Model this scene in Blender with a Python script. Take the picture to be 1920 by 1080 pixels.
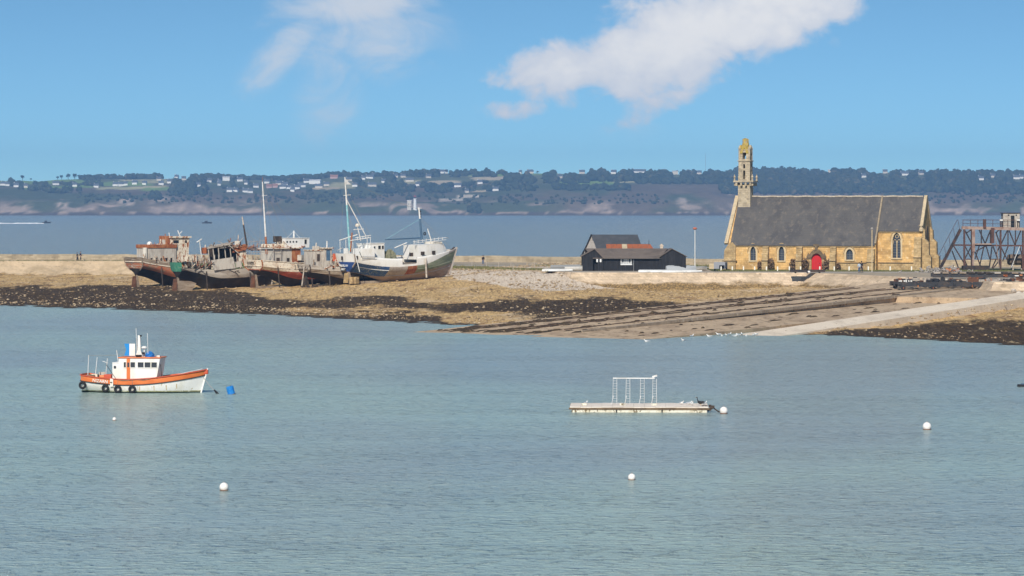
import bpy, bmesh, math, random
import numpy as np
from mathutils import Vector, Matrix

for _o in list(bpy.data.objects):
    bpy.data.objects.remove(_o)
sc = bpy.context.scene
COL = sc.collection
R = math.radians
rnd = random.Random(7)

# ------------------------------------------------------------------ camera
F, H, HY = 6000.0, 14.4, 389.6       # focal length in photo pixels, eye height, horizon row


def at(px, py, Y):
    return Vector(((px - 960) / F * Y, Y, H - (py - HY) / F * Y))


def atz(px, py, z):
    Y = (H - z) * F / (py - HY)
    return Vector(((px - 960) / F * Y, Y, z))


cam_d = bpy.data.cameras.new('camera')
cam = bpy.data.objects.new('camera', cam_d)
COL.objects.link(cam)
cam.location = (0, 0, H)
cam.rotation_euler = (R(90), 0, 0)
cam_d.sensor_width = 36.0
cam_d.lens = 36.0 * F / 1920.0
cam_d.shift_y = -(540 - HY) / 1920.0
cam_d.clip_start = 1.0
cam_d.clip_end = 40000.0
sc.camera = cam

# ------------------------------------------------------------------ light
SUN_EL, SUN_AZ = R(36), R(-13)       # sun behind the viewer, to the left
sun_d = bpy.data.lights.new('sun', 'SUN')
sun_d.energy = 5.0
sun_d.angle = R(0.53)
sun_d.color = (1.0, 0.92, 0.80)
sun = bpy.data.objects.new('sun', sun_d)
COL.objects.link(sun)
to_sun = Vector((math.sin(SUN_AZ) * math.cos(SUN_EL), -math.cos(SUN_AZ) * math.cos(SUN_EL), math.sin(SUN_EL)))
sun.rotation_euler = to_sun.to_track_quat('Z', 'Y').to_euler()
sun.location = (0, 0, 200)
sc.view_settings.view_transform = 'Standard'
sc.view_settings.look = 'None'
sc.view_settings.gamma = 1.0
sc.view_settings.exposure = 0.0
sc.view_settings.use_curve_mapping = False


class G:
    """thin wrapper: add a node, feed its inputs with values or sockets"""
    def __init__(self, tree):
        self.t = tree
        tree.nodes.clear()

    def n(self, kind, ins=None, **props):
        nd = self.t.nodes.new(kind)
        for k, v in props.items():
            setattr(nd, k, v)
        for k, v in (ins or {}).items():
            s = nd.inputs[k]
            if isinstance(v, bpy.types.NodeSocket):
                self.t.links.new(v, s)
            else:
                if s.type == 'RGBA' and len(v) == 3:
                    v = (*v, 1)
                s.default_value = v
        return nd

    def math(self, op, a, b=0.0, c=0.0, clamp=False):
        return self.n('ShaderNodeMath', {0: a, 1: b, 2: c}, operation=op, use_clamp=clamp).outputs[0]

    def mix(self, f, a, b, mode='MIX'):
        nd = self.n('ShaderNodeMix', data_type='RGBA', blend_type=mode)
        for i, v in ((0, f), (6, a), (7, b)):
            s = nd.inputs[i]
            if isinstance(v, bpy.types.NodeSocket):
                self.t.links.new(v, s)
            else:
                s.default_value = (*v, 1) if s.type == 'RGBA' and len(v) == 3 else v
        return nd.outputs[2]

    def noise(self, vec, scale, detail=4, rough=0.55, dist=0.0):
        return self.n('ShaderNodeTexNoise', {'Vector': vec, 'Scale': scale, 'Detail': detail, 'Roughness': rough, 'Distortion': dist}).outputs[0]

    def step(self, v, a, b):
        return self.n('ShaderNodeMapRange', {'Value': v, 'From Min': a, 'From Max': b}, interpolation_type='SMOOTHSTEP').outputs[0]

    def vec(self, v, scale=(1, 1, 1), loc=(0, 0, 0), rot=(0, 0, 0)):
        return self.n('ShaderNodeMapping', {'Vector': v, 'Scale': scale, 'Location': loc, 'Rotation': rot}).outputs[0]


# ------------------------------------------------------------------ sky (world)
world = bpy.data.worlds.new('World')
sc.world = world
world.use_nodes = True
g = G(world.node_tree)
tc = g.n('ShaderNodeTexCoord').outputs['Generated']
sep = g.n('ShaderNodeSeparateXYZ', {0: tc})
dx, dy, dz = sep.outputs
# clean winter air: the whole sky dome is read a little above its own elevation, so that the horizon keeps its blue
zz = g.math('ADD', g.math('MULTIPLY', g.math('MAXIMUM', dz, 0.0), 3.0), 0.058)
dome = g.n('ShaderNodeVectorMath', {0: g.n('ShaderNodeCombineXYZ', {0: dx, 1: dy, 2: zz}).outputs[0]}, operation='NORMALIZE').outputs[0]
sky = g.n('ShaderNodeTexSky', {'Vector': dome}, sky_type='NISHITA', sun_disc=False, sun_elevation=SUN_EL,
          sun_rotation=math.pi + SUN_AZ * -1, altitude=0.0, air_density=1.0, dust_density=0.15, ozone_density=4.5)
skyc = g.mix(1.0, sky.outputs[0], (0.92, 1.22, 1.19), 'MULTIPLY')
# clouds: broken cumulus in bearing / elevation, soft
az = g.math('ARCTAN2', dx, dy)
el = g.math('ARCSINE', dz)
pu = g.math('MULTIPLY', az, 6000.0)      # same units as photo pixels near the view axis
pv = g.math('MULTIPLY', el, 6000.0)
cc = g.n('ShaderNodeCombineXYZ', {0: pu, 1: pv, 2: 0.0}).outputs[0]
n_big = g.noise(g.vec(cc, (1 / 520, 1 / 420, 1)), 1.0, 6, 0.62, 0.7)
n_fin = g.noise(g.vec(cc, (1 / 95, 1 / 80, 1), (3, 7, 0)), 1.0, 8, 0.66, 0.5)
#        centre (bearing, elevation), half sizes, tilt, density
CLOUDS = [(130, 262, 160, 54, 8, 1.05), (300, 310, 210, 82, 20, 1.3), (470, 375, 200, 76, 20, 1.35), (60, 250, 80, 30, 0, .6), (260, 190, 110, 30, 28, .74),
          (620, 440, 150, 80, 30, .9), (-5, 186, 85, 24, 0, .66), 
          (1700, 420, 420, 90, 10, .9), (-2300, 380, 500, 100, -5, .9), (3100, 700, 700, 170, 6, .9), (-4200, 800, 800, 200, 0, .9), (-900, 1150, 600, 160, 8, .9), (1300, 1300, 700, 180, -6, .9)]
VEIL = [(-300, 380, 150, 40, 6, 1.0), (-395, 330, 150, 34, 48, .8), (-335, 230, 130, 60, 75, .62), (-265, 315, 150, 75, 10, .66), (250, 180, 150, 50, 28, .45), (1500, 300, 420, 130, 10, .5), (-1900, 500, 500, 140, -8, .5)]


def blobs(lst):
    acc = None
    for (cx, cy, hx, hy, tilt, den) in lst:
        off = g.n('ShaderNodeVectorMath', {0: cc, 1: (cx, cy, 0)}, operation='SUBTRACT').outputs[0]
        rot = g.n('ShaderNodeVectorRotate', {'Vector': off, 'Angle': R(-tilt)}, rotation_type='Z_AXIS').outputs[0]
        scl = g.n('ShaderNodeVectorMath', {0: rot, 1: (1 / hx, 1 / hy, 1)}, operation='MULTIPLY').outputs[0]
        ln = g.n('ShaderNodeVectorMath', {0: scl}, operation='LENGTH').outputs['Value']
        b = g.math('MULTIPLY', g.step(ln, 1.9, 0.1), den)
        acc = b if acc is None else g.math('MAXIMUM', acc, b)
    return acc


mid_c = blobs(CLOUDS)
mid_v = blobs(VEIL)
raw = g.math('ADD', g.math('MULTIPLY', mid_c, 0.85), g.math('ADD', g.math('MULTIPLY', g.math('SUBTRACT', n_big, .5), .95), g.math('MULTIPLY', g.math('SUBTRACT', n_fin, .5), .95)))
vor = g.n('ShaderNodeTexVoronoi', {'Vector': g.vec(cc, (1 / 75, 1 / 62, 1)), 'Scale': 1.0, 'Detail': 2.0, 'Roughness': .6, 'Randomness': 1.0}, feature='F1').outputs['Distance']
raw = g.math('ADD', raw, g.math('MULTIPLY', g.math('SUBTRACT', .66, vor), .30))
cov = g.step(raw, 0.16, 0.58)
cov = g.math('MULTIPLY', cov, g.step(mid_c, 0.0, 0.25))
ccol = g.mix(g.step(raw, .35, 1.05), (6.9, 7.25, 8.0), (9.0, 8.9, 8.85))
n_wisp = g.noise(g.vec(cc, (1 / 170, 1 / 120, 1), (9, 2, 0), (0, 0, R(-35))), 1.0, 8, 0.62, 1.2)
veil = g.math('MULTIPLY', g.math('MULTIPLY', g.step(g.math('ADD', mid_v, g.math('MULTIPLY', g.math('SUBTRACT', n_wisp, .5), 1.7)), .10, 1.25), g.step(mid_v, .02, .5)), .80)
skyc = g.mix(veil, skyc, (7.6, 7.7, 8.0))
skyc = g.mix(g.math('MULTIPLY', cov, .97), skyc, ccol)
bg = g.n('ShaderNodeBackground', {'Color': skyc, 'Strength': 0.10})
g.t.links.new(bg.outputs[0], g.n('ShaderNodeOutputWorld').inputs[0])

# ------------------------------------------------------------------ small library
def sm(a, b, x):
    t = min(1.0, max(0.0, (x - a) / (b - a)))
    return t * t * (3 - 2 * t)


def tag(o, label=None, cat=None, group=None, kind=None):
    for k, v in (('label', label), ('category', cat), ('group', group), ('kind', kind)):
        if v:
            o[k] = v
    return o


def empty(name, loc=(0, 0, 0), rz=0.0, label=None, cat=None, group=None):
    o = bpy.data.objects.new(name, None)
    o.empty_display_size = 0.2
    COL.objects.link(o)
    o.location = loc
    o.rotation_euler = (0, 0, rz)
    return tag(o, label, cat, group)


def copy_tree(o, parent=None):
    c = o.copy()
    COL.objects.link(c)
    c.parent = parent
    for ch in list(o.children):
        copy_tree(ch, c)
    return c


class MB:
    """collects faces, builds ONE mesh object"""
    def __init__(self):
        self.v, self.f = [], []

    def add(self, vs, fs):
        b = len(self.v)
        self.v += [tuple(p) for p in vs]
        self.f += [tuple(i + b for i in q) for q in fs]
        return self

    def box(self, c, s, rz=0.0, M=None):
        x, y, z = s[0] / 2, s[1] / 2, s[2] / 2
        P = [Vector(p) for p in ((-x, -y, -z), (x, -y, -z), (x, y, -z), (-x, y, -z), (-x, -y, z), (x, -y, z), (x, y, z), (-x, y, z))]
        T = Matrix.Translation(c) @ (M if M else Matrix.Rotation(rz, 4, 'Z'))
        return self.add([T @ p for p in P], [(0, 3, 2, 1), (4, 5, 6, 7), (0, 1, 5, 4), (1, 2, 6, 5), (2, 3, 7, 6), (3, 0, 4, 7)])

    def span(self, a, b):
        return self.box([(a[i] + b[i]) / 2 for i in range(3)], [abs(b[i] - a[i]) for i in range(3)])

    def tube(self, a, b, r, r2=None, n=8):
        a, b = Vector(a), Vector(b)
        r2 = r if r2 is None else r2
        d = (b - a).normalized()
        u = d.orthogonal().normalized()
        w = d.cross(u)
        vs = []
        for p, rr in ((a, r), (b, r2)):
            for k in range(n):
                t = 2 * math.pi * k / n + math.pi / n
                vs.append(p + (u * math.cos(t) + w * math.sin(t)) * rr)
        fs = [(k, (k + 1) % n, n + (k + 1) % n, n + k) for k in range(n)] + [tuple(range(n))[::-1], tuple(range(n, 2 * n))]
        return self.add(vs, fs)

    def path(self, pts, r, n=6):
        for a, b in zip(pts[:-1], pts[1:]):
            if (Vector(a) - Vector(b)).length > 1e-4:
                self.tube(a, b, r, n=n)
        return self

    def beam(self, a, b, w, h):
        """rectangular bar from a to b, w across, h in the upright sense"""
        a, b = Vector(a), Vector(b)
        d = (b - a).normalized()
        up = Vector((0, 0, 1)) if abs(d.z) < .95 else Vector((0, 1, 0))
        s = d.cross(up).normalized() * w / 2
        u = s.cross(d).normalized() * h / 2
        vs = [p + i * s + j * u for p in (a, b) for (i, j) in ((-1, -1), (1, -1), (1, 1), (-1, 1))]
        return self.add(vs, [(0, 1, 2, 3), (7, 6, 5, 4), (0, 4, 5, 1), (1, 5, 6, 2), (2, 6, 7, 3), (3, 7, 4, 0)])

    def prism(self, outline, depth, T=None):
        """outline [(x,z)] in the xz plane, pushed along +y by depth"""
        n = len(outline)
        vs = [Vector((x, 0, z)) for x, z in outline] + [Vector((x, depth, z)) for x, z in outline]
        if T is not None:
            vs = [T @ v for v in vs]
        return self.add(vs, [tuple(range(n)), tuple(range(2 * n - 1, n - 1, -1))] + [(k, n + k, n + (k + 1) % n, (k + 1) % n) for k in range(n)])

    def lathe(self, prof, n=16, c=(0, 0, 0), M=None):
        """prof [(r,z)] turned about z"""
        vs, fs = [], []
        for r, z in prof:
            for k in range(n):
                t = 2 * math.pi * k / n
                p = Vector((r * math.cos(t), r * math.sin(t), z))
                vs.append((M @ p if M else p) + Vector(c))
        for i in range(len(prof) - 1):
            for k in range(n):
                fs.append((i * n + k, i * n + (k + 1) % n, (i + 1) * n + (k + 1) % n, (i + 1) * n + k))
        fs.append(tuple(range(n))[::-1])
        fs.append(tuple(range((len(prof) - 1) * n, len(prof) * n)))
        return self.add(vs, fs)

    def torus(self, c, axis, r1, r2, n=16, k=8):
        q = Vector(axis).normalized().to_track_quat('Z', 'Y')
        vs, fs = [], []
        for i in range(n):
            a = 2 * math.pi * i / n
            for j in range(k):
                b = 2 * math.pi * j / k
                p = Vector(((r1 + r2 * math.cos(b)) * math.cos(a), (r1 + r2 * math.cos(b)) * math.sin(a), r2 * math.sin(b)))
                vs.append(q @ p + Vector(c))
                fs.append((i * k + j, ((i + 1) % n) * k + j, ((i + 1) % n) * k + (j + 1) % k, i * k + (j + 1) % k))
        return self.add(vs, fs)

    def grid(self, rows, close=False):
        n = len(rows[0])
        vs = [p for r in rows for p in r]
        fs = []
        for i in range(len(rows) - 1):
            for j in range(n if close else n - 1):
                fs.append((i * n + j, i * n + (j + 1) % n, (i + 1) * n + (j + 1) % n, (i + 1) * n + j))
        return self.add(vs, fs)

    def mesh(self, name, mat=None, smooth=False, fix=True):
        me = bpy.data.meshes.new(name)
        me.from_pydata(self.v, [], self.f)
        if fix:
            bm = bmesh.new()
            bm.from_mesh(me)
            bmesh.ops.recalc_face_normals(bm, faces=bm.faces)
            bm.to_mesh(me)
            bm.free()
        if mat:
            me.materials.append(mat)
        if smooth:
            me.polygons.foreach_set('use_smooth', [True] * len(me.polygons))
        me.update()
        return me

    def build(self, name, mat=None, parent=None, smooth=False, bevel=0.0, fix=True):
        o = bpy.data.objects.new(name, self.mesh(name, mat, smooth, fix))
        COL.objects.link(o)
        if parent:
            o.parent = parent
        if bevel:
            b = o.modifiers.new('bevel', 'BEVEL')
            b.width, b.segments, b.limit_method = bevel, 2, 'ANGLE'
        return o


def cut(o, cutters):
    """subtract MB shapes from a closed mesh object and bake the result"""
    c = MB()
    for m in cutters:
        c.add(m.v, m.f)
    co = c.build('cutter', None, o.parent)
    bpy.context.view_layer.update()
    md = o.modifiers.new('cut', 'BOOLEAN')
    md.operation, md.object, md.solver = 'DIFFERENCE', co, 'EXACT'
    md.use_self = True
    dg = bpy.context.evaluated_depsgraph_get()
    dg.update()
    me = bpy.data.meshes.new_from_object(o.evaluated_get(dg))
    o.modifiers.clear()
    o.data = me
    bpy.data.objects.remove(co)
    return o


def np_mesh(name, V, Q, mat=None, parent=None, smooth=False, attrs=None, cols=None):
    """fast mesh from numpy arrays; Q is (n,3) or (n,4)"""
    me = bpy.data.meshes.new(name)
    k = Q.shape[1]
    me.vertices.add(len(V))
    me.vertices.foreach_set('co', np.asarray(V, np.float32).ravel())
    me.loops.add(Q.size)
    me.loops.foreach_set('vertex_index', Q.astype(np.int32).ravel())
    me.polygons.add(len(Q))
    me.polygons.foreach_set('loop_start', np.arange(0, Q.size, k, dtype=np.int32))
    me.polygons.foreach_set('loop_total', np.full(len(Q), k, np.int32))
    if smooth:
        me.polygons.foreach_set('use_smooth', np.ones(len(Q), bool))
    for an, av in (attrs or {}).items():
        a = me.attributes.new(an, 'FLOAT', 'POINT')
        a.data.foreach_set('value', np.asarray(av, np.float32))
    for an, av in (cols or {}).items():
        a = me.attributes.new(an, 'FLOAT_COLOR', 'POINT')
        a.data.foreach_set('color', np.concatenate([av, np.ones((len(av), 1))], 1).astype(np.float32).ravel())
    me.update(calc_edges=True)
    me.validate()
    if mat:
        me.materials.append(mat)
    o = bpy.data.objects.new(name, me)
    COL.objects.link(o)
    o.parent = parent
    return o


def hash2(i, j, s=0):
    h = np.sin(i * 127.1 + j * 311.7 + s * 74.7) * 43758.5453
    return h - np.floor(h)


def vnoise(x, y, s=0):
    i, j = np.floor(x), np.floor(y)
    u, v = x - i, y - j
    u, v = u * u * (3 - 2 * u), v * v * (3 - 2 * v)
    a, b, c, d = hash2(i, j, s), hash2(i + 1, j, s), hash2(i, j + 1, s), hash2(i + 1, j + 1, s)
    return (a * (1 - u) + b * u) * (1 - v) + (c * (1 - u) + d * u) * v


def fbm(x, y, oct=5, s=0, gain=.5):
    t, a, n = 0.0, 1.0, 0.0
    for k in range(oct):
        t = t + a * vnoise(x * 2 ** k + 13.7 * k, y * 2 ** k - 7.3 * k, s + k)
        n += a
        a *= gain
    return t / n


def ordinal(n):
    W = ['first', 'second', 'third', 'fourth', 'fifth', 'sixth', 'seventh', 'eighth', 'ninth', 'tenth', 'eleventh', 'twelfth', 'thirteenth', 'fourteenth', 'fifteenth',
         'sixteenth', 'seventeenth', 'eighteenth', 'nineteenth']
    T = {2: 'twent', 3: 'thirt', 4: 'fort', 5: 'fift', 6: 'sixt', 7: 'sevent', 8: 'eight'}
    if n <= 19:
        return W[n - 1]
    return T[n // 10] + ('ieth' if n % 10 == 0 else 'y-' + W[n % 10 - 1])


# ------------------------------------------------------------------ materials
def new_mat(name):
    m = bpy.data.materials.new(name)
    m.use_nodes = True
    g = G(m.node_tree)
    out = g.n('ShaderNodeOutputMaterial')
    b = g.n('ShaderNodeBsdfPrincipled')
    g.t.links.new(b.outputs[0], out.inputs[0])
    g.b = b
    return m, g


def setb(g, **kw):
    for k, v in kw.items():
        s = g.b.inputs[k.replace('_', ' ')]
        if isinstance(v, bpy.types.NodeSocket):
            g.t.links.new(v, s)
        else:
            s.default_value = (*v, 1) if s.type == 'RGBA' and len(v) == 3 else v


def aged(name, c1, c2=None, c3=None, scale=1.0, t=(.45, .62), t3=(.56, .66), rough=.8, bump=.25, bscale=9.0, st=(1, 1, 1), fine=.25, metal=0.0, lines=0.0, ldark=.5, bricks=None, spec=.3, weed=None):
    """weathered surface: c1 breaking up into c2 (large patches) and c3 (smaller spots); lines = plank spacing in z; bricks = (w, h) masonry joints"""
    m, g = new_mat(name)
    o = g.n('ShaderNodeTexCoord').outputs['Object']
    v = g.vec(o, st)
    col = g.mix(0.0, c1, c1)
    if c2:
        col = g.mix(g.step(g.noise(v, scale, 7, .62, .3), *t), c1, c2)
    if c3:
        col = g.mix(g.step(g.noise(g.vec(v, loc=(5, 3, 9)), scale * 3.1, 6, .65, .2), *t3), col, c3)
    f = g.noise(v, scale * 11, 5, .7)
    col = g.mix(1.0, col, g.n('ShaderNodeCombineColor', {0: g.math('MULTIPLY_ADD', f, 2 * fine, 1 - fine), 1: g.math('MULTIPLY_ADD', f, 2 * fine, 1 - fine), 2: g.math('MULTIPLY_ADD', f, 2 * fine, 1 - fine)}).outputs[0], 'MULTIPLY')
    h = g.noise(v, bscale, 5, .6)
    if lines:
        z = g.n('ShaderNodeSeparateXYZ', {0: o}).outputs[2]
        fr = g.math('FRACT', g.math('DIVIDE', g.math('ADD', z, g.math('MULTIPLY', g.noise(o, .4, 2), .2)), lines))
        ln = g.step(fr, .10, .03)
        col = g.mix(g.math('MULTIPLY', ln, ldark), col, (.02, .015, .012))
        h = g.math('SUBTRACT', h, g.math('MULTIPLY', ln, .8))
    if bricks:
        s3 = g.n('ShaderNodeSeparateXYZ', {0: o})
        uv = g.n('ShaderNodeCombineXYZ', {0: g.math('ADD', s3.outputs[0], s3.outputs[1]), 1: s3.outputs[2], 2: 0.0}).outputs[0]
        bt = g.n('ShaderNodeTexBrick', {'Vector': uv, 'Color1': (.35, .35, .35, 1), 'Color2': (1, 1, 1, 1), 'Mortar': (.5, .5, .5, 1), 'Scale': 1.0, 'Mortar Size': .02, 'Brick Width': bricks[0], 'Row Height': bricks[1], 'Bias': .1})
        k = g.math('MULTIPLY_ADD', bt.outputs[0], .5, .60)
        col = g.mix(1.0, col, g.n('ShaderNodeCombineColor', {0: k, 1: k, 2: k}).outputs[0], 'MULTIPLY')
        h = g.math('SUBTRACT', h, g.math('MULTIPLY', bt.outputs['Fac'], .6))
    if weed:      # weed line: wrack grows on the wall below this height
        zq = g.n('ShaderNodeSeparateXYZ', {0: o}).outputs[2]
        wz = g.math('ADD', zq, g.math('MULTIPLY', g.math('SUBTRACT', g.noise(g.vec(o, (.35, .35, 1)), 1.0, 5, .65), .5), 2.2))
        col = g.mix(g.step(wz, weed + .35, weed - .35), col, g.mix(g.step(f, .4, .65), (.12, .08, .035), (.34, .22, .09)))
    bn = g.n('ShaderNodeBump', {'Height': h, 'Strength': bump, 'Distance': .08})
    setb(g, Base_Color=col, Roughness=rough, Metallic=metal, Normal=bn.outputs[0], Specular_IOR_Level=spec)
    return m


def plain(name, c, rough=.5, fine=.12, **kw):
    return aged(name, c, fine=fine, rough=rough, bump=.08, **kw)

# ------------------------------------------------------------------ sea
m_sea, g = new_mat('sea_water')
o = g.n('ShaderNodeTexCoord').outputs['Object']
pw = g.n('ShaderNodeSeparateXYZ', {0: o})
patch = g.noise(g.vec(o, (1 / 46, 1 / 80, 1), (2, 0, 0)), 1.0, 3, .5, .5)
streak = g.noise(g.vec(o, (1 / 60, 1 / 9, 1), (0, 4, 0), (0, 0, R(6))), 1.0, 4, .6, .4)
w1 = g.noise(g.vec(o, (1.15, 1.7, 1), rot=(0, 0, R(14))), 1.0, 4, .55, .6)
w2 = g.noise(g.vec(o, (3.6, 5.2, 1), rot=(0, 0, R(-9))), 1.0, 4, .6, .4)
w3 = g.noise(g.vec(o, (.11, .22, 1)), 1.0, 3, .5)
w1 = g.math('ADD', g.math('MULTIPLY', g.step(w1, .50, .78), .8), g.math('MULTIPLY', w1, .35))        # scattered wavelets on a smoother sheet
hgt = g.math('ADD', g.math('ADD', g.math('MULTIPLY', w1, 1.5), g.math('MULTIPLY', w2, .30)), g.math('MULTIPLY', w3, 1.0))
bn = g.n('ShaderNodeBump', {'Height': hgt, 'Strength': g.math('MULTIPLY_ADD', streak, .9, .35), 'Distance': 1.0})
# shallow harbour water is milky green, the open roadstead darker and bluer
body = g.mix(g.step(patch, .35, .7), (.30, .385, .40), (.35, .475, .44))
body = g.mix(g.step(pw.outputs[1], 430, 620), body, (.28, .33, .33))
setb(g, Base_Color=body, Roughness=.22, IOR=1.333, Normal=bn.outputs[0])
MB().add([(-6000, -60, 0), (6000, -60, 0), (6000, 6400, 0), (-6000, 6400, 0)], [(0, 1, 2, 3)]).build('sea', m_sea, fix=False)
tag(bpy.data.objects['sea'], kind='structure')

# ------------------------------------------------------------------ slipway planes (needed by the beach)
SU = Vector((.5504, .8349))           # up the slip, in plan
S0 = Vector((-3.8, 378.5))


def slip_along(x, y):
    return (x - S0.x) * SU.x + (y - S0.y) * SU.y


def slip_across(x, y):                # metres towards the viewer / right of the first rail
    return (x - S0.x) * SU.y - (y - S0.y) * SU.x


def slip_pt(al, ac, z=None):
    p = S0 + SU * al + Vector((SU.y, -SU.x)) * ac
    return Vector((p.x, p.y, 0.25 + 0.0275 * al if z is None else z))


# ------------------------------------------------------------------ beach
CTRL = [(0, 573, 0), (120, 577, 0), (240, 580, 0), (440, 588, 0), (600, 595, 0), (700, 600, 0), (800, 605, 0), (880, 610, 0), (930, 622, -.3), (1050, 632, -.3), (1250, 633, -.3), (1450, 634, -.25), (1600, 630, 0), (1720, 636, 0),
        (1830, 642, 0), (1920, 648, 0), (2100, 660, 0),
        (-150, 570, 0), (-150, 519, 1.2), (0, 519, 1.2), (120, 519, 1.2), (230, 519, 1.3), (0, 540, .75), (150, 540, .75),
        (250, 541, .74), (340, 549, .45), (480, 541, 1.1), (575, 540, 1.3), (655, 532, 2.05), (760, 527, 2.3), (850, 519, 2.9), (400, 520, 1.5), (560, 512, 2.2),
        (890, 514, 3.3), (930, 508, 4.04), (990, 508, 4.04), (1050, 511, 4.0), (1075, 514, 3.5), (860, 506, 3.7), (900, 503, 4.03), (1000, 500, 4.03),
        (550, 560, .75), (600, 575, .4), (700, 545, 1.4), (720, 575, .55), (820, 540, 1.9), (850, 580, .65), (950, 535, 2.3), (950, 555, 1.4), (1000, 585, .6), (1100, 540, 1.7), (1130, 565, 1.0), (1080, 528, 2.4),
        (1200, 543, 1.35), (1200, 565, 1.0), (1300, 546, 1.25), (1300, 562, 1.2), (1400, 547, 1.3), (1500, 546, 1.6), (1560, 545, 2.0),
        (1920, 585, 1.75), (1850, 588, 1.5), (1750, 602, 1.0), (1650, 618, .4), (1920, 615, .9), (1800, 625, .45), (2100, 590, 2.0), (2100, 625, .9),
        (0, 640, -1.6), (300, 650, -1.6), (600, 660, -1.6), (900, 690, -1.8), (1200, 690, -1.8), (1600, 690, -1.6), (1920, 700, -1.6), (2200, 700, -1.6), (2500, 600, 1.8), (2500, 650, .3), (2700, 620, 1.4), (2700, 670, 0), (2600, 730, -1.6)]
cp = np.array([[*atz(*c)[:]] for c in CTRL])
A = np.sqrt(((cp[:, None, :2] - cp[None, :, :2]) ** 2).sum(-1))
nC = len(cp)
K = np.zeros((nC + 3, nC + 3))
K[:nC, :nC] = A + np.eye(nC) * -0.6
K[:nC, nC] = 1
K[:nC, nC + 1:] = cp[:, :2] / 100
K[nC, :nC] = 1
K[nC + 1:, :nC] = cp[:, :2].T / 100
W = np.linalg.solve(K, np.concatenate([cp[:, 2], [0, 0, 0]]))


def beach_base(x, y):
    x, y = np.asarray(x, float), np.asarray(y, float)
    z = W[nC] + W[nC + 1] * x / 100 + W[nC + 2] * y / 100
    for k in range(nC):
        z = z + W[k] * np.sqrt((x - cp[k, 0]) ** 2 + (y - cp[k, 1]) ** 2)
    return z


def bands(px, py):
    """weed cover of the foreshore: dark wrack, golden wrack, bare pale shingle (0..1 each)"""
    ip = np.interp
    a0 = ip(px, [0, 240, 330, 440, 520, 657, 740, 800, 850, 900, 1050, 1200, 1290, 1340], [537, 537, 541, 547, 562, 559, 556, 569, 566, 565, 560, 558, 569, 575])
    a1 = ip(px, [0, 240, 440, 520, 657, 740, 800, 850, 900, 1050, 1200, 1290, 1340], [640, 640, 640, 580, 576, 579, 583, 586, 587, 594, 596, 580, 575])
    b0 = ip(px, [430, 440, 520, 657, 750, 820, 850], [640, 584, 584, 587, 586, 594, 612])
    c0 = ip(px, [1500, 1600, 1700, 1800, 1920, 2100], [640, 621, 610, 601, 597, 590])
    s = 3.4
    sg = lambda v: 1 / (1 + np.exp(-np.clip(v, -40, 40) / s))
    dA = sg(py - a0) * sg(a1 - py)
    dB = sg(py - b0) * sg(660 - py) * (px > 425) * (px < 850)
    dC = sg(py - c0) * (px > 1480)
    dark = np.clip(np.where(px > 1400, dC, np.maximum(dA, dB)), 0, 1)
    p0 = ip(px, [780, 850, 900, 1000, 1100, 1190, 1210], [500, 522, 532, 540, 540, 531, 500])
    pale = sg((p0 - py) * 1.2) * (px > 780) * (px < 1215)
    return dark, pale


xs = np.concatenate([np.arange(-128, 88, .55), np.arange(88, 135, 1.2)])
ys = np.concatenate([np.arange(318, 540, .7), np.arange(540, 634, .9)])
XX, YY = np.meshgrid(xs, ys)
X, Y = XX.ravel(), YY.ravel()
Z0 = beach_base(X, Y)
pxx = 960 + F * X / Y + (fbm(X / 9, Y / 9, 3, 4) - .5) * 60
pyy = HY + F * (H - Z0) / Y + (fbm(X / 6, Y / 14, 4, 9) - .5) * 17
dark, pale = bands(pxx, pyy)
lump = fbm(X / 1.6, Y / 1.6, 4, 2) - .5
lump2 = fbm(X / 7, Y / 7, 3, 5) - .5
amp = np.clip((Z0 + .5) / .8, .2, 1) * (.42 + .30 * dark) * (1 - .5 * pale)
Z = Z0 + lump * amp + lump2 * .22 * np.clip(Z0 + .2, 0, 1)
al, ac = slip_along(X, Y), slip_across(X, Y)
under = (ac > -3.5) & (ac < 34) & (al > -14) & (al < 118)
lim = np.where(ac < 16.5, 0.0275 * al - .3, 0.018 * al - .25)
Z = np.where(under, np.minimum(Z, lim), Z)
bt_ = atz(1400, 628, 0)
ba_ = (slip_along(bt_.x, bt_.y), slip_across(bt_.x, bt_.y))
Z = Z - .75 * np.exp(-((ac - (ba_[1] + 6.5)) / 4.5) ** 2) * np.clip((al - ba_[0] - 12) / 15, 0, 1)      # scour along the ramp wall
# nowhere above the causeway except on the shingle bank, and gone behind it
bank = np.clip(1 - np.abs((X - 0) / 14), 0, 1) * np.clip((575 - Y) / 20, 0, 1)
Z = np.minimum(Z, 3.6 + .5 * np.clip(bank * 4, 0, 1))
Z = np.where(Y > np.interp(X, [-128, -75, -40, 2, 36, 68, 88], [626, 624, 606, 575, 545, 520, 445]), np.minimum(Z, 1.0), Z)


def beach_z(x, y):
    return float(beach_base(x, y))


nx, ny = len(xs), len(ys)
idx = np.arange(nx * ny).reshape(ny, nx)
Q = np.stack([idx[:-1, :-1], idx[:-1, 1:], idx[1:, 1:], idx[1:, :-1]], -1).reshape(-1, 4)

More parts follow.
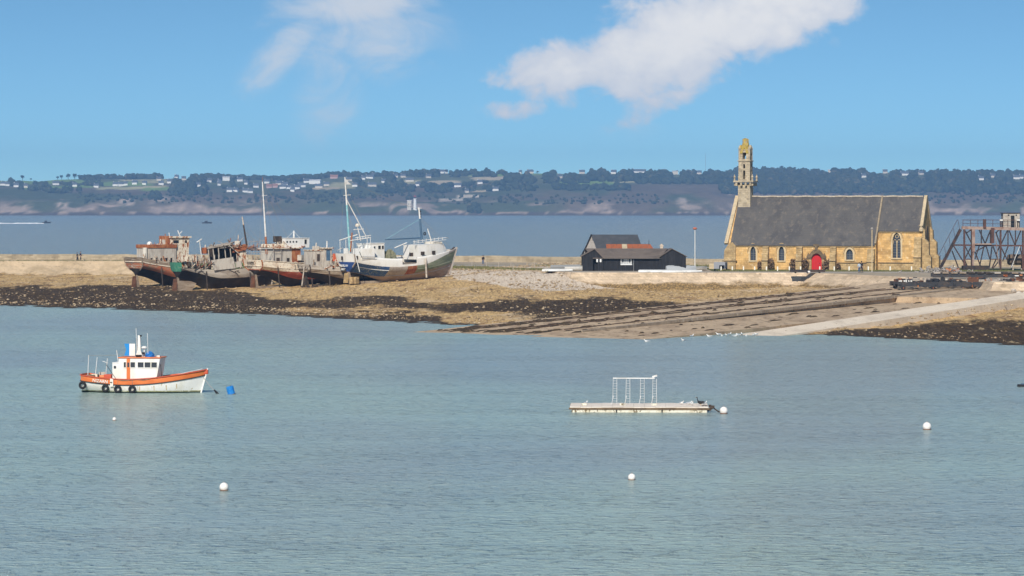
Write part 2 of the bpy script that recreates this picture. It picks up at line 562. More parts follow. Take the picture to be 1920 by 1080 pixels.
m_beach, g = new_mat('foreshore')
o = g.n('ShaderNodeTexCoord').outputs['Object']
dk = g.n('ShaderNodeAttribute', attribute_name='dark').outputs['Fac']
pl = g.n('ShaderNodeAttribute', attribute_name='pale').outputs['Fac']
hz = g.n('ShaderNodeSeparateXYZ', {0: o}).outputs[2]
na = g.noise(g.vec(o, (.8, .14, .8)), 1.0, 7, .68, .3)
nb = g.noise(g.vec(o, (2.6, .28, 2.6)), 1.0, 6, .7)
nc_ = g.noise(g.vec(o, (.10, .06, .3)), 1.0, 7, .7, .5)
sand = g.mix(g.step(na, .35, .65), (.46, .35, .215), (.34, .25, .14))
gold = g.mix(g.step(nb, .35, .68), (.70, .48, .215), (.36, .23, .105))
gold = g.mix(g.step(nc_, .5, .66), gold, (.62, .46, .28))
gold = g.mix(g.step(g.noise(g.vec(o, (.22, .10, .5), (7, 1, 0)), 1.0, 6, .7, .6), .52, .66), gold, (.30, .175, .08))
gold = g.mix(g.step(na, .57, .67), gold, (.12, .075, .035))
weed = g.mix(g.step(nb, .42, .70), (.045, .028, .014), (.13, .082, .038))
weed = g.mix(g.step(na, .60, .68), weed, (.36, .27, .15))
shing = g.mix(g.step(nb, .35, .65), (.78, .66, .52), (.55, .44, .33))
col = g.mix(g.step(g.math('ADD', g.math('MULTIPLY', pl, 1.2), g.math('SUBTRACT', na, .5)), .35, .6), gold, shing)
col = g.mix(g.step(g.math('ADD', g.math('MULTIPLY', dk, .9), g.math('ADD', g.math('MULTIPLY', g.math('SUBTRACT', nc_, .5), 1.3), g.math('MULTIPLY', g.math('SUBTRACT', na, .5), 1.3))), .26, .66), col, weed)
col = g.mix(g.step(hz, .07, .015), col, (.045, .034, .022))       # wet margin at the water's edge
bn = g.n('ShaderNodeBump', {'Height': g.math('ADD', nb, g.math('MULTIPLY', g.noise(o, 7, 4, .6), .5)), 'Strength': .9, 'Distance': .25})
setb(g, Base_Color=col, Roughness=.85, Normal=bn.outputs[0], Specular_IOR_Level=.25)
beach = np_mesh('beach', np.stack([X, Y, Z], 1), Q, m_beach, smooth=True, attrs={'dark': dark, 'pale': pale})
tag(beach, kind='structure')

# stones strewn over the weed, too many to count
nS = 13000
r_ = np.random.RandomState(3)
bx, by = r_.uniform(-100, 72, nS * 9), None
by = r_.uniform(330, 600, nS * 9)
bz = beach_base(bx, by)
spx, spy = 960 + F * bx / by, HY + F * (H - bz) / by
d_, p_ = bands(spx, spy)
prob = .16 * (1 - .55 * d_) + .6 * p_ + .42 * np.exp(-((bz - .16) / .14) ** 2)
prob *= np.where(fbm(bx / 5, by / 12, 3, 21) > .5, 1.0, .22)
ok = (bz > .03) & (bz < 4.1) & (spx > -40) & (spx < 1960) & (r_.rand(nS * 9) < prob)
ins = (slip_across(bx, by) > -4) & (slip_across(bx, by) < 34) & (slip_along(bx, by) > -15) & (slip_along(bx, by) < 118)
ok &= ~ins
bx, by, bz, d_, p_ = bx[ok][:nS], by[ok][:nS], bz[ok][:nS], d_[ok][:nS], p_[ok][:nS]
n = len(bx)
octv = np.array([[1, 0, 0], [0, 1, 0], [-1, 0, 0], [0, -1, 0], [0, 0, 1], [.6, .6, .55], [-.6, .6, .5], [-.6, -.6, .55], [.6, -.6, .5], [0, 0, -.6]], float)
octf = np.array([[0, 1, 5], [1, 2, 6], [2, 3, 7], [3, 0, 8], [5, 1, 6], [6, 2, 7], [7, 3, 8], [8, 0, 5], [5, 6, 4], [6, 7, 4], [7, 8, 4], [8, 5, 4], [1, 0, 9], [2, 1, 9], [3, 2, 9], [0, 3, 9]])
size = .05 + .17 * r_.rand(n) ** 3
V = octv[None] * size[:, None, None] * (1 + .5 * (r_.rand(n, 10, 3) - .5)) * np.array([1.25, 1.0, .75])
V += np.stack([bx, by, bz + size * .15 + .06], 1)[:, None]
Qs = (octf[None] + 10 * np.arange(n)[:, None, None]).reshape(-1, 3)
tone = np.repeat(r_.rand(n), 10)
m_stone, g = new_mat('beach_stone')
tn = g.n('ShaderNodeAttribute', attribute_name='tone').outputs['Fac']
setb(g, Base_Color=g.mix(g.step(g.noise(g.n('ShaderNodeTexCoord').outputs['Object'], 5, 3), .3, .7), g.mix(tn, (.20, .13, .07), (.44, .33, .20)), g.mix(tn, (.28, .19, .10), (.56, .45, .31))), Roughness=.85)
tag(np_mesh('beach_stones', V.reshape(-1, 3), Qs, m_stone, attrs={'tone': tone}), 'pale stones strewn across the weedy foreshore', 'stones', kind='stuff')

# ------------------------------------------------------------------ causeway: plateau, walls, road, grass
GZ = 4.0
m_gravel = aged('gravel_ground', (.40, .33, .24), (.30, .25, .18), (.46, .40, .31), .25, fine=.2)
front = [(-170, 626), (-75, 621), (-55, 616), (-35, 592), (-8, 553), (4, 530), (8, 520), (10, 512.5), (47, 510.5), (52, 500), (60, 478), (66, 462), (68, 446), (95, 440), (140, 440)]
back = [(140, 556), (79, 566), (58, 572), (36, 579), (2, 611), (-40, 626), (-76, 631), (-170, 634)]
_e = front + back
_n = len(_e)
MB().add([(x, y, GZ) for x, y in _e] + [(x, y, -2.0) for x, y in _e], [tuple(range(_n))] + [(k, (k + 1) % _n, _n + (k + 1) % _n, _n + k) for k in range(_n)]).build('causeway_ground', m_gravel)
tag(bpy.data.objects['causeway_ground'], kind='structure')


def resample(pts, step):
    out = []
    for a, b in zip(pts[:-1], pts[1:]):
        a, b = Vector(a), Vector(b)
        k = max(1, int((b - a).length / step))
        out += [a.lerp(b, i / k) for i in range(k)]
    return out + [Vector(pts[-1])]


def revetment(name, pts, ztop, zbot, batter, mat, label, seed=0, rough=.25):
    P = resample(pts, 1.2)
    rows = []
    for k, p in enumerate(P):
        t = (P[min(k + 1, len(P) - 1)] - P[max(k - 1, 0)]).normalized()
        nrm = Vector((t.y, -t.x))         # towards the viewer side
        row = [(p.x - nrm.x * .9, p.y - nrm.y * .9, ztop - .1), (p.x - nrm.x * .9, p.y - nrm.y * .9, ztop + .06), (p.x, p.y, ztop + .06)]
        for j in range(1, 9):
            f = j / 8
            bmp = (float(fbm(p.x * .35 + seed, p.y * .2 + f * 3.0, 4, seed)) - .5) * rough * 2 * (1 if j > 1 else .3)
            d = batter * f ** 1.25 + bmp
            row.append((p.x + nrm.x * d, p.y + nrm.y * d, ztop + (zbot - ztop) * f))
        rows.append(row)
    o = MB().grid(rows).build(name, mat, smooth=False)
    return tag(o, label, 'wall')


m_rev = aged('old_sea_wall', (.48, .37, .245), (.34, .26, .165), (.20, .15, .10), .22, t=(.42, .62), t3=(.60, .70), st=(1, 1, 1.6), fine=.3, bump=.6, bscale=3.5, weed=1.5)
m_quay = aged('quay_masonry', (.60, .47, .335), (.48, .375, .26), (.32, .245, .165), .3, t3=(.58, .7), fine=.28, bump=.6, bscale=3.0, bricks=(.9, .42), weed=2.35)
revetment('sea_wall', [(-165, 624.9), (-75, 620.3), (-55, 615.2), (-36, 591.5), (-8.8, 552.3), (3.2, 529.3), (6, 523)], GZ, .6, 3.4, m_rev, 'long pale battered stone wall of the causeway at left', 3, .5)
revetment('quay_wall', [(7.4, 519), (9.6, 512), (47, 509.7), (51.2, 499.5), (59.2, 477.6), (65.2, 461.6), (67, 445), (94, 438.8), (139, 438.8)], GZ, .9, 3.0, m_quay, 'sloping pale stone quay wall below the black sheds and chapel', 11, .18)

# parapet along the open sea
m_par = aged('parapet_stone', (.42, .345, .24), (.31, .25, .17), (.36, .31, .22), .5, fine=.3, bump=.6, bscale=4, bricks=(.8, .35))
bp = resample([(x, y - .35) for x, y in back[::-1]], 2.0)
rows = []
for k, p in enumerate(bp):
    t = (bp[min(k + 1, len(bp) - 1)] - bp[max(k - 1, 0)]).normalized()
    nrm = Vector((t.y, -t.x))
    h = 5.2 + (float(fbm(p.x * .3, 0, 3, 5)) - .5) * .3
    a, b = p + nrm * .35, p - nrm * .3
    rows.append([(a.x, a.y, GZ - .1), (a.x, a.y, h), (b.x, b.y, h + .02), (b.x, b.y, -1.0)])
tag(MB().grid(rows).build('parapet_wall', m_par), 'long low stone parapet along the seaward side of the causeway', 'wall')

m_road = aged('pale_road', (.42, .385, .33), (.36, .325, .275), (.47, .44, .39), .4, fine=.15)


def ribbon(name, pts, w, z, mat):
    P = resample(pts, 2.0)
    rows = []
    for k, p in enumerate(P):
        t = (P[min(k + 1, len(P) - 1)] - P[max(k - 1, 0)]).normalized()
        nrm = Vector((t.y, -t.x)) * w / 2
        rows.append([(p.x + nrm.x, p.y + nrm.y, z), (p.x - nrm.x, p.y - nrm.y, z)])
    o = MB().grid(rows).build(name, mat)
    return tag(o, kind='structure')


ribbon('road', [(-168, 629), (-78, 625.5), (-50, 619.5), (-28, 598), (-4, 575), (12, 560), (36, 556)], 5.0, GZ + .006, m_road)
ribbon('quay_road', [(9, 519), (20, 516.5), (46, 516), (64, 516), (120, 512)], 7.5, GZ + .010, m_road)

# grass: a sheet plus tufts
m_turf = aged('turf', (.085, .105, .028), (.16, .13, .05), (.06, .09, .02), .5, fine=.35, bump=.6, bscale=12)
MB().add([(33, 523.5, GZ + .014), (69, 521.5, GZ + .014), (86, 522, GZ + .014), (86, 548, GZ + .014), (52, 566, GZ + .014), (33, 553, GZ + .014)], [(0, 1, 2, 3, 4, 5)]).build('chapel_lawn', m_turf)
tag(bpy.data.objects['chapel_lawn'], kind='structure')
m_dry = aged('dry_turf', (.17, .14, .055), (.10, .115, .035), (.25, .2, .1), .4, fine=.35, bump=.6, bscale=12)
ribbon('verge', [(-165, 629.3), (-77, 626.9), (-49, 621.5), (-26.5, 601), (-2, 580.5), (16, 566)], 1.2, GZ + .014, m_dry)
tv, tf, tt = [], [], []
r2 = random.Random(5)


def tuft(x, y, z, h, n=7, sp=.16):
    for _ in range(n):
        a = r2.uniform(0, 6.28)
        bx_, by_ = x + r2.gauss(0, sp), y + r2.gauss(0, sp)
        w = .05
        l = r2.uniform(.5, 1) * h
        dx_, dy_ = math.cos(a) * w, math.sin(a) * w
        lean = r2.uniform(-.4, .4) * l
        b = len(tv)
        tv.extend([(bx_ - dx_, by_ - dy_, z), (bx_ + dx_, by_ + dy_, z), (bx_ + lean, by_ + lean * .4, z + l)])
        tf.append((b, b + 1, b + 2))
        tt.extend([r2.random()] * 3)


for _ in range(900):
    tuft(r2.uniform(34, 82), r2.uniform(522.5, 528), GZ, .28)
for _ in range(520):
    s = r2.random()
    tuft(-14 + 22 * s + r2.gauss(0, 1.5), 560 - 30 * s + r2.gauss(0, 3), GZ, .5 if s < .5 else .35)
for _ in range(260):
    x = r2.uniform(-105, -60)
    tuft(x, 622.0 + r2.uniform(-.5, 1.0), GZ, .3)
for _ in range(300):
    x = r2.uniform(4, 36)
    tuft(x, 560 + r2.uniform(0, 14), GZ, .45)
m_blade, g = new_mat('grass_blade')
setb(g, Base_Color=g.mix(g.n('ShaderNodeAttribute', attribute_name='tone').outputs['Fac'], (.07, .10, .025), (.24, .20, .08)), Roughness=.8)
tag(np_mesh('rough_grass', np.array(tv), np.array(tf), m_blade, attrs={'tone': tt}), 'rough grass growing along the causeway and round the chapel', 'grass', kind='stuff')

# ------------------------------------------------------------------ far coast
SKY_PX = [-800, -300, 0, 60, 150, 270, 380, 480, 640, 790, 900, 1000, 1100, 1250, 1400, 1500, 1600, 1700, 1800, 1920, 2300, 2800]
SKY_PY = [345, 342, 339, 336, 335, 333, 335, 336, 332, 327, 327, 326, 325, 325, 324, 322, 325, 325, 325, 326, 328, 330]


def far_z(x, y):
    px = 960 + F * x / 6500.0
    top = 14.4 + (HY - np.interp(px, SKY_PX, SKY_PY)) / F * 7300 - 3
    shore = 6000 + (fbm(x / 260, x * 0 + 3.3, 4, 31) - .5) * 110
    # a headland for the lighthouse
    shore = shore - 55 * np.exp(-((x + 187) / 34) ** 2)
    d = y - shore
    t = np.clip(d / 1250, 0, 1.3)
    gul = fbm(x / 170 + fbm(x / 400, y / 400, 3, 3) * 2, y / 520, 5, 41)
    cliff = (17 + 12 * fbm(x / 120, y / 300, 3, 61)) * np.clip(d / 60, 0, 1) ** .7
    z = cliff + (top - 22) * (1 - (1 - np.clip(t, 0, 1)) ** 1.9) + (gul - .5) * 34 * np.clip(d / 120, 0, 1) * np.clip((1.15 - t) / .9, 0, 1)
    z = z + (fbm(x / 28, y / 45, 4, 71) - .5) * 9 * np.clip(d / 20, 0, 1) * np.clip(1 - d / 500, .15, 1)
    lh = np.exp(-(((x + 187) / 26) ** 2 + ((y - 5985) / 40) ** 2))
    z = z * (1 - lh * .9) + 13.2 * lh * .9
    z = np.where(t > 1, np.minimum(z, top) - (t - 1) * 60, z)
    return np.where(d < 0, d * .15 - .5, z)


fx = np.concatenate([np.arange(-3200, -1150, 24), np.arange(-1150, 1500, 6.5), np.arange(1500, 3300, 24)])
fy = np.concatenate([np.arange(5880, 6220, 6), np.arange(6220, 6700, 10), np.arange(6700, 7720, 20)])
XX, YY = np.meshgrid(fx, fy)
X, Y = XX.ravel(), YY.ravel()
Z = far_z(X, Y)
fpx, fpy = 960 + F * X / Y, HY - F * (Z - H) / Y
# land cover: (px, py, half width, half height, colour, wobble)
FIELD, TANF, HAY, BARE = (.19, .28, .07), (.40, .37, .19), (.52, .42, .26), (.55, .48, .38)
PATCH = [(70, 341, 120, 5, FIELD), (200, 345, 90, 4, FIELD), (250, 352, 70, 3, TANF), (110, 351, 70, 2.5, FIELD), (270, 336, 50, 3, TANF), (300, 354, 40, 3, FIELD), (640, 348, 26, 6, TANF), (610, 353, 30, 2, HAY),
         (765, 341, 24, 4, TANF), (835, 343, 28, 4, HAY), (925, 334, 45, 3.5, HAY), (960, 327, 90, 2.5, FIELD), (1100, 344, 60, 5, FIELD), (1190, 340, 40, 2, TANF), (845, 375, 26, 3, BARE), (880, 368, 25, 3, BARE), (1010, 326, 60, 3, FIELD),
         (900, 358, 16, 2, HAY), (405, 343, 20, 4, (.12, .14, .06)), (700, 340, 40, 3, (.13, .14, .06)), (1905, 327, 40, 4, FIELD), (1810, 326, 14, 3, FIELD), (300, 341, 40, 2.5, TANF)]
heath = np.stack([.140 + 0 * X, .105 + 0 * X, .072 + 0 * X], 1)
green = np.array([.075, .088, .042])
nz = fbm(X / 150, Y / 220, 5, 91)
hcol = heath * (.75 + .5 * fbm(X / 40, Y / 70, 4, 17))[:, None]
k = np.clip((nz - .44) / .14, 0, 1)[:, None]
hcol = hcol * (1 - k) + green * k
up = np.clip((348 - fpy) / 8, 0, 1)[:, None]          # plateau: scrub and rough pasture
hcol = hcol * (1 - up) + (np.array([.12, .13, .06]) * (.7 + .6 * fbm(X / 60, Y / 90, 3, 19))[:, None]) * up
wob = (fbm(X / 30, Y / 60, 3, 23) - .5)
for (a, b, w, h, c) in PATCH:
    u = np.abs(fpx - a + wob * 26) / w
    v = np.abs(fpy - b + wob * 4 + (fpx - a) * .02) / h
    mk = np.clip((1.0 - np.maximum(u, v)) / .12, 0, 1)[:, None]
    hcol = hcol * (1 - mk) + (np.array(c) * (.85 + .3 * fbm(X / 25, Y / 40, 2, 29))[:, None]) * mk
rock = np.clip((fbm(X / 55, Y / 30, 5, 51) - .50) / .09, 0, 1) * np.clip((fpy - 374) / 12, 0, 1)
rock = np.maximum(rock, np.clip((Z < 6).astype(float), 0, 1))
rc = np.array([.36, .275, .215]) * (.55 + .8 * fbm(X / 7, Z / 9, 4, 57))[:, None]
rc = np.where((Z < 5)[:, None], np.array([.085, .065, .055]), rc)
hcol = hcol * (1 - rock[:, None]) + rc * rock[:, None]
# scree scars
for (a, b, w, h) in [(1278, 380, 14, 12), (235, 378, 20, 10), (300, 372, 22, 7), (120, 383, 20, 10), (1370, 365, 6, 4), (845, 376, 30, 2)]:
    u = np.hypot((fpx - a + wob * 14) / w, (fpy - b + wob * 6) / h)
    mk = (np.clip((1 - u) / .4, 0, 1) * np.clip((fbm(X / 9, Y / 14, 3, 33) - .35) / .2, 0, 1))[:, None]
    hcol = hcol * (1 - mk) + np.array([.40, .32, .26]) * mk
nx, ny = len(fx), len(fy)
idx = np.arange(nx * ny).reshape(ny, nx)
Q = np.stack([idx[:-1, :-1], idx[:-1, 1:], idx[1:, 1:], idx[1:, :-1]], -1).reshape(-1, 4)
m_far, g = new_mat('far_land')
o = g.n('ShaderNodeTexCoord').outputs['Object']
lc = g.n('ShaderNodeVertexColor', layer_name='cover').outputs[0]
f = g.math('MULTIPLY_ADD', g.noise(g.vec(o, (.05, .03, .12)), 1.0, 5, .7), .9, .55)
lc = g.mix(1.0, lc, g.n('ShaderNodeCombineColor', {0: f, 1: f, 2: f}).outputs[0], 'MULTIPLY')
bn = g.n('ShaderNodeBump', {'Height': g.noise(g.vec(o, (.06, .05, .1)), 1.0, 5, .7), 'Strength': .6, 'Distance': 6.0})
setb(g, Base_Color=lc, Roughness=.95, Normal=bn.outputs[0], Specular_IOR_Level=.1)
tag(np_mesh('far_hills', np.stack([X, Y, Z], 1), Q, m_far, smooth=True, cols={'cover': hcol}), kind='structure')

_ymarch = np.arange(5890, 7500, 4.0)


def far_at(px, py):
    """ground point of the far coast seen at that direction"""
    x = (px - 960) / F * _ymarch
    z = far_z(x, _ymarch)
    vis = HY - F * (z - H) / _ymarch
    k = np.argmax(vis <= py)
    if vis[k] > py:
        k = int(np.argmin(vis))
    return Vector((float(x[k]), float(_ymarch[k]), float(z[k])))


HOUSES = [(5, 348, 11, 'w'), (14, 349, 7, 'w'), (105, 347, 12, 'w'), (216, 349, 10, 'w'), (228, 349, 11, 'w'), (236, 348, 6, 'w'), (252, 346, 9, 'w'), (270, 347, 7, 'w'), (302, 347, 9, 'w'), (298, 339, 8, 'p'), (330, 332, 7, 'w'), (410, 344, 6, 'w'), (424, 339, 13, 'W'), (411, 348, 5, 'w'), (450, 340, 11, 'w'), (461, 346, 6, 'w'),
          (430, 360, 10, 'w'), (441, 360, 9, 'w'), (460, 361, 10, 'w'), (470, 362, 9, 'w'), (492, 337, 9, 'r'), (505, 353, 10, 'r'), (516, 352, 9, 'r'), (522, 347, 11, 'p'), (535, 349, 10, 'w'), (530, 354, 12, 'w'), (543, 355, 11, 'w'), (556, 355, 12, 'w'), (566, 351, 14, 'w'), (548, 360, 8, 'w'), (588, 336, 34, 'r'), (590, 345, 22, 'W'),
          (598, 353, 13, 'p'), (626, 335, 14, 'r'), (643, 330, 12, 'W'), (655, 340, 11, 'p'), (681, 337, 7, 'w'), (692, 335, 15, 'w'), (704, 330, 14, 'p'), (698, 350, 16, 'p'), (756, 333, 9, 'p'), (768, 341, 15, 'p'), (804, 334, 9, 'p'), (828, 324, 9, 'w'), (836, 324, 7, 'w'), (858, 351, 13, 'w'), (876, 362, 7, 'p'), (929, 358, 11, 'w'), (995, 324, 11, 'p'), (975, 324, 4, 'w'),
          (1091, 323, 10, 'p'), (1200, 321, 24, 'w'), (1266, 327, 11, 'c'), (1696, 329, 15, 'w'), (1728, 328, 9, 'p'), (1556, 317, 8, 'c'), (1906, 336, 12, 'w'), (1917, 335, 9, 'w')]
HOUSES += [(30, 351, 9, 'w'), (48, 352, 8, 'p'), (140, 350, 8, 'w'), (180, 352, 9, 'w'), (318, 344, 9, 'w'), (345, 338, 8, 'p'), (372, 350, 8, 'w'), (392, 342, 9, 'w'), (480, 352, 10, 'w'), (500, 344, 10, 'w'), (575, 343, 12, 'w'), (612, 349, 10, 'p'), (665, 350, 9, 'w'), (720, 343, 10, 'w'), (742, 333, 9, 'p'), (783, 349, 8, 'w'), (900, 345, 9, 'w'), (1050, 334, 9, 'p'), (1150, 326, 10, 'w'), (1310, 322, 10, 'p'), (1620, 333, 9, 'w'), (1660, 325, 8, 'p'), (1840, 338, 10, 'w'), (1862, 333, 9, 'p')]
HOUSES.sort()
# woods beyond counting
ico = bmesh.new()
bmesh.ops.create_icosphere(ico, subdivisions=2, radius=1.0)
iv = np.array([v.co[:] for v in ico.verts])
ico.verts.index_update()
iff = np.array([[v.index for v in f.verts] for f in ico.faces])
ico.free()
r3 = np.random.RandomState(11)
WOOD = [  # px centre, py centre, half w, half h, count, mean size
    (1650, 338, 290, 17, 900, 7.0), (1500, 330, 120, 14, 330, 7.5), (1880, 346, 70, 14, 130, 7), (1330, 332, 90, 10, 260, 7), (1180, 331, 75, 7, 170, 7.5), (1060, 336, 40, 6, 80, 7.5), (975, 338, 24, 5, 36, 8),
    (1250, 340, 60, 4, 70, 6), (1110, 352, 70, 4, 60, 6), (1500, 355, 150, 6, 170, 6), (1440, 345, 80, 14, 200, 6.5),
    (355, 350, 32, 12, 130, 7.5), (390, 335, 34, 7, 90, 7), (560, 326, 90, 4, 120, 6.5), (560, 333, 20, 8, 40, 7.5), (740, 343, 20, 7, 40, 8), (670, 344, 14, 7, 24, 7), (700, 326, 120, 4, 150, 6.5), (860, 327, 90, 4, 80, 6), (770, 356, 70, 5, 60, 6.5),
    (270, 325, 32, 5, 80, 7), (205, 331, 26, 4, 46, 6), (170, 334, 18, 4, 30, 6), (30, 349, 18, 6, 34, 7), (120, 357, 30, 4, 40, 6), (75, 348, 14, 4, 16, 6), (80, 355, 40, 3, 30, 5), (150, 346, 40, 2, 40, 4.5), (290, 368, 10, 5, 14, 6), (460, 330, 60, 5, 80, 6.5),
    (500, 345, 90, 10, 70, 5), (820, 352, 60, 6, 50, 6), (945, 348, 60, 8, 70, 5), (1850, 330, 80, 7, 130, 6.5), (1730, 326, 60, 5, 90, 6), (890, 392, 10, 6, 20, 6), (1030, 372, 220, 9, 130, 3.0), (400, 368, 260, 10, 150, 3.0), (620, 364, 200, 8, 110, 3.0), (1700, 368, 220, 10, 130, 3.0)]
cv, cf, ct = [], [], []
nb_ = 0
for (a, b, w, h, n, s) in WOOD:
    for _ in range(int(n * 1.35)):
        qx, qy = a + r3.uniform(-1, 1) * w, b + h * .4 + r3.uniform(-1, 1) * h
        if any(abs(qx - hx_) < hw_ * .5 + 4 and -1 < qy - hy_ < 13 for hx_, hy_, hw_, _k in HOUSES):
            continue
        p = far_at(qx, qy)
        rad = s * r3.uniform(.45, 1.15)
        vv = iv * (1 + .55 * (r3.rand(len(iv), 1) - .5) * 1.5) * rad * np.array([1.05, 1.0, r3.uniform(.75, 1.05)])
        vv = vv + np.array([p.x, p.y, p.z + rad * .62])
        cv.append(vv)
        cf.append(iff + nb_)
        ct.append(np.full(len(iv), r3.rand() * .6) + r3.rand(len(iv)) * .4)
        nb_ += len(iv)
m_wood, g = new_mat('far_foliage')
tn = g.n('ShaderNodeAttribute', attribute_name='tone').outputs['Fac']
wc = g.mix(g.step(tn, .1, .6), (.018, .029, .018), (.040, .050, .025))
wc = g.mix(g.step(tn, .72, .95), wc, (.12, .10, .06))
setb(g, Base_Color=wc, Roughness=.95, Specular_IOR_Level=.1)
tag(np_mesh('woodland', np.concatenate(cv), np.concatenate(cf), m_wood, attrs={'tone': np.concatenate(ct)}), 'dark woods and scrub covering the far hillside', 'woods', kind='stuff')

# single trees that stand out on the skyline
m_bark = aged('bark', (.07, .055, .04), (.11, .09, .07), None, 2.0)
m_leaf, g = new_mat('skyline_leaf')
setb(g, Base_Color=g.mix(g.n('ShaderNodeObjectInfo').outputs['Random'], (.020, .034, .018), (.045, .050, .026)), Roughness=.9, Specular_IOR_Level=.1)


def tree_meshes(seed, flat):
    r = random.Random(seed)
    t = MB()
    t.tube((0, 0, -1.5), (.3, 0, 5.5), .55, .38, 7)
    tips = []
    for k in range(7):
        a = k * 2.4
        tip = Vector((math.cos(a) * r.uniform(1.8, 3.6), math.sin(a) * r.uniform(1.8, 3.6), r.uniform(6, 9.5)))
        t.tube((.25, 0, r.uniform(3.2, 5.4)), tip, .22, .08, 5)
        tips.append(tip)
    c = MB()
    for tip in tips + [Vector((0, 0, 9.5)), Vector((0, 0, 8))]:
        for _ in range(46):
            d = Vector((r.gauss(0, 1), r.gauss(0, 1), r.gauss(0, 1))).normalized() * r.uniform(.4, 2.3)
            d.z *= flat
            p = tip + d
            u = Vector((r.gauss(0, 1), r.gauss(0, 1), r.gauss(0, 1))).normalized()
            w = u.orthogonal().normalized()
            s = r.uniform(.35, .8)
            c.add([p - u * s, p + w * s * .8, p + u * s, p - w * s * .8], [(0, 1, 2, 3)])
    return t.mesh('trunk', m_bark), c.mesh('crown', m_leaf, fix=False)


TM = [tree_meshes(1, .9), tree_meshes(2, .55), tree_meshes(3, 1.2)]
TREES = [(42, 334, 1.05, 0), (58, 335, .6, 1), (108, 335, .8, 0), (115, 334, .9, 2), (128, 334, 1.15, 2), (140, 334, 1.2, 2), (148, 334, 1.0, 0), (168, 334, 1.0, 0), (213, 331, 1.0, 0), (275, 327, 1.1, 0), (290, 327, 1.0, 1), (360, 332, 1.1, 0),
         (430, 330, .7, 1), (520, 328, .8, 0), (595, 327, .9, 1), (630, 325, 1.0, 0), (642, 326, .9, 1), (730, 325, .8, 0), (773, 321, .9, 2), (780, 322, .7, 0), (837, 322, .8, 0), (880, 325, .6, 0), (908, 323, .7, 2), (922, 323, .6, 2), (1008, 324, .7, 1), (1180, 322, .9, 0),
         (1186, 321, .8, 2), (1270, 319, .9, 1), (1300, 318, 1.0, 0), (1465, 316, 1.1, 1), (1490, 317, 1.0, 0), (1530, 318, .8, 0), (1600, 321, .8, 1), (1770, 320, .8, 0), (1790, 320, .9, 1), (1880, 320, .8, 0)]
for i, (px, py, s, k) in enumerate(TREES):
    p = far_at(px, py + 3)
    e = empty('skyline_tree', p, i * 1.7, '%s dark tree from the left standing up on the far skyline' % ordinal(i + 1), 'tree', 'trees on the far skyline')
    e.scale = (s, s, s)
    for nm, me in zip(('trunk', 'crown'), TM[k]):
        o = bpy.data.objects.new(nm, me)
        COL.objects.link(o)
        o.parent = e

# houses of the villages on the far slope
m_white = plain('white_render', (.80, .79, .76), .8)
m_cream = plain('cream_render', (.62, .56, .47), .8)
m_pink = plain('pink_render', (.55, .36, .32), .8)
m_slate_far = plain('far_slate', (.09, .10, .12), .7)
m_tile_far = plain('far_tile', (.30, .14, .09), .8)
m_pale_far = plain('far_pale_roof', (.50, .50, .50), .7)
m_dkwin = plain('dark_window', (.02, .022, .026), .25)
HM = {}


def house_meshes(w, d, h, r, wall, roof):
    key = (w, d, h, r, wall.name, roof.name)
    if key not in HM:
        a = MB()
        a.prism([(-w / 2, 0), (w / 2, 0), (w / 2, h), (-w / 2, h)], d)
        a.add([(-w / 2, 0, h), (-w / 2, d, h), (-w / 2, d / 2, h + r)], [(0, 1, 2)])
        a.add([(w / 2, 0, h), (w / 2, d, h), (w / 2, d / 2, h + r)], [(0, 1, 2)])
        b = MB()
        e = .4
        for s in (0, 1):
            y0, y1 = (-e, d / 2) if s == 0 else (d + e, d / 2)
            b.add([(-w / 2 - e, y0, h - .3), (w / 2 + e, y0, h - .3), (w / 2 + e, y1, h + r + .15), (-w / 2 - e, y1, h + r + .15),
                   (-w / 2 - e, y0, h), (w / 2 + e, y0, h), (w / 2 + e, y1, h + r + .45), (-w / 2 - e, y1, h + r + .45)],
                  [(0, 1, 2, 3), (4, 5, 6, 7), (0, 1, 5, 4), (1, 2, 6, 5), (3, 2, 6, 7), (0, 3, 7, 4)])
        c = MB().box((-w / 2 + .7, d / 2, h + r + .6), (.9, 1.0, 2.2))
        HM[key] = (a.mesh('wall', wall), b.mesh('roof', roof), c.mesh('chimney', wall))
    return HM[key]


for i, (px, py, wpx, k) in enumerate(HOUSES):
    p = far_at(px, py)
    wall = {'w': m_white, 'W': m_white, 'p': m_cream, 'r': m_pink, 'c': m_cream}[k]
    roof = {'w': m_slate_far, 'W': m_pale_far, 'p': m_slate_far, 'r': m_tile_far, 'c': m_pale_far}[k]
    w = max(6, wpx * p.y / F)
    h = {'W': 8.0, 'w': 4.6, 'p': 4.6, 'r': 4.2, 'c': 7.0}[k]
    what = {'w': 'white gabled house', 'W': 'tall white block', 'p': 'cream house with slate roof', 'r': 'pinkish house with tiled roof', 'c': 'pale block'}[k]
    e = empty('far_house', p - Vector((0, 0, .3)), ((i * 37) % 50 - 25) * .012, '%s, %s building from the left on the far hillside' % (what, ordinal(i + 1)), 'house', 'houses on the far hillside')
    a, b, c = house_meshes(round(w), 8.0, h, 1.4 if k in 'Wc' else 4.0, wall, roof)
    for nm, me in (('wall', a), ('roof', b)):
        o = bpy.data.objects.new(nm, me)
        COL.objects.link(o)
        o.parent = e
        last = o
    if k not in 'Wc':
        o = bpy.data.objects.new('chimney', c)
        COL.objects.link(o)
        o.parent = last

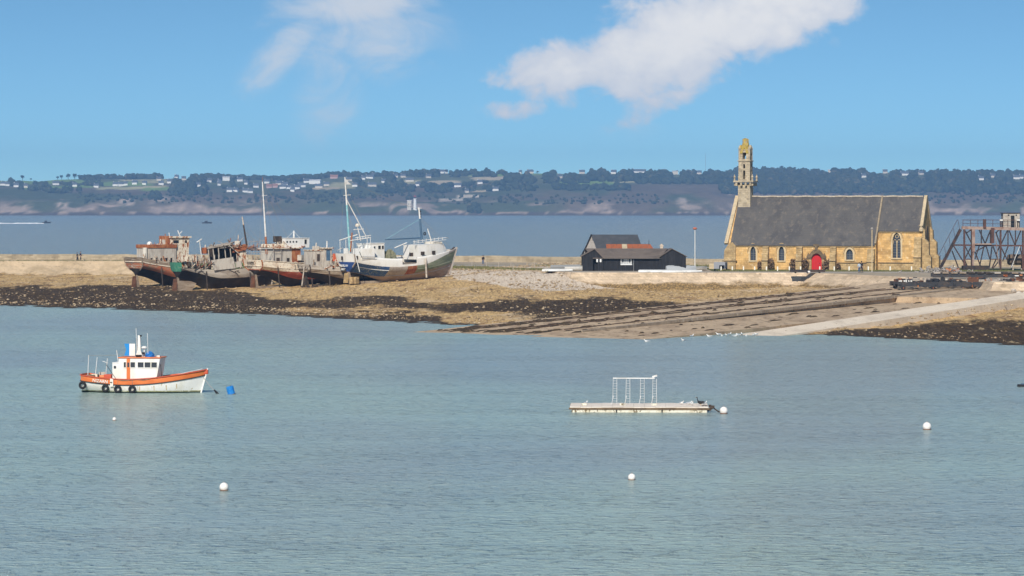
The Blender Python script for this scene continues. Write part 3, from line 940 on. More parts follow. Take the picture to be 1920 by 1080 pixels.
# lighthouse on its rock: round white tower, red lantern, square house beside it
lp = Vector((-181.0, 5968.0, 12.6))
lh = empty('lighthouse', lp, 0, 'white round lighthouse tower with red lantern on the far shore', 'lighthouse')
MB().lathe([(4.0, -3), (3.4, 0), (2.9, 9), (2.6, 18.2), (3.3, 18.6), (3.3, 19.4), (2.2, 19.4)], 20).build('tower', m_white, lh)
m_red = plain('lantern_red', (.45, .045, .03), .4)
MB().lathe([(1.7, 19.4), (1.7, 22.4)], 12).build('lantern', m_dkwin, lh)
MB().lathe([(2.0, 22.4), (1.5, 23.6), (.5, 24.4), (.15, 26.0)], 12).build('dome', m_red, lh)
MB().torus((0, 0, 20.5), (0, 0, 1), 3.2, .12, 20, 6).build('gallery_rail', m_red, lh)
kh = empty('keepers_house', lp + Vector((-10.5, -2, -.8)), 0, 'square pale keepers house beside the white lighthouse', 'house')
MB().box((0, 0, 7), (7.6, 8, 18)).build('wall', m_cream, kh)
MB().box((0, 0, 16.4), (8.4, 8.8, .9)).build('roof', m_white, kh)
for zz_ in (4.5, 9.5):
    for xx_ in (-1.8, 1.8):
        MB().box((xx_, -4.03, zz_), (1.1, .12, 2.0)).build('window', m_dkwin, kh)
MB().span((5, -2, -2), (9, 1, 2.8)).build('bridge_wall', m_cream, lh)
# radio mast far behind the trees
rp = far_at(1323, 321)
rm = empty('radio_mast', rp, 0, 'thin radio mast rising above the far wooded skyline', 'mast')
m_steelg = plain('mast_steel', (.25, .25, .26), .6)
MB().tube((0, 0, -2), (0, 0, 46), .45, .22, 6).build('pole', m_steelg, rm)
MB().box((0, 0, 30), (1.6, .3, .3)).build('crossarm', m_steelg, rm)

# small far craft and a wake
m_foam = plain('foam', (.85, .87, .88), .9)
m_dkboat = plain('dark_boat', (.03, .035, .045), .6)


def far_boat(px, py, L, label):
    p = atz(px, py, 0)
    e = empty('motor_boat', p, 0, label, 'boat')
    rows = [[(L * (s - .5), (-1 if k < 2 else 1) * (.02 + 1.1 * (1 - max(0, s - .5) ** 2 * 3.9)) * (1 if k in (0, 3) else .6), (1.0 + .4 * s) if k in (0, 3) else -.2) for k in range(4)] for s in (0, .3, .6, .8, 1)]
    MB().grid(rows).add([rows[0][i] for i in range(4)], [(0, 1, 2, 3)]).add([r[0] for r in rows] + [r[3] for r in rows], [(0, 1, 6, 5), (1, 2, 7, 6), (2, 3, 8, 7), (3, 4, 9, 8)]).build('hull', m_dkboat, e)
    MB().box((-L * .08, 0, 1.7), (L * .3, 1.4, 1.4)).build('cabin', m_dkboat, e)
    return e


far_boat(388, 419, 9.0, 'small dark motor boat on the far sea beyond the wrecks')
far_boat(87, 418.5, 8.0, 'tiny speedboat trailing a white wake at far left')
w0 = atz(83, 419.3, 0)
rows = []
rw = random.Random(3)
for k in range(30):
    x = w0.x - k * 3.2
    y = w0.y - 3
    ww = .7 + k * .16
    rows.append([(x, y - ww - rw.random() * 2, .03), (x, y - ww * .4, .35 + rw.random() * .5), (x, y + ww * .4, .3 + rw.random() * .5), (x, y + ww + rw.random() * 2, .03)])
tag(MB().grid(rows).build('wake', m_foam), 'white foam wake behind the speedboat at far left', 'wake', kind='stuff')

# ------------------------------------------------------------------ haze
m_haze = bpy.data.materials.new('haze')
m_haze.use_nodes = True
g = G(m_haze.node_tree)
hv = g.n('ShaderNodeVolumePrincipled', {'Color': (.31, .58, 1.0, 1), 'Density': 0.000105, 'Anisotropy': 0.0})
g.t.links.new(hv.outputs[0], g.n('ShaderNodeOutputMaterial').inputs['Volume'])
hz_o = MB().span((-6500, -120, -45), (6500, 7900, 150)).build('haze', m_haze)
tag(hz_o, 'pale blue haze over the bay', 'haze', kind='stuff')

# ------------------------------------------------------------------ chapel
m_gold = aged('golden_stone', (.66, .415, .165), (.44, .275, .115), (.70, .53, .31), .55, t=(.42, .66), t3=(.55, .68), fine=.28, bump=.5, bscale=3.0, bricks=(.75, .38))
m_gold2 = aged('worn_golden_stone', (.47, .335, .17), (.34, .235, .12), (.55, .43, .26), .8, fine=.3, bump=.6, bscale=4.0, bricks=(.6, .36))
m_tower = aged('grey_tower_stone', (.47, .395, .285), (.33, .275, .20), (.50, .41, .24), 1.1, fine=.3, bump=.6, bscale=5, bricks=(.55, .32))
m_lichen = aged('lichened_stone', (.40, .29, .06), (.36, .30, .20), (.46, .34, .05), 1.6, t=(.5, .65), fine=.35, bump=.7, bscale=6)
m_cope = aged('coping_stone', (.54, .43, .28), (.42, .34, .22), (.60, .52, .38), 1.2, fine=.25)
m_darkcope = aged('weathered_coping', (.26, .21, .15), (.34, .27, .18), None, 1.2, fine=.25)
m_dress = aged('dressed_stone', (.58, .46, .29), (.5, .38, .22), None, 1.5, fine=.2)
m_darkst = aged('dark_stone', (.13, .095, .06), (.21, .15, .09), (.08, .06, .045), 2.0, fine=.3, bump=.6)
m_roof = aged('slate_roof', (.098, .093, .091), (.072, .070, .074), (.150, .132, .115), .45, t=(.40, .65), t3=(.5, .72), st=(1, 1, .55), rough=.75, fine=.22, bump=.3, bscale=14, lines=.28, ldark=.42)
m_ridge = aged('ridge_mortar', (.50, .44, .36), (.36, .31, .25), None, 2.5, fine=.25)
m_glass = plain('leaded_glass', (.045, .055, .075), .22, fine=.3)
m_lead = plain('window_lead', (.20, .21, .22), .6)
m_reddoor = plain('red_door', (.52, .018, .022), .45, fine=.1)
m_iron = plain('black_iron', (.02, .02, .022), .5)

TH = R(-18)
CO = Vector((at(1366, 505, 540).x, 540.0, GZ))
ch = empty('chapel', CO, TH, 'golden stone chapel with long slate roof and slender bell tower', 'chapel')
NL, NW, NE, NR = 25.2, 12.0, 4.35, 12.15     # nave length, width, eave, ridge
CL, CI = 7.4, 1.85                           # chancel length, inset
SL = (NR - NE) / (NW / 2)
CE = NE + CI * SL
TY = Matrix.Rotation(R(90), 4, 'Z')


def arch(w, spring, top, n=7):
    """pointed arch outline standing on z=0, centred on x=0"""
    h = w / 2
    pts = [(-h, 0), (-h, spring)]
    for k in range(1, n):
        t = k / n
        pts.append((-h * (1 - t ** 1.55), spring + (top - spring) * math.sin(t * math.pi / 2) ** .95))
    pts.append((0, top))
    for k in range(n - 1, 0, -1):
        t = k / n
        pts.append((h * (1 - t ** 1.55), spring + (top - spring) * math.sin(t * math.pi / 2) ** .95))
    return pts + [(h, spring), (h, 0)]


def pent(w, e, r):
    return [(0, 0), (w, 0), (w, e), (w / 2, r), (0, e)]


def gable_block(x0, x1, y0, w, e, r):
    # outline lies in the yz plane, pushed along x
    T = Matrix.Translation((x1, y0, 0)) @ TY
    return MB().prism(pent(w, e, r), x1 - x0, T)


nave = gable_block(0, NL, 0, NW, NE, NR - .12).build('nave_wall', m_gold, ch)
chan = gable_block(NL, NL + CL, CI, NW - 2 * CI, CE, NR - .12).build('chancel_wall', m_gold, ch)
WIN = [(4.25, 1.55, .95, 2.3, 1.35), (9.15, 1.55, .95, 2.35, 1.4), (20.75, 1.75, 1.15, 1.75, 1.0)]      # x, sill, width, height, spring
cuts = []
for (x, z, w, h, sp) in WIN:
    cuts.append(MB().prism(arch(w, sp, h), 1.0, Matrix.Translation((x, -.5, z))))
DX = 15.15
cuts.append(MB().prism(arch(1.75, 1.75, 2.75), 1.1, Matrix.Translation((DX, -.5, -.5 + .5))))
cut(nave, cuts)
CW = (NL + 3.15, 2.05, 1.35, 4.15, 2.85)
cut(chan, [MB().prism(arch(CW[2], CW[4], CW[3]), 1.0, Matrix.Translation((CW[0], CI - .5, CW[1])))])


def window(x, y, z, w, h, sp, lights=1, bars=3):
    o = MB().prism(arch(w - .02, sp, h - .01), .06, Matrix.Translation((x, y + .36, z + .01))).build('window', m_glass, ch)
    outer, inner = arch(w + .55, sp, h + .32), arch(w, sp, h)
    s = MB()
    n = len(outer)
    vs = [(x + a, y - .05, z + b) for a, b in inner] + [(x + a, y - .05, z + b) for a, b in outer] + [(x + a, y + .1, z + b) for a, b in outer] + [(x + a, y + .1, z + b) for a, b in inner]
    s.add(vs, [(k, k + 1, n + k + 1, n + k) for k in range(n - 1)] + [(n + k, n + k + 1, 2 * n + k + 1, 2 * n + k) for k in range(n - 1)] + [(k, k + 1, 3 * n + k + 1, 3 * n + k) for k in range(n - 1)])
    s.build('surround', m_dress, o)
    hood_o, hood_i = arch(w + 1.05, sp, h + .62), arch(w + .75, sp, h + .42)
    hd = MB()
    vs = [(x + a, y - .13, z + b) for a, b in hood_i[1:-1]] + [(x + a, y - .13, z + b) for a, b in hood_o[1:-1]] + [(x + a, y + .02, z + b) for a, b in hood_o[1:-1]] + [(x + a, y + .02, z + b) for a, b in hood_i[1:-1]]
    n2 = n - 2
    hd.add(vs, [(k, k + 1, n2 + k + 1, n2 + k) for k in range(n2 - 1)] + [(n2 + k, n2 + k + 1, 2 * n2 + k + 1, 2 * n2 + k) for k in range(n2 - 1)] + [(k, k + 1, 3 * n2 + k + 1, 3 * n2 + k) for k in range(n2 - 1)])
    hd.build('hood_mould', m_gold2, o)
    MB().span((x - w / 2 - .25, y - .16, z - .22), (x + w / 2 + .25, y + .35, z - .002)).build('sill', m_dress, o)
    b = MB()
    for k in range(1, bars + 1):
        zz = z + sp * k / (bars + .5)
        b.span((x - w / 2, y + .32, zz - .02), (x + w / 2, y + .35, zz + .02))
    if lights == 1:
        b.span((x - .02, y + .32, z), (x + .02, y + .35, z + h * .93))
    b.build('lead_bars', m_lead, o)
    if lights == 2:
        t = MB().span((x - .06, y + .18, z), (x + .06, y + .34, z + sp * .98))
        for s_ in (-1, 1):
            pts = [(x + s_ * w / 4 + a, y + .26, z + sp * .72 + b) for a, b in arch(w / 2 - .05, .3, 1.0)][1:-1]
            t.path(pts, .045, 5)
        t.torus((x, y + .26, z + sp + .72), (0, 1, 0), .27, .05, 14, 5)
        t.build('tracery', m_dress, o)


for (x, z, w, h, sp) in WIN:
    window(x, 0, z, w, h, sp)
window(CW[0], CI, CW[1], CW[2], CW[3], CW[4], lights=2, bars=6)

# door
do = MB().prism(arch(1.72, 1.75, 2.72), .08, Matrix.Translation((DX, .28, .02))).build('door', m_reddoor, ch)
MB().box((DX + .45, .25, 1.1), (.08, .05, .16)).build('handle', m_iron, do)
dpan = MB()
for k in range(1, 6):
    dpan.span((DX - .86 + k * .287 - .012, .268, .05), (DX - .86 + k * .287 + .012, .282, 1.9))
dpan.build('board_joints', plain('door_joint_red', (.30, .012, .014), .5), do)  # board joints in a darker red than the door
n_ = None
outer, inner = arch(2.7, 1.85, 3.45), arch(1.8, 1.78, 2.78)
n_ = len(outer)
s = MB().add([(DX + a, -.22, b) for a, b in inner] + [(DX + a, -.22, b) for a, b in outer] + [(DX + a, .05, b) for a, b in outer] + [(DX + a, .2, b) for a, b in inner],
             [(k, k + 1, n_ + k + 1, n_ + k) for k in range(1, n_ - 2)] + [(n_ + k, n_ + k + 1, 2 * n_ + k + 1, 2 * n_ + k) for k in range(1, n_ - 2)] + [(k, k + 1, 3 * n_ + k + 1, 3 * n_ + k) for k in range(1, n_ - 2)])
s.build('portal', m_darkst, ch)
for s_ in (-1, 1):
    MB().span((DX + s_ * 1.12 - .2, -.2, 0), (DX + s_ * 1.12 + .2, .1, 1.75)).build('portal_jamb', m_gold2, ch)
    MB().prism([(-.24, 0), (.24, 0), (.34, .3), (.18, .62), (0, .95), (-.18, .62), (-.34, .3)], .3, Matrix.Translation((DX + s_ * 1.36, -.24, 1.9))).build('portal_finial', m_darkst, ch)
MB().prism([(-.2, 0), (.2, 0), (.22, .6), (.5, .72), (.5, 1.0), (-.5, 1.0), (-.5, .72), (-.22, .6)], .34, Matrix.Translation((DX, -.28, 3.3))).build('portal_crest', m_darkst, ch)


# buttresses
def buttress(x, y, w, d, h, name='buttress', mat=m_gold2):
    prof = [(0, 0), (-d, 0), (-d, h * .38), (-d * .86, h * .44), (-d * .86, h * .66), (-d * .6, h * .72), (-d * .6, h * .90), (-d * .66, h * .91), (-d * .66, h * .94), (-.05, h), (.2, h), (.2, 0)]
    T = Matrix.Translation((x + w / 2, y, 0)) @ TY
    o = MB().prism(prof, w, T).build(name, mat, ch)
    MB().span((x - w / 2 - .08, y - d - .10, h * .385 - .10), (x + w / 2 + .08, y - d * .5, h * .385 + .04)).build('band', m_darkst, o)
    return o


for bx_ in (6.55, 12.35, 18.1):
    buttress(bx_, 0, 1.0, 1.35, 4.0)
buttress(24.5, 0, 1.15, 1.4, 3.6)
buttress(NL + CL - .55, CI, 1.2, 1.5, 5.6)
# east gable buttresses (seen edge on)
for yy_ in (CI + .6, NW - CI - .6):
    T = Matrix.Translation((NL + CL, yy_ - .55, 0))
    MB().prism([(0, 0), (1.5, 0), (1.5, 2.2), (1.15, 2.6), (1.1, 4.6), (.5, 5.2), (.45, 6.6), (0, 7.2)], 1.1, T).build('gable_buttress', m_gold2, ch)
# blind arch recess on the east gable
MB().prism(arch(2.2, 2.6, 4.4), .12, Matrix.Translation((NL + CL + .0, NW / 2 - .0, 3.0)) @ Matrix.Rotation(R(90), 4, 'Z') @ Matrix.Translation((0, -.14, 0))).build('blind_arch', m_darkst, ch)
# west corner flare
T = Matrix.Translation((-.9, -.35, 0))
MB().prism([(0, 0), (2.2, 0), (2.2, 4.0), (1.6, 4.6), (.9, 4.2), (.25, 3.2), (.15, 1.5)], 1.3, T).build('corner_buttress', m_gold2, ch)
MB().span((-1.0, -.42, 1.35), (1.5, 1.0, 1.5)).build('corner_band', m_darkst, ch)
# plinth and string course
MB().span((18.7, -.10, 0), (NL + .02, .0 - .004, 1.15)).build('plinth', m_gold2, ch)
MB().span((18.7, -.2, 1.15), (23.85, -.004, 1.28)).build('string_course', m_darkst, ch)
MB().span((NL + .05, CI - .12, 0), (NL + CL - 1.16, CI - .004, 1.15)).build('plinth', m_gold2, ch)
MB().span((NL + .05, CI - .22, 1.15), (NL + CL - 1.16, CI - .004, 1.30)).build('string_course', m_darkst, ch)


# roof slopes
def slope(x0, x1, y0, z0, name, mat, side=1, t=.16, over=.25, skew=0.0):
    dy = over
    yr = NW / 2
    nxs, nzs = max(2, int((x1 - x0) / .8)), 9
    m = MB()
    top, bot = [], []
    for i in range(nxs + 1):
        a, b = [], []
        for j in range(nzs + 1):
            f = j / nzs
            ye, ze = y0 - dy, z0 - dy * SL
            y = ye + (yr - ye) * f
            z = ze + (NR - ze) * f
            x = x0 + skew * f + (x1 - x0 - skew * f) * i / nxs
            sag = (float(fbm(x * .25, f * 3, 3, 77)) - .5) * .09
            if side < 0:
                y = NW - y
            a.append((x, y, z + t + sag))
            b.append((x, y, z + sag * .5))
        top.append(a)
        bot.append(b)
    m.grid(top)
    m.grid(bot)
    m.add([r[0] for r in top] + [r[0] for r in bot], [(k, k + 1, nxs + 1 + k + 1, nxs + 1 + k) for k in range(nxs)])
    for r_a, r_b in ((top[0], bot[0]), (top[-1], bot[-1])):
        m.add(r_a + r_b, [(k, k + 1, nzs + 1 + k + 1, nzs + 1 + k) for k in range(nzs)])
    return m.build(name, mat, ch)


rf = slope(.35, NL - .15, 0, NE, 'roof', m_roof)
slope(.35, NL - .15, 0, NE, 'roof', m_roof, -1)
slope(NL + .02, NL + CL - .3, CI, CE, 'chancel_roof', m_roof)
slope(NL + .02, NL + CL - .3, CI, CE, 'chancel_roof', m_roof, -1)
rg = MB()
for k in range(62):
    x = 2.4 + k * .482
    rg.box((x, NW / 2, NR + .20 + .03 * math.sin(k * 7.3)), (.47, .34, .22))
rg.build('ridge_tiles', m_ridge, ch)


def coping(x, y0, z0, w, name, side=1, x_b=None, mat=None):
    """raised coping along a gable verge"""
    m = MB()
    n = 26
    for k in range(n):
        f0, f1 = k / n, (k + .94) / n
        ya, yb = y0 + (NW / 2 - y0) * f0, y0 + (NW / 2 - y0) * f1
        za, zb = z0 + (NR - z0) * f0, z0 + (NR - z0) * f1
        xa = x if x_b is None else x_b + (x - x_b) * f0
        if side < 0:
            ya, yb = NW - ya, NW - yb
        m.beam((xa, ya, za + .22), (xa, yb, zb + .22), w, .42)
    return m.build(name, mat or m_cope, ch)


coping(.05, -.2, NE - .25, .62, 'west_coping', 1, -.35)
coping(.05, -.2, NE - .25, .62, 'west_coping', -1, -.35)
coping(NL - .06, -.15, NE - .2, .26, 'nave_coping', mat=m_darkcope)
coping(NL + CL - .1, CI - .25, CE - .3, .5, 'east_coping')
coping(NL + CL - .1, CI - .25, CE - .3, .5, 'east_coping', -1)
MB().lathe([(.34, 0), (.36, .4), (.2, .55), (.2, .8), (.34, .9), (.1, 1.25)], 8, (NL + CL - .1, CI - .2, CE - .25)).build('kneeler', m_cope, ch)
# eaves moulding under the slates
MB().span((.3, -.18, NE - .46), (NL - .3, -.004, NE - .30)).build('eaves_cornice', m_gold2, ch)
MB().span((NL + .2, CI - .18, CE - .46), (NL + CL - .4, CI - .004, CE - .30)).build('eaves_cornice', m_gold2, ch)

# bell tower astride the west gable
tx, ty = 1.55, NW / 2 - .3
bt = tag(bpy.data.objects.new('bell_tower', None))
COL.objects.link(bt)
bt.parent = ch
bt.location = (tx, ty, -.75)
MB().box((0, 0, 11.9), (2.15, 2.15, 6.6)).build('lower_shaft', m_tower, bt, bevel=.06)
MB().box((0, 0, 9.4), (2.7, 2.7, 1.6)).build('shaft_base', m_gold2, bt, bevel=.08)
gl = MB().box((0, 0, 15.62), (3.5, 3.5, .28))
for k in range(4):
    M = Matrix.Rotation(k * math.pi / 2, 4, 'Z')
    for q in (-1.2, -.4, .4, 1.2):
        c = M @ Vector((q, -1.42, 15.15))
        gl.box(c, (.34, .5, .55), k * math.pi / 2)
gl.build('gallery', m_tower, bt, bevel=.04)
for k in range(4):
    c = Matrix.Rotation(k * math.pi / 2, 4, 'Z') @ Vector((1.55, 1.55, 16.1))
    MB().lathe([(.16, -.4), (.14, .1), (.22, .2), (.02, .75)], 6, c).build('gallery_pinnacle', m_tower, bt)
up_ = MB().box((0, 0, 17.4), (2.0, 2.0, 3.3)).build('belfry', m_tower, bt)
cs = []
for k in range(2):
    M = Matrix.Rotation(k * math.pi / 2, 4, 'Z')
    for q in (-.02,):
        cs.append(MB().box((0, 0, 16.75), (.36, 4, 1.5) if k == 0 else (4, .36, 1.5)))
        cs.append(MB().box((0, 0, 18.2), (.34, 4, .7) if k == 0 else (4, .34, .7)))
cut(up_, cs)
MB().box((0, 0, 19.12), (2.3, 2.3, .16)).build('cornice', m_tower, bt, bevel=.03)
top_ = MB().box((0, 0, 20.15), (1.75, 1.75, 1.95)).build('bell_stage', m_tower, bt)
cut(top_, [MB().box((0, 0, 20.0), (.62, 3, 1.1)), MB().box((0, 0, 20.0), (3, .62, 1.1))])
for k in range(4):
    M = Matrix.Rotation(k * math.pi / 2, 4, 'Z')
    T = M @ Matrix.Translation((0, -.98, 20.4))
    MB().prism([(-.75, 0), (-.34, 0), (0, .95), (.34, 0), (.75, 0), (.66, .4), (.1, 1.45), (-.1, 1.45), (-.66, .4)], .28, T).build('gablet', m_lichen if k in (0, 3) else m_tower, bt)
    c = M @ Vector((.86, .86, 19.2))
    MB().lathe([(.17, 0), (.16, 1.9), (.22, 2.0), (.05, 2.5)], 6, c).build('corner_pinnacle', m_tower, bt)
MB().tube((-.1, -.1, 20.0), (.1, .1, 20.9), .12, .3, 8).build('bell', m_iron, bt)
rs = random.Random(4)
# stump of the broken spire, lichen grown
rows = []
for j, z in enumerate((20.9, 21.4, 21.8, 22.15, 22.45, 22.65)):
    rr = (.84, .76, .66, .58, .5, .38)[j]
    rows.append([(rr * math.cos(a * math.pi / 5) * rs.uniform(.88, 1.1), rr * math.sin(a * math.pi / 5) * rs.uniform(.88, 1.1), z + (rs.uniform(-.12, .12) if j else 0)) for a in range(10)])
sp_ = MB().grid(rows, True)
sp_.add(rows[-1] + [(0, 0, 22.4)], [(k, (k + 1) % 10, 10) for k in range(10)])
sp_.build('spire_stump', m_lichen, bt)
for k in range(4):
    a = .6 + k * 1.5
    MB().box((.38 * math.cos(a), .38 * math.sin(a), 22.65 + .1 * (k % 2)), (.26, .24, .5), a).build('crown_stone', m_lichen, bt)

# withered shrubs at the buttress feet
m_wither, g = new_mat('withered_leaf')
setb(g, Base_Color=g.mix(g.n('ShaderNodeAttribute', attribute_name='tone').outputs['Fac'], (.10, .06, .04), (.26, .17, .10)), Roughness=.9)


def shrub(name, p, r, h, label, mat, n=170, seed=1):
    q = random.Random(seed)
    e = empty(name, p, 0, label, 'shrub', 'withered shrubs along the chapel wall')
    st = MB()
    for k in range(6):
        a = k * 1.05
        st.tube((0, 0, -.05), (math.cos(a) * r * .6, math.sin(a) * r * .4, h * .7), .03, .012, 4)
    st.build('stems', m_bark, e)
    vs, fs, tt = [], [], []
    for k in range(n):
        d = Vector((q.gauss(0, 1), q.gauss(0, .7), q.gauss(0, 1))).normalized() * q.uniform(.55, 1)
        c = Vector((d.x * r, d.y * r, h * .52 + d.z * h * .48))
        u = Vector((q.gauss(0, 1), q.gauss(0, 1), q.gauss(0, 1))).normalized() * q.uniform(.09, .17)
        w = u.orthogonal().normalized() * u.length
        b = len(vs)
        vs += [c - u, c + w, c + u, c - w]
        fs.append((b, b + 1, b + 2, b + 3))
        tt += [q.random()] * 4
    np_mesh('foliage', np.array(vs), np.array(fs), mat, e, attrs={'tone': tt})
    return e


ct_ = Matrix.Translation(CO) @ Matrix.Rotation(TH, 4, 'Z')
SHR = [(5.6, .45, 1.5, 'left of the first buttress'), (7.55, .55, 2.0, 'right of the first buttress'), (11.3, .6, 2.0, 'left of the second buttress'), (13.4, .6, 2.1, 'between the second buttress and the red door'), (16.7, .45, 1.6, 'just right of the red door'),
       (17.15, .6, 2.0, 'left of the third buttress'), (19.0, .35, 1.3, 'right of the third buttress')]
for i, (x, r, h, w) in enumerate(SHR):
    shrub('withered_shrub', ct_ @ Vector((x, -.75, 0)), r, h, 'withered brown shrub against the chapel wall, ' + w, m_wither, seed=i)

# white posts of the lawn
m_wpost = plain('white_post', (.80, .77, .68), .7)
PX = [1352, 1373, 1394, 1415, 1437, 1458, 1480, 1501, 1537, 1564, 1592, 1628, 1669, 1709, 1790]
pm = MB().box((0, 0, .3), (.2, .2, .84)).mesh('white_post', m_wpost)
pc = MB().box((0, 0, .74), (.15, .15, .06)).mesh('post_cap', m_wpost)
for i, px in enumerate(PX):
    p = atz(px, 508.3, GZ)
    o = empty('white_post', p, 0, '%s white post from the left on the chapel lawn edge' % ordinal(i + 1), 'post', 'white posts along the chapel lawn')
    for nm, me in (('shaft', pm), ('cap', pc)):
        q = bpy.data.objects.new(nm, me)
        COL.objects.link(q)
        q.parent = o

# ------------------------------------------------------------------ boats: hull library
class Hull:
    """lofted hull; x forward from the transom, y to port, z up; pt(s, v, side)"""
    def __init__(s, L, B, D, sheer_bow=1.5, sheer_stern=.6, rake=1.2, srake=.5, stern_up=.45, stern_w=.8, keel=0.0, bow_full=2.4, mid_full=2.6, wine=0.0):
        s.L, s.B, s.D, s.sb, s.ss, s.rake, s.srake, s.su, s.sw, s.keel, s.bf, s.mf, s.wine = L, B, D, sheer_bow, sheer_stern, rake, srake, stern_up, stern_w, keel, bow_full, mid_full, wine

    def zs(s, t):
        return s.D + s.sb * max(0, (t - .35) / .65) ** 2 + s.ss * max(0, (.4 - t) / .4) ** 2

    def zb(s, t):
        return s.keel + (s.D - s.keel) * (s.su * (1 - sm(0, .40, t)) + .22 * sm(.84, 1, t))

    def hb(s, t):
        return s.B / 2 * (s.sw + (1 - s.sw) * sm(0, .45, t)) * (1 - .985 * max(0, (t - .48) / .52) ** s.bf)

    def pt(s, t, v, side):
        e = s.mf - 1.35 * sm(.5, 1, t) - .5 * (1 - sm(0, .3, t))
        fr = (1 - (1 - v) ** e) ** .75
        if s.wine:       # high turn of bilge over a hollow, wineglass bottom
            wg = .06 * min(1, v / .08) + .94 * sm(-.05, .62, v) ** 1.1
            k = s.wine * (1 - sm(.62, 1, t))
            fr = fr * (1 - k) + min(1.0, wg) * k
        y = s.hb(t) * fr
        z = s.zb(t) + (s.zs(t) - s.zb(t)) * v
        x = t * s.L + s.rake * (v - .5) * sm(.7, 1, t) - s.srake * v * (1 - sm(0, .2, t))
        return Vector((x, side * y, z))

    def vz(s, t, drop):
        """v at a height 'drop' metres under the sheer"""
        return max(0.0, 1 - drop / (s.zs(t) - s.zb(t)))

    def band(s, name, lo, hi, mat, parent, rows=5, ns=34, t0=0.0, t1=1.0, sides=(-1, 1), transom=True, drop=None, thick=0.0):
        """lo, hi: functions of t giving v"""
        m = MB()
        T = [t0 + (t1 - t0) * k / ns for k in range(ns + 1)]
        for sd in sides:
            grid = [[s.pt(t, lo(t) + (hi(t) - lo(t)) * j / rows, sd) for j in range(rows + 1)] for t in T]
            n = rows + 1
            vs = [p for r in grid for p in r]
            fs = [(i * n + j, i * n + j + 1, (i + 1) * n + j + 1, (i + 1) * n + j) for i in range(ns) for j in range(rows) if not (drop and drop(T[i], j / rows, sd))]
            m.add(vs, fs)
            if thick:
                vs2 = [Vector((p.x - (.06 if p.x > s.L * .9 else 0), p.y - sd * min(thick, abs(p.y) * .5), p.z)) for p in vs]
                m.add(vs2, fs)
                b = len(m.v) - len(vs2)
                m.f += [(b - len(vs) + i * n + rows, b - len(vs) + (i + 1) * n + rows, b + (i + 1) * n + rows, b + i * n + rows) for i in range(ns)]
        o = m.build(name, mat, parent, smooth=True)
        if transom and t0 == 0.0:
            tr = MB()
            for dx_ in ((0, thick) if thick else (0,)):
                rws = [[s.pt(0, lo(0) + (hi(0) - lo(0)) * j / rows, -1) * (1 - k / 6) + s.pt(0, lo(0) + (hi(0) - lo(0)) * j / rows, 1) * (k / 6) - Vector(((.28 * math.sin(math.pi * k / 6)) - dx_, 0, 0)) for k in range(7)] for j in range(rows + 1)]
                tr.grid(rws)
            tr.build('transom' if name == 'hull_side' else name + '_transom', mat, o, smooth=True)
        return o

    def deck(s, name, drop, mat, parent, t0=.01, t1=.97, n=24):
        rows = []
        for k in range(n + 1):
            t = t0 + (t1 - t0) * k / n
            v = s.vz(t, drop)
            a, b = s.pt(t, v, -1), s.pt(t, v, 1)
            a.y *= .985
            b.y *= .985
            rows.append([a, a * .5 + b * .5 + Vector((0, 0, .06)), b])
        return MB().grid(rows).build(name, mat, parent)

    def rail(s, name, drop, r, mat, parent, off=.03, t0=0.0, t1=1.0, sides=(-1, 1), n=34, h=None):
        m = MB()
        for sd in sides:
            P = [s.pt(t0 + (t1 - t0) * k / n, s.vz(t0 + (t1 - t0) * k / n, drop), sd) for k in range(n + 1)]
            for a, b in zip(P[:-1], P[1:]):
                a, b = a + Vector((0, sd * off, 0)), b + Vector((0, sd * off, 0))
                m.beam(a, b, r * 2, h or r * 2)
        if t0 == 0.0 and len(sides) == 2:
            a, b = s.pt(0, s.vz(0, drop), -1), s.pt(0, s.vz(0, drop), 1)
            q = [a * (1 - k / 6) + b * (k / 6) - Vector((.28 * math.sin(math.pi * k / 6) + .02, 0, 0)) for k in range(7)]
            for c, d in zip(q[:-1], q[1:]):
                m.beam(c, d, r * 2, h or r * 2)
        return m.build(name, mat, parent)

    def stem(s, mat, parent, w=.22):
        m = MB()
        P = [s.pt(1, v, 1) * .5 + s.pt(1, v, -1) * .5 + Vector((.05, 0, 0)) for v in (0, .25, .5, .75, 1.0)]
        P.append(P[-1] + (P[-1] - P[-2]) * .12)
        for a, b in zip(P[:-1], P[1:]):
            m.beam(a, b, w, w * 1.3)
        return m.build('stem_post', mat, parent)


def bar(parent, name, a, b, r, mat, n=6, r2=None):
    return MB().tube(a, b, r, r2, n).build(name, mat, parent)


def text(parent, body, size, M, mat, name='lettering', ext=.01):
    cu = bpy.data.curves.new(name, 'FONT')
    cu.body = body
    cu.size = size
    cu.align_x = 'CENTER'
    cu.align_y = 'CENTER'
    cu.extrude = ext
    cu.offset = size * .012
    tmp = bpy.data.objects.new(name, cu)
    COL.objects.link(tmp)
    dg = bpy.context.evaluated_depsgraph_get()
    me = bpy.data.meshes.new_from_object(tmp.evaluated_get(dg))
    bpy.data.objects.remove(tmp)
    me.transform(M)
    me.materials.clear()
    me.materials.append(mat)
    o = bpy.data.objects.new(name, me)
    COL.objects.link(o)
    o.parent = parent
    return o


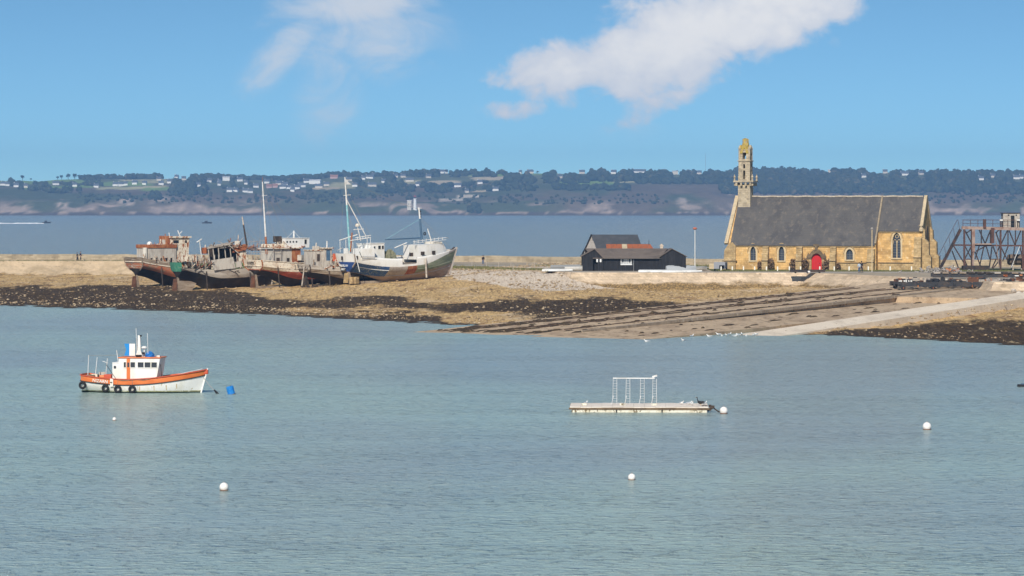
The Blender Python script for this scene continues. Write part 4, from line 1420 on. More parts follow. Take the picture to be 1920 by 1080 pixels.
def cabin(parent, name, x0, x1, y0, y1, z0, z1, mat, roofmat, over=.15, rt=.12, slant=0.0, wins=(), winmat=None, framemat=None, door=None, roofname='roof', holes=True, sub=None):
    """deckhouse; slant pushes the top of the front wall forward; wins: (face, u, z, w, h) with face s(tarboard) a(ft) f(ront)"""
    m = MB()
    m.add([(x0, y0, z0), (x1, y0, z0), (x1, y1, z0), (x0, y1, z0), (x0, y0, z1), (x1 + slant, y0, z1), (x1 + slant, y1, z1), (x0, y1, z1)],
          [(0, 3, 2, 1), (4, 5, 6, 7), (0, 1, 5, 4), (1, 2, 6, 5), (2, 3, 7, 6), (3, 0, 4, 7)])
    o = m.build(name, mat, parent, bevel=.03)
    if holes:
        cs = []
        for (f, u, z, w, h) in wins:
            cs.append(MB().box((u, y0, z), (w, .3, h)) if f == 's' else MB().box((x0, u, z), (.3, w, h)) if f == 'a' else MB().box((x1 + slant * (z - z0) / (z1 - z0), u, z), (.3, w, h)))
        if door:
            cs.append(MB().box((door[0], y0, z0 + door[2] / 2 + .02), (door[1], .5, door[2])) if len(door) == 3 else MB().box((x0, door[0], z0 + door[2] / 2 + .02), (.5, door[1], door[2])))
        if cs:
            o.modifiers.clear()
            cut(o, cs)
    MB().box(((x0 + x1 + slant) / 2, (y0 + y1) / 2, z1 + rt / 2 + .002), (x1 + slant - x0 + 2 * over, y1 - y0 + 2 * over, rt)).build(roofname, roofmat, o, bevel=.03)
    for (f, u, z, w, h) in wins:
        if f == 's':
            c, sz = (u, y0 + .06, z), (w - .01, .04, h - .01)
        elif f == 'a':
            c, sz = (x0 + .06, u, z), (.04, w - .01, h - .01)
        else:
            c, sz = (x1 + slant * (z - z0) / (z1 - z0) - .06, u, z), (.04, w - .01, h - .01)
        wo = MB().box(c, sz).build('window', winmat or m_dkwin, o)
        if framemat:
            fm = MB()
            t = .045
            for q in (-1, 1):
                if f == 's':
                    fm.box((u + q * (w / 2 + t / 2), y0 - .012, z), (t, .05, h + 2 * t)).box((u, y0 - .012, z + q * (h / 2 + t / 2)), (w, .05, t))
                elif f == 'a':
                    fm.box((x0 - .012, u + q * (w / 2 + t / 2), z), (.05, t, h + 2 * t)).box((x0 - .012, u, z + q * (h / 2 + t / 2)), (.05, w, t))
            if fm.v:
                fm.build('frame', framemat, wo)
    return o


def debris(parent, name, mat, x0, x1, y0, y1, z0, n, seed, lmin=.6, lmax=2.4, up=.5, w=.14):
    """a tangle of loose boards and broken frames"""
    q = random.Random(seed)
    m = MB()
    for _ in range(n):
        a = Vector((q.uniform(x0, x1), q.uniform(y0, y1), z0 + q.uniform(0, .3)))
        d = Vector((q.gauss(0, 1), q.gauss(0, .7), abs(q.gauss(0, up)))).normalized() * q.uniform(lmin, lmax)
        m.beam(a, a + d, q.uniform(.05, w), q.uniform(.04, .1))
    o = m.build(name, mat, parent)
    return tag(o, kind='stuff')


def props(parent, H_, mat, xs_, ground, lean=.5, side=-1):
    for x in xs_:
        t = x / H_.L
        p = H_.pt(t, .62, side)
        g0 = Vector((x, p.y + side * lean, ground))
        bar(parent, 'prop', g0, p + Vector((0, side * .08, .2)), .12, mat, 6, .10)


m_rustgrey = aged('grey_flaking_transom', (.52, .44, .36), (.38, .20, .11), (.22, .30, .20), 1.4, t=(.5, .62), t3=(.58, .66), fine=.3, rough=.85)
m_rust = aged('rust', (.30, .095, .038), (.42, .18, .075), (.10, .045, .028), 1.6, st=(1, 1, .5), fine=.35, bump=.4, rough=.9)
m_rudder = aged('rusty_rudder', (.13, .06, .035), (.20, .09, .05), (.07, .045, .03), 1.4, fine=.35, bump=.4, rough=.9)
m_rustcream = aged('rust_streaked_cream', (.76, .68, .54), (.34, .12, .045), (.20, .085, .045), 1.6, t=(.49, .60), t3=(.54, .62), st=(1.4, 1.4, .45), fine=.25, rough=.8)
m_greywood = aged('weathered_grey_wood', (.50, .44, .37), (.32, .265, .215), (.14, .105, .08), .8, t3=(.6, .7), st=(.35, .35, 1.6), fine=.3, lines=.24, ldark=.55, bump=.5)
m_brownwood = aged('bare_brown_planking', (.28, .21, .15), (.40, .325, .245), (.10, .07, .05), 1.2, t3=(.56, .68), st=(.3, .3, 1.8), fine=.35, lines=.22, ldark=.6, bump=.5)
m_redhull = aged('faded_red_planking', (.50, .17, .085), (.40, .27, .18), (.20, .15, .09), 1.4, t=(.46, .62), t3=(.56, .68), st=(.4, .4, 1.5), fine=.3, lines=.22, ldark=.5, bump=.5)
m_bottom = aged('shaded_bottom', (.028, .022, .017), (.05, .038, .027), (.03, .032, .018), .6, fine=.35, lines=.25, ldark=.5, bump=.5)  # shade under the hulls is put into this near-black colour
m_creamhull = aged('flaking_cream_paint', (.80, .71, .57), (.66, .54, .41), (.36, .16, .07), 1.3, t3=(.56, .64), st=(.7, .7, .9), fine=.22, lines=.24, ldark=.35)
m_redband = aged('flaking_red_paint', (.58, .125, .065), (.40, .11, .06), (.60, .36, .21), 1.0, t3=(.58, .68), st=(.6, .6, 1.2), fine=.3, lines=.24, ldark=.4)
m_whitepaint = aged('white_boat_paint', (.78, .77, .74), (.70, .68, .62), (.42, .28, .18), .7, t3=(.68, .76), st=(1, 1, .5), fine=.10, rough=.5)
m_blue = aged('dark_blue_boat_paint', (.022, .070, .25), (.03, .09, .30), (.16, .20, .28), .8, t3=(.64, .74), fine=.2, rough=.45)
m_bluefade = aged('flaking_blue_paint', (.035, .11, .32), (.10, .17, .27), (.34, .37, .42), 1.2, t=(.48, .6), t3=(.56, .64), st=(1, 1, .4), fine=.25, rough=.6)
m_greypl = aged('grey_primer_plank', (.46, .41, .365), (.38, .33, .29), (.26, .20, .155), .9, fine=.25, lines=.24, ldark=.45)
m_greenh = aged('faded_green_paint', (.20, .235, .155), (.29, .31, .215), (.11, .12, .08), .9, t3=(.60, .7), st=(.4, .4, 1.4), fine=.28, lines=.26, ldark=.55)
m_greenb = aged('bright_green_paint', (.05, .22, .14), (.10, .28, .18), (.25, .20, .10), 1.4, t3=(.60, .68), fine=.3)
m_mossdeck = aged('mossy_green_wood', (.13, .21, .09), (.20, .22, .12), (.08, .11, .06), 1.1, fine=.3)
m_greyplate = aged('pale_grey_sheet', (.52, .475, .41), (.38, .33, .28), (.58, .54, .48), 1.3, st=(1.5, 1.5, .4), fine=.15)
m_pinkhull = aged('faded_pinkish_brown_bottom', (.42, .32, .25), (.32, .24, .18), (.46, .28, .21), .7, t3=(.60, .70), st=(.3, .3, 1.6), fine=.3, lines=.24, ldark=.5)
m_orangeboot = aged('orange_boot_top', (.42, .15, .065), (.34, .14, .07), (.22, .12, .07), 1.2, fine=.25)
m_deckw = aged('old_deck', (.24, .20, .16), (.17, .14, .11), None, 1.0, fine=.3)
m_turq = aged('turquoise_mast_paint', (.20, .47, .52), (.33, .56, .60), (.6, .62, .6), 1.4, fine=.15)
m_slateblue = aged('dark_blue_mast_paint', (.06, .12, .20), (.09, .16, .24), None, 2.0, fine=.2)
m_whitem = aged('white_metal', (.74, .74, .72), (.6, .58, .54), (.35, .2, .12), 1.8, t3=(.68, .76), fine=.12, rough=.5)
m_greym = aged('grey_pipe', (.36, .34, .32), (.28, .24, .21), (.22, .12, .08), 1.5, fine=.2)
m_blackwood = aged('blackened_timber', (.045, .035, .028), (.085, .06, .045), None, 1.2, fine=.4)
m_rope = plain('old_rope', (.30, .27, .22), .9)
m_net = aged('heaped_net', (.20, .195, .125), (.13, .135, .085), (.30, .25, .16), 2.0, fine=.4, bump=1.0, bscale=9)
m_orangefl = plain('orange_float', (.55, .12, .05), .6)
m_tank = aged('white_tank', (.66, .62, .54), (.40, .26, .16), None, 1.2, t=(.55, .66), fine=.2)
m_black = plain('black_rubber', (.018, .018, .02), .7)


class Frame:
    """places a wreck: origin at the foot of the transom, bow yawed away from the viewer; loc() gives boat coordinates of a photo point on the plane y"""
    def __init__(s, px, py, Y, yaw):
        s.p = at(px, py, Y)
        s.yaw = R(yaw)
        s.px, s.Y = px, Y

    def loc(s, px, py, y):
        k = (px - 960) / F
        c, sn = math.cos(s.yaw), math.sin(s.yaw)
        # solve for x:  X = p.x + x c - y sn ; Yw = p.y + x sn + y c ; X = k Yw
        x = (k * (s.p.y + y * c) - s.p.x + y * sn) / (c - k * sn)
        Yw = s.p.y + x * sn + y * c
        return Vector((x, y, H - (py - HY) / F * Yw - s.p.z))


def wreck(name, fr, label):
    return empty(name, fr.p, fr.yaw, label, 'boat', 'wrecked fishing boats drawn up on the beach')


def posts(parent, fr, pts, r, mat, name='stanchion'):
    for (a, b) in pts:
        bar(parent, name, a, b, r, mat, 5)


def stern_gear(e, H_, mat_post, mat_rud, z0=0.0):
    zt = H_.zb(0)
    MB().beam((.35, 0, z0), (-.05, 0, zt + .25), .34, .42).build('stern_post', mat_post, e)
    MB().add([(-.15, -.09, z0 + .15), (.0, -.09, zt), (-.75, -.09, zt - .1), (-1.0, -.09, z0 + .15), (-.15, .09, z0 + .15), (.0, .09, zt), (-.75, .09, zt - .1), (-1.0, .09, z0 + .15)],
             [(0, 1, 2, 3), (7, 6, 5, 4), (0, 4, 5, 1), (1, 5, 6, 2), (2, 6, 7, 3), (3, 7, 4, 0)]).build('rudder', mat_rud, e)
    MB().beam((.3, 0, z0 + .12), (H_.L * .93, 0, z0 + .12), .34, .42).build('keel', mat_post, e)


# ---- first wreck: rust-red hull, two-storey rusted house
f1 = Frame(256, 541, 545, 39)
b1 = wreck('rusty_red_wreck', f1, 'rust red wooden wreck with rusty cream deckhouse, farthest left of the beached boats')
h1 = Hull(19.5, 6.0, 4.35, 1.7, 1.0, 1.4, .75, .50, .92, wine=.9)
h1.band('hull_bottom', lambda t: 0, lambda t: .40, m_bottom, b1, 5)
h1.band('hull_side', lambda t: .40, lambda t: h1.vz(t, .75), m_redhull, b1, 5)
jr = random.Random(2)
h1.band('stern_panel', lambda t: .42, lambda t: 1.0, m_rustgrey, b1, 4, ns=2, t1=.012)
h1.band('bulwark', lambda t: h1.vz(t, .75), lambda t: 1.0, m_brownwood, b1, 3, drop=lambda t, j, sd: (t > .08 and j > .3 and math.sin(t * 61) > .55), thick=.10)
h1.rail('rubbing_strake', .75, .07, m_creamhull, b1, h=.16)
h1.deck('deck', .95, m_deckw, b1)
h1.stem(m_brownwood, b1)
stern_gear(b1, h1, m_brownwood, m_rudder)
L1 = f1.loc
a0, a1 = L1(279, 486, -1.9), L1(330, 466, -1.9)
ah = cabin(b1, 'aft_house', a0.x, a1.x, -1.9, 1.9, 3.7, a1.z + .1, m_greyplate, m_rust, .12, .6, wins=[('s', a0.x + .55 + k * 1.0, 4.75, .45, .9) for k in range(5)], framemat=m_rustcream)
for k in range(14):
    q = random.Random(k)
    bar(b1, 'railing_stub', (a0.x + .3 + k * .42, -1.8, a1.z + .3), (a0.x + .3 + k * .42 + q.uniform(-.1, .1), -1.8, a1.z + .6 + q.random() * .5), .05, m_rust, 4)
MB().tube((a0.x - .5, -1.5, 3.7), (a0.x - .5, -1.5, a1.z + .2), .42, .42, 12).build('ventilator', m_tank, b1)
MB().lathe([(.45, 0), (.5, .5), (.3, .85), (.05, .95)], 12, (a0.x + .6, -1.2, a1.z + .3)).build('white_float', m_whitem, b1)
w0, w1 = L1(322, 480, -1.6), L1(353, 446, -1.6)
wh = cabin(b1, 'wheelhouse', w0.x, w1.x, -1.6, 1.6, 4.4, w1.z, m_rustcream, m_rustcream, .28, .28, .25, wins=[('s', w0.x + .9, w1.z - .65, 1.15, .55), ('s', w1.x - .45, w1.z - .65, .42, .5), ('a', -.5, w1.z - .7, .6, .5), ('a', .6, w1.z - .7, .6, .5)])
MB().span((w0.x - .9, -1.2, a1.z), (w0.x - .1, 1.0, w1.z + .35)).build('funnel_casing', m_rust, b1, bevel=.06)
p_ = L1(320, 446, -.6)
bar(b1, 'white_pole', (p_.x, -.6, p_.z - 1.2), (p_.x - .35, -.6, p_.z + .9), .07, m_whitem)
p_ = L1(340, 446, -.5)
bar(b1, 'leaning_pole', (p_.x, -.5, p_.z - .2), (p_.x - .75, -.5, p_.z + 1.3), .10, m_whitem)
bar(b1, 'pole_arm', (p_.x - .3, -.5, p_.z + .75), (p_.x + .15, -.5, p_.z + 1.15), .06, m_whitem)
debris(b1, 'loose_timber', m_greywood, w0.x - 3.5, w1.x + 3, -2.4, 1.5, 3.6, 80, 5, .5, 1.9, .7, .18)
for x_ in (1.2, 2.6, 4.4):
    MB().box((x_, -2.0, 4.0), (.7, .6, .7), .3).build('deck_box', m_greywood, b1)
props(b1, h1, m_blackwood, (3.2, 10.5), -.1)
for k in range(10):
    t = .03 + k * .095
    p = h1.pt(t, 1, -1)
    bar(b1, 'bulwark_stanchion', p + Vector((0, .1, -.8)), p + Vector((0, .1, .25 + .25 * math.sin(k * 5))), .06, m_brownwood, 4)

# ---- second wreck: grey planking, green transom, collapsed upperworks
f2 = Frame(333, 549, 530, 32)
b2 = wreck('grey_collapsed_wreck', f2, 'grey collapsed wooden wreck with bright green transom, second from the left')
h2 = Hull(18.0, 6.0, 4.75, 1.2, .35, 1.2, .35, .50, .72, mid_full=3.0, wine=.9)
h2.band('hull_bottom', lambda t: 0, lambda t: .50, m_bottom, b2, 5)
h2.band('hull_side', lambda t: .50, lambda t: h2.vz(t, .95), m_greywood, b2, 4)
h2.band('green_bulwark', lambda t: h2.vz(t, .95), lambda t: 1.0, m_mossdeck, b2, 3, t0=.0, drop=lambda t, j, sd: (t < .30 and sd < 0 and j > -1) or math.sin(t * 47 + j * 3) > .72, thick=.08, transom=False)
# the surviving bright green transom board
tr = MB()
rws = []
for j in range(6):
    v = .42 + (.98 - .42) * j / 5
    a, b = h2.pt(0, v, -1), h2.pt(0, v, 1)
    rws.append([a * (1 - k / 6) + b * (k / 6) - Vector((.38 * math.sin(math.pi * k / 6) + .05, 0, 0)) for k in range(7)])
tr.grid(rws)
tr.build('transom', m_greenb, b2, smooth=True)
h2.deck('deck', 1.0, m_mossdeck, b2)
h2.stem(m_greywood, b2)
stern_gear(b2, h2, m_brownwood, m_rudder)
MB().prism([(.4, -.1), (2.2, -.1), (3.6, 1.9), (.1, 2.0)], .5, Matrix.Translation((0, -.25, 0))).build('skeg', m_brownwood, b2)
L2 = f2.loc
# cream crates of net weights at the stern
for k, (px, py) in enumerate(((346, 484), (357, 483), (368, 484), (349, 496), (361, 497))):
    p = L2(px, py, -2.2 + .3 * k)
    MB().box(p, (1.1, .9, .95), .2 * k).build('deck_locker', m_rustcream, b2)
# big grey sheet patch
c0, c1 = L2(398, 486, -3.2), L2(440, 505, -3.2)
MB().add([L2(396, 488, -3.15), L2(437, 482, -3.15), L2(442, 503, -3.2), L2(401, 507, -3.2), L2(396, 488, -3.03), L2(437, 482, -3.03), L2(442, 503, -3.08), L2(401, 507, -3.08)],
         [(0, 1, 2, 3), (7, 6, 5, 4), (0, 4, 5, 1), (1, 5, 6, 2), (2, 6, 7, 3), (3, 7, 4, 0)]).build('grey_sheet', m_greyplate, b2)
MB().add([L2(441, 491, -3.12), L2(452, 489, -3.12), L2(454, 500, -3.16), L2(443, 502, -3.16), L2(441, 491, -3.04), L2(452, 489, -3.04), L2(454, 500, -3.08), L2(443, 502, -3.08)],
         [(0, 1, 2, 3), (7, 6, 5, 4), (0, 4, 5, 1), (1, 5, 6, 2), (2, 6, 7, 3), (3, 7, 4, 0)]).build('small_grey_sheet', m_greyplate, b2)
MB().span((L2(392, 480, 1.2).x, 1.1, 3.6), (L2(460, 480, 1.2).x, 1.25, L2(430, 460, 1.2).z)).build('house_shade_panel', m_blackwood, b2)  # dark panel added to stand for the shade inside the house
MB().span((L2(444, 480, -1.9).x, -1.95, 3.9), (L2(462, 480, -1.9).x, -1.85, L2(455, 470, -1.9).z)).build('house_side_panel', m_rustcream, b2)
# collapsed house: dark roof frame on posts, tilted roof panel
for k, px in enumerate((393, 402, 412, 424, 434)):
    a, b = L2(px, 490, -2.0), L2(px - 3, 464 - k * .8, -2.0)
    bar(b2, 'house_post', a, b, .09, m_greywood, 5)
    a, b = L2(px + 6, 486, 1.0), L2(px + 6, 462 - k * .8, 1.0)
    bar(b2, 'house_post', a, b, .09, m_blackwood, 5)
q0, q1, q2, q3 = L2(388, 467, -2.2), L2(432, 459, -2.2), L2(440, 455, 1.6), L2(400, 462, 1.6)
MB().add([q0, q1, q2, q3] + [q + Vector((0, 0, .22)) for q in (q0, q1, q2, q3)], [(0, 1, 2, 3), (7, 6, 5, 4), (0, 4, 5, 1), (1, 5, 6, 2), (2, 6, 7, 3), (3, 7, 4, 0)]).build('sagging_roof', m_greywood, b2)
q0, q1, q2, q3 = L2(436, 474, -2.2), L2(462, 469, -2.2), L2(464, 459, .8), L2(440, 462, .8)
MB().add([q0, q1, q2, q3] + [q + Vector((0, 0, .15)) for q in (q0, q1, q2, q3)], [(0, 1, 2, 3), (7, 6, 5, 4), (0, 4, 5, 1), (1, 5, 6, 2), (2, 6, 7, 3), (3, 7, 4, 0)]).build('fallen_rusty_roof', m_rust, b2)
MB().beam(L2(427, 458, -2.3), L2(447, 475, -2.6), .3, .12).build('fallen_plank', m_greywood, b2)
debris(b2, 'tangled_timber', m_blackwood, q0.x - 7.5, q1.x + 3, -2.5, 2.0, 3.5, 150, 9, .7, 2.4, .9, .2)
debris(b2, 'tangled_planks', m_greywood, q0.x - 8, q1.x + 3, -2.7, 1.5, 3.4, 120, 10, .5, 2.1, 1.0, .2)
# scaffold-like gantry rails forward
for j, py in enumerate((452, 459, 466, 473)):
    bar(b2, 'gantry_rail', L2(464, py + 2, -1.5), L2(500, py - 1, -1.5), .05, m_greym, 5)
for k in range(7):
    px = 465 + k * 5.6
    bar(b2, 'gantry_post', L2(px, 488, -1.5), L2(px, 450 - (k % 3), -1.5), .05, m_greym, 5)
debris(b2, 'gantry_wreckage', m_rust, L2(466, 470, 0).x, L2(500, 470, 0).x, -1.6, 1.0, L2(480, 470, 0).z, 46, 12, .4, 1.5, .4, .08)
a, b = L2(463, 462, 0), L2(454, 406, 0)
bar(b2, 'derrick_mast', a, a.lerp(b, .72), .16, m_blackwood, 8, .12)
bar(b2, 'derrick_top', a.lerp(b, .72), b, .11, m_rustcream, 8, .06)
bar(b2, 'derrick_stay', a.lerp(b, .5), L2(476, 450, 0), .025, m_rope, 4)
a, b = L2(378, 484, -1.4), L2(374, 451, -1.4)
bar(b2, 'crooked_davit', a, b, .07, m_whitem)
bar(b2, 'davit_arm', b + Vector((-.5, 0, -.3)), b + Vector((.4, 0, .25)), .10, m_whitem)
for k in range(12):
    px = 360 + k * 8.5
    a = L2(px, 494, -2.6)
    bar(b2, 'broken_frame', a, a + Vector((.1 * math.sin(k * 3), .1, 1.0 + .6 * math.sin(k * 7.7))), .07, m_greywood, 4)
props(b2, h2, m_blackwood, (4.0, 12.0), -.1)

# ---- third wreck: cream over red, white wheelhouse
f3 = Frame(479, 541, 526, 38)
b3 = wreck('cream_and_red_wreck', f3, 'flaking cream and red wooden wreck with white wheelhouse, middle of the beached boats')
h3 = Hull(20.0, 6.0, 4.2, 1.5, .55, 1.3, .6, .52, .92, wine=.9)
h3.band('hull_bottom', lambda t: 0, lambda t: .34, m_bottom, b3, 5)
h3.band('red_side', lambda t: .34, lambda t: h3.vz(t, 1.55), m_redband, b3, 4)
h3.band('hull_side', lambda t: h3.vz(t, 1.55), lambda t: 1.0, m_creamhull, b3, 5, drop=lambda t, j, sd: (j > .7 and math.sin(t * 53 + 1) > .82), thick=.09)
h3.rail('rubbing_strake', 1.0, .06, m_creamhull, b3, h=.14)
h3.rail('gunwale', 0.0, .08, m_creamhull, b3, h=.12, t0=.01, sides=(-1,))
h3.deck('deck', .8, m_deckw, b3)
h3.stem(m_rust, b3)
stern_gear(b3, h3, m_brownwood, m_rudder)
L3 = f3.loc
for k, x_ in enumerate((-.72,)):
    Mt = Matrix.Translation((-.90, .15, 4.18)) @ Matrix.Rotation(R(-90), 4, 'Z') @ Matrix.Rotation(R(78), 4, 'X')
    text(b3, 'ROSIER', .62, Mt, m_blackwood, 'faded_name')
    text(b3, 'FLEURI', .52, Mt @ Matrix.Translation((0, -.68, 0)), m_blackwood, 'faded_name')
a0, a1 = L3(513, 486, -1.9), L3(562, 466, -1.9)
cabin(b3, 'deckhouse', a0.x, a1.x, -1.9, 1.9, 3.4, a1.z, m_greyplate, m_rustcream, .4, .14, wins=[('s', a0.x + .9, 4.6, .7, .9), ('s', a0.x + 2.9, 4.6, .6, .8)], winmat=m_blackwood)
MB().span((a0.x + 3.6, -1.98, 3.5), (a0.x + 5.3, -1.9 - .003, a1.z - .1)).build('rusty_panel', m_rust, b3)
w0, w1 = L3(535, 464, -1.5), L3(580, 447, -1.5)
cabin(b3, 'wheelhouse', w0.x, w1.x, -1.5, 1.5, a1.z + .15, w1.z, m_whitepaint, m_whitem, .08, .10, 0, wins=[('s', w1.x - .75, w1.z - .55, .5, .75)], framemat=m_whitem)
for k in range(4):
    MB().tube((w0.x + .35 + k * .62, -1.53, w1.z - .55), (w0.x + .35 + k * .62, -1.49, w1.z - .55), .16, None, 12).build('porthole', m_dkwin, b3)
MB().span((w0.x - 3.2, -1.2, a1.z + .14), (w0.x - .1, 1.0, a1.z + .75)).build('engine_casing', m_rustcream, b3, bevel=.15)
MB().box((w0.x - .7, -.2, w1.z - .1), (1.1, .9, 1.0)).build('blackened_funnel', m_blackwood, b3)
p = L3(551, 447, 0)
bar(b3, 'wheelhouse_mast', p, p + Vector((0, 0, 1.3)), .16, m_whitem, 8, .10)
bar(b3, 'mast_stay', p + Vector((0, 0, 1.2)), p + Vector((1.3, 0, 0)), .03, m_whitem, 4)
bar(b3, 'mast_stay', p + Vector((0, 0, 1.2)), p + Vector((-1.4, 0, .1)), .03, m_whitem, 4)
# aft awning frame and tall bleached mast
for px in (489, 500, 513, 527):
    bar(b3, 'awning_post', L3(px, 490, -2.2), L3(px, 466, -2.2), .05, m_greym, 5)
bar(b3, 'awning_rail', L3(484, 466.5, -2.2), L3(545, 465, -2.2), .06, m_whitem, 5)
bar(b3, 'awning_rail', L3(490, 458, 1.5), L3(545, 455, 1.5), .05, m_greym, 5)
bar(b3, 'awning_rail', L3(484, 473, -2.2), L3(525, 472, -2.2), .04, m_greym, 5)
a, b = L3(500, 476, 0), L3(492, 341, 0)
bar(b3, 'mast', a, a.lerp(b, .24), .20, m_rust, 8, .17)
bar(b3, 'mast_upper', a.lerp(b, .24), b, .15, m_whitem, 8, .08)
bar(b3, 'mast_step', b + Vector((-.1, 0, -2.3)), b + Vector((.9, 0, -2.2)), .05, m_whitem, 5)
bar(b3, 'mast_spike', b, b + Vector((0, 0, .8)), .03, m_rust, 4)
debris(b3, 'deck_clutter', m_blackwood, a0.x - 2.5, a1.x + 2, -2.2, 1.6, 3.4, 46, 20, .4, 1.5, .6)
debris(b3, 'deck_boards', m_greywood, a0.x - 2.5, a1.x + 3.5, -2.3, 1.6, 3.4, 30, 21, .4, 1.5, .6)
p = L3(566, 483, -2.3)
MB().box(p, (1.5, .8, .9), .4).build('white_deck_box', m_greyplate, b3)
props(b3, h3, m_blackwood, (2.6, 9.0), -.1)

# ---- fourth wreck: low bare brown hull
f4 = Frame(574, 540, 522, 31)
b4 = wreck('bare_brown_wreck', f4, 'low bare brown wooden wreck with small grey wheelhouse, second from the right')
h4 = Hull(17.5, 5.6, 3.35, 1.3, .5, 1.2, .4, .52, .74, wine=.85)
h4.band('hull_bottom', lambda t: 0, lambda t: .42, m_bottom, b4, 5)
h4.band('hull_side', lambda t: .42, lambda t: h4.vz(t, .55), m_brownwood, b4, 5)
h4.band('bulwark', lambda t: h4.vz(t, .55), lambda t: 1.0, m_greywood, b4, 3, drop=lambda t, j, sd: (math.sin(t * 58 + 2) > .35 and j > .25), thick=.08)
h4.rail('wale', .6, .06, m_greywood, b4, h=.16)
h4.rail('lower_wale', 1.15, .05, m_brownwood, b4, h=.14)
h4.deck('deck', .75, m_deckw, b4)
h4.stem(m_brownwood, b4)
stern_gear(b4, h4, m_blackwood, m_blackwood)
L4 = f4.loc
a0, a1 = L4(586, 488, -1.5), L4(607, 470, -1.5)
cabin(b4, 'grey_house', a0.x, a1.x, -1.5, 1.5, 2.8, a1.z, m_greyplate, m_rustcream, .15, .14, wins=[('s', a0.x + 1.1, a1.z - 1.15, .55, 1.2)], winmat=m_blackwood)
w0, w1 = L4(606, 488, -1.6), L4(622, 466, -1.6)
cabin(b4, 'wheelhouse', w0.x, w1.x, -1.6, 1.2, 2.8, w1.z, m_greyplate, m_rustcream, .3, .14, wins=[('s', w0.x + .95, w1.z - 1.1, .75, 1.75)], winmat=m_slateblue)
p = L4(613, 466, -.3)
bar(b4, 'white_stub_mast', p, p + Vector((0, 0, 1.25)), .11, m_whitem, 6)
for k in range(5):
    p = L4(626 + k * 3, 484, -1.2)
    MB().tube(p + Vector((0, 0, -.5)), p + Vector((0, 0, .75)), .24, .2, 8).build('orange_drum', m_orangefl, b4)
debris(b4, 'deck_wreckage', m_blackwood, a0.x - 2, w1.x + 4, -2.0, 1.5, 2.8, 50, 31, .4, 1.6, .5)
debris(b4, 'deck_boards', m_greywood, a0.x - 2, w1.x + 5, -2.2, 1.5, 2.8, 30, 32, .4, 1.6, .4)
p0 = L4(573, 489, -2.2)
bar(b4, 'leaning_pole', L4(566, 536, -3.4), L4(572, 488, -2.6), .10, m_greywood, 6)
props(b4, h4, m_blackwood, (3.0, 9.0), -.1)

# ---- fifth wreck: blue and white stern, green bow
f5 = Frame(654, 532, 518, 36)
b5 = wreck('blue_white_green_wreck', f5, 'white wreck with blue stern and green bow, farthest right of the beached boats')
b5.rotation_euler[1] = R(-1.3)
h5 = Hull(20.6, 5.9, 3.85, 1.30, 1.05, 1.5, .6, .47, .92, bow_full=2.6, wine=.7)
v_white = lambda t: h5.vz(t, 1.35 if t < .62 else 1.35 - .95 * sm(.62, .95, t))
v_boot = lambda t: h5.vz(t, 2.95 if t < .3 else 2.95 - .55 * sm(.3, .8, t))
v_low = lambda t: max(.02, h5.vz(t, 3.25))
h5.band('hull_bottom', lambda t: 0, v_low, m_pinkhull, b5, 5)
h5.band('boot_top', v_low, v_boot, m_orangeboot, b5, 2, ns=12, t1=.10)
h5.band('lower_side', v_low, v_boot, m_pinkhull, b5, 2, t0=.10, ns=30, transom=False)
h5.band('hull_side', v_boot, v_white, m_blue, b5, 4, ns=8, t1=.03)
h5.band('blue_flaking_side', v_boot, v_white, m_bluefade, b5, 4, ns=8, t0=.03, t1=.30, transom=False)
h5.band('grey_side', v_boot, v_white, m_greypl, b5, 4, ns=8, t0=.30, t1=.47, transom=False, sides=(-1,))
h5.band('rusty_side', v_boot, v_white, m_rust, b5, 4, ns=6, t0=.47, t1=.56, transom=False, sides=(-1,))
h5.band('port_side', v_boot, v_white, m_greypl, b5, 4, ns=8, t0=.30, t1=.56, transom=False, sides=(1,))
h5.band('green_bow', v_boot, v_white, m_greenh, b5, 4, ns=18, t0=.56, t1=1.0, transom=False)
h5.band('white_bulwark', v_white, lambda t: 1.0, m_whitepaint, b5, 4, ns=36, transom=True, thick=.09, drop=lambda t, j, sd: (.40 < t < .53 and sd < 0 and j > .05) or (t > .90))
h5.band('bow_bulwark', v_white, lambda t: 1.0, m_greypl, b5, 2, ns=6, t0=.90, t1=1.0, transom=False, thick=.09)
h5.rail('rubbing_strake', 1.95, .05, m_whitem, b5, h=.10, t0=.03, t1=.30, sides=(-1,))
h5.rail('lower_strake', 2.8, .05, m_greypl, b5, h=.13, t0=.3, t1=.97, sides=(-1,))
h5.rail('bow_strake', 1.95, .05, m_greenh, b5, h=.13, t0=.57, t1=.97, sides=(-1,))
h5.deck('deck', 1.1, m_deckw, b5)
h5.stem(m_greypl, b5)
stern_gear(b5, h5, m_brownwood, m_gold2)
for k in range(2):
    MB().box((.4 + .5 * k, -.5 - .3 * k, .55), (.8, .6, 1.1), .3).build('support_block', m_gold2, b5)
L5 = f5.loc
Mt = Matrix.Translation((-.80, .25, 2.95)) @ Matrix.Rotation(R(-90), 4, 'Z') @ Matrix.Rotation(R(76), 4, 'X')
text(b5, 'MAGELLAN', .50, Mt @ Matrix.Translation((0, 0, .0)), m_whitem, 'stern_name')
text(b5, 'BREST', .45, Mt @ Matrix.Translation((.1, -.6, 0)), m_whitem, 'stern_port')
MB().box((-.82, .6, 4.15), (.1, .42, .62)).build('stern_scupper', m_blackwood, b5)
p = h5.pt(.02, .86, -1)
MB().box(p + Vector((0, 0, -.1)), (.34, .12, .55)).build('side_scupper', m_blackwood, b5)
# black line on the white side, painted steel rod
a, b, c = L5(675, 472, -3.0), L5(679, 482, -3.06), L5(706, 483, -3.1)
MB().path([a, b, c], .05, 5).build('black_rubbing_bar', m_black, b5)
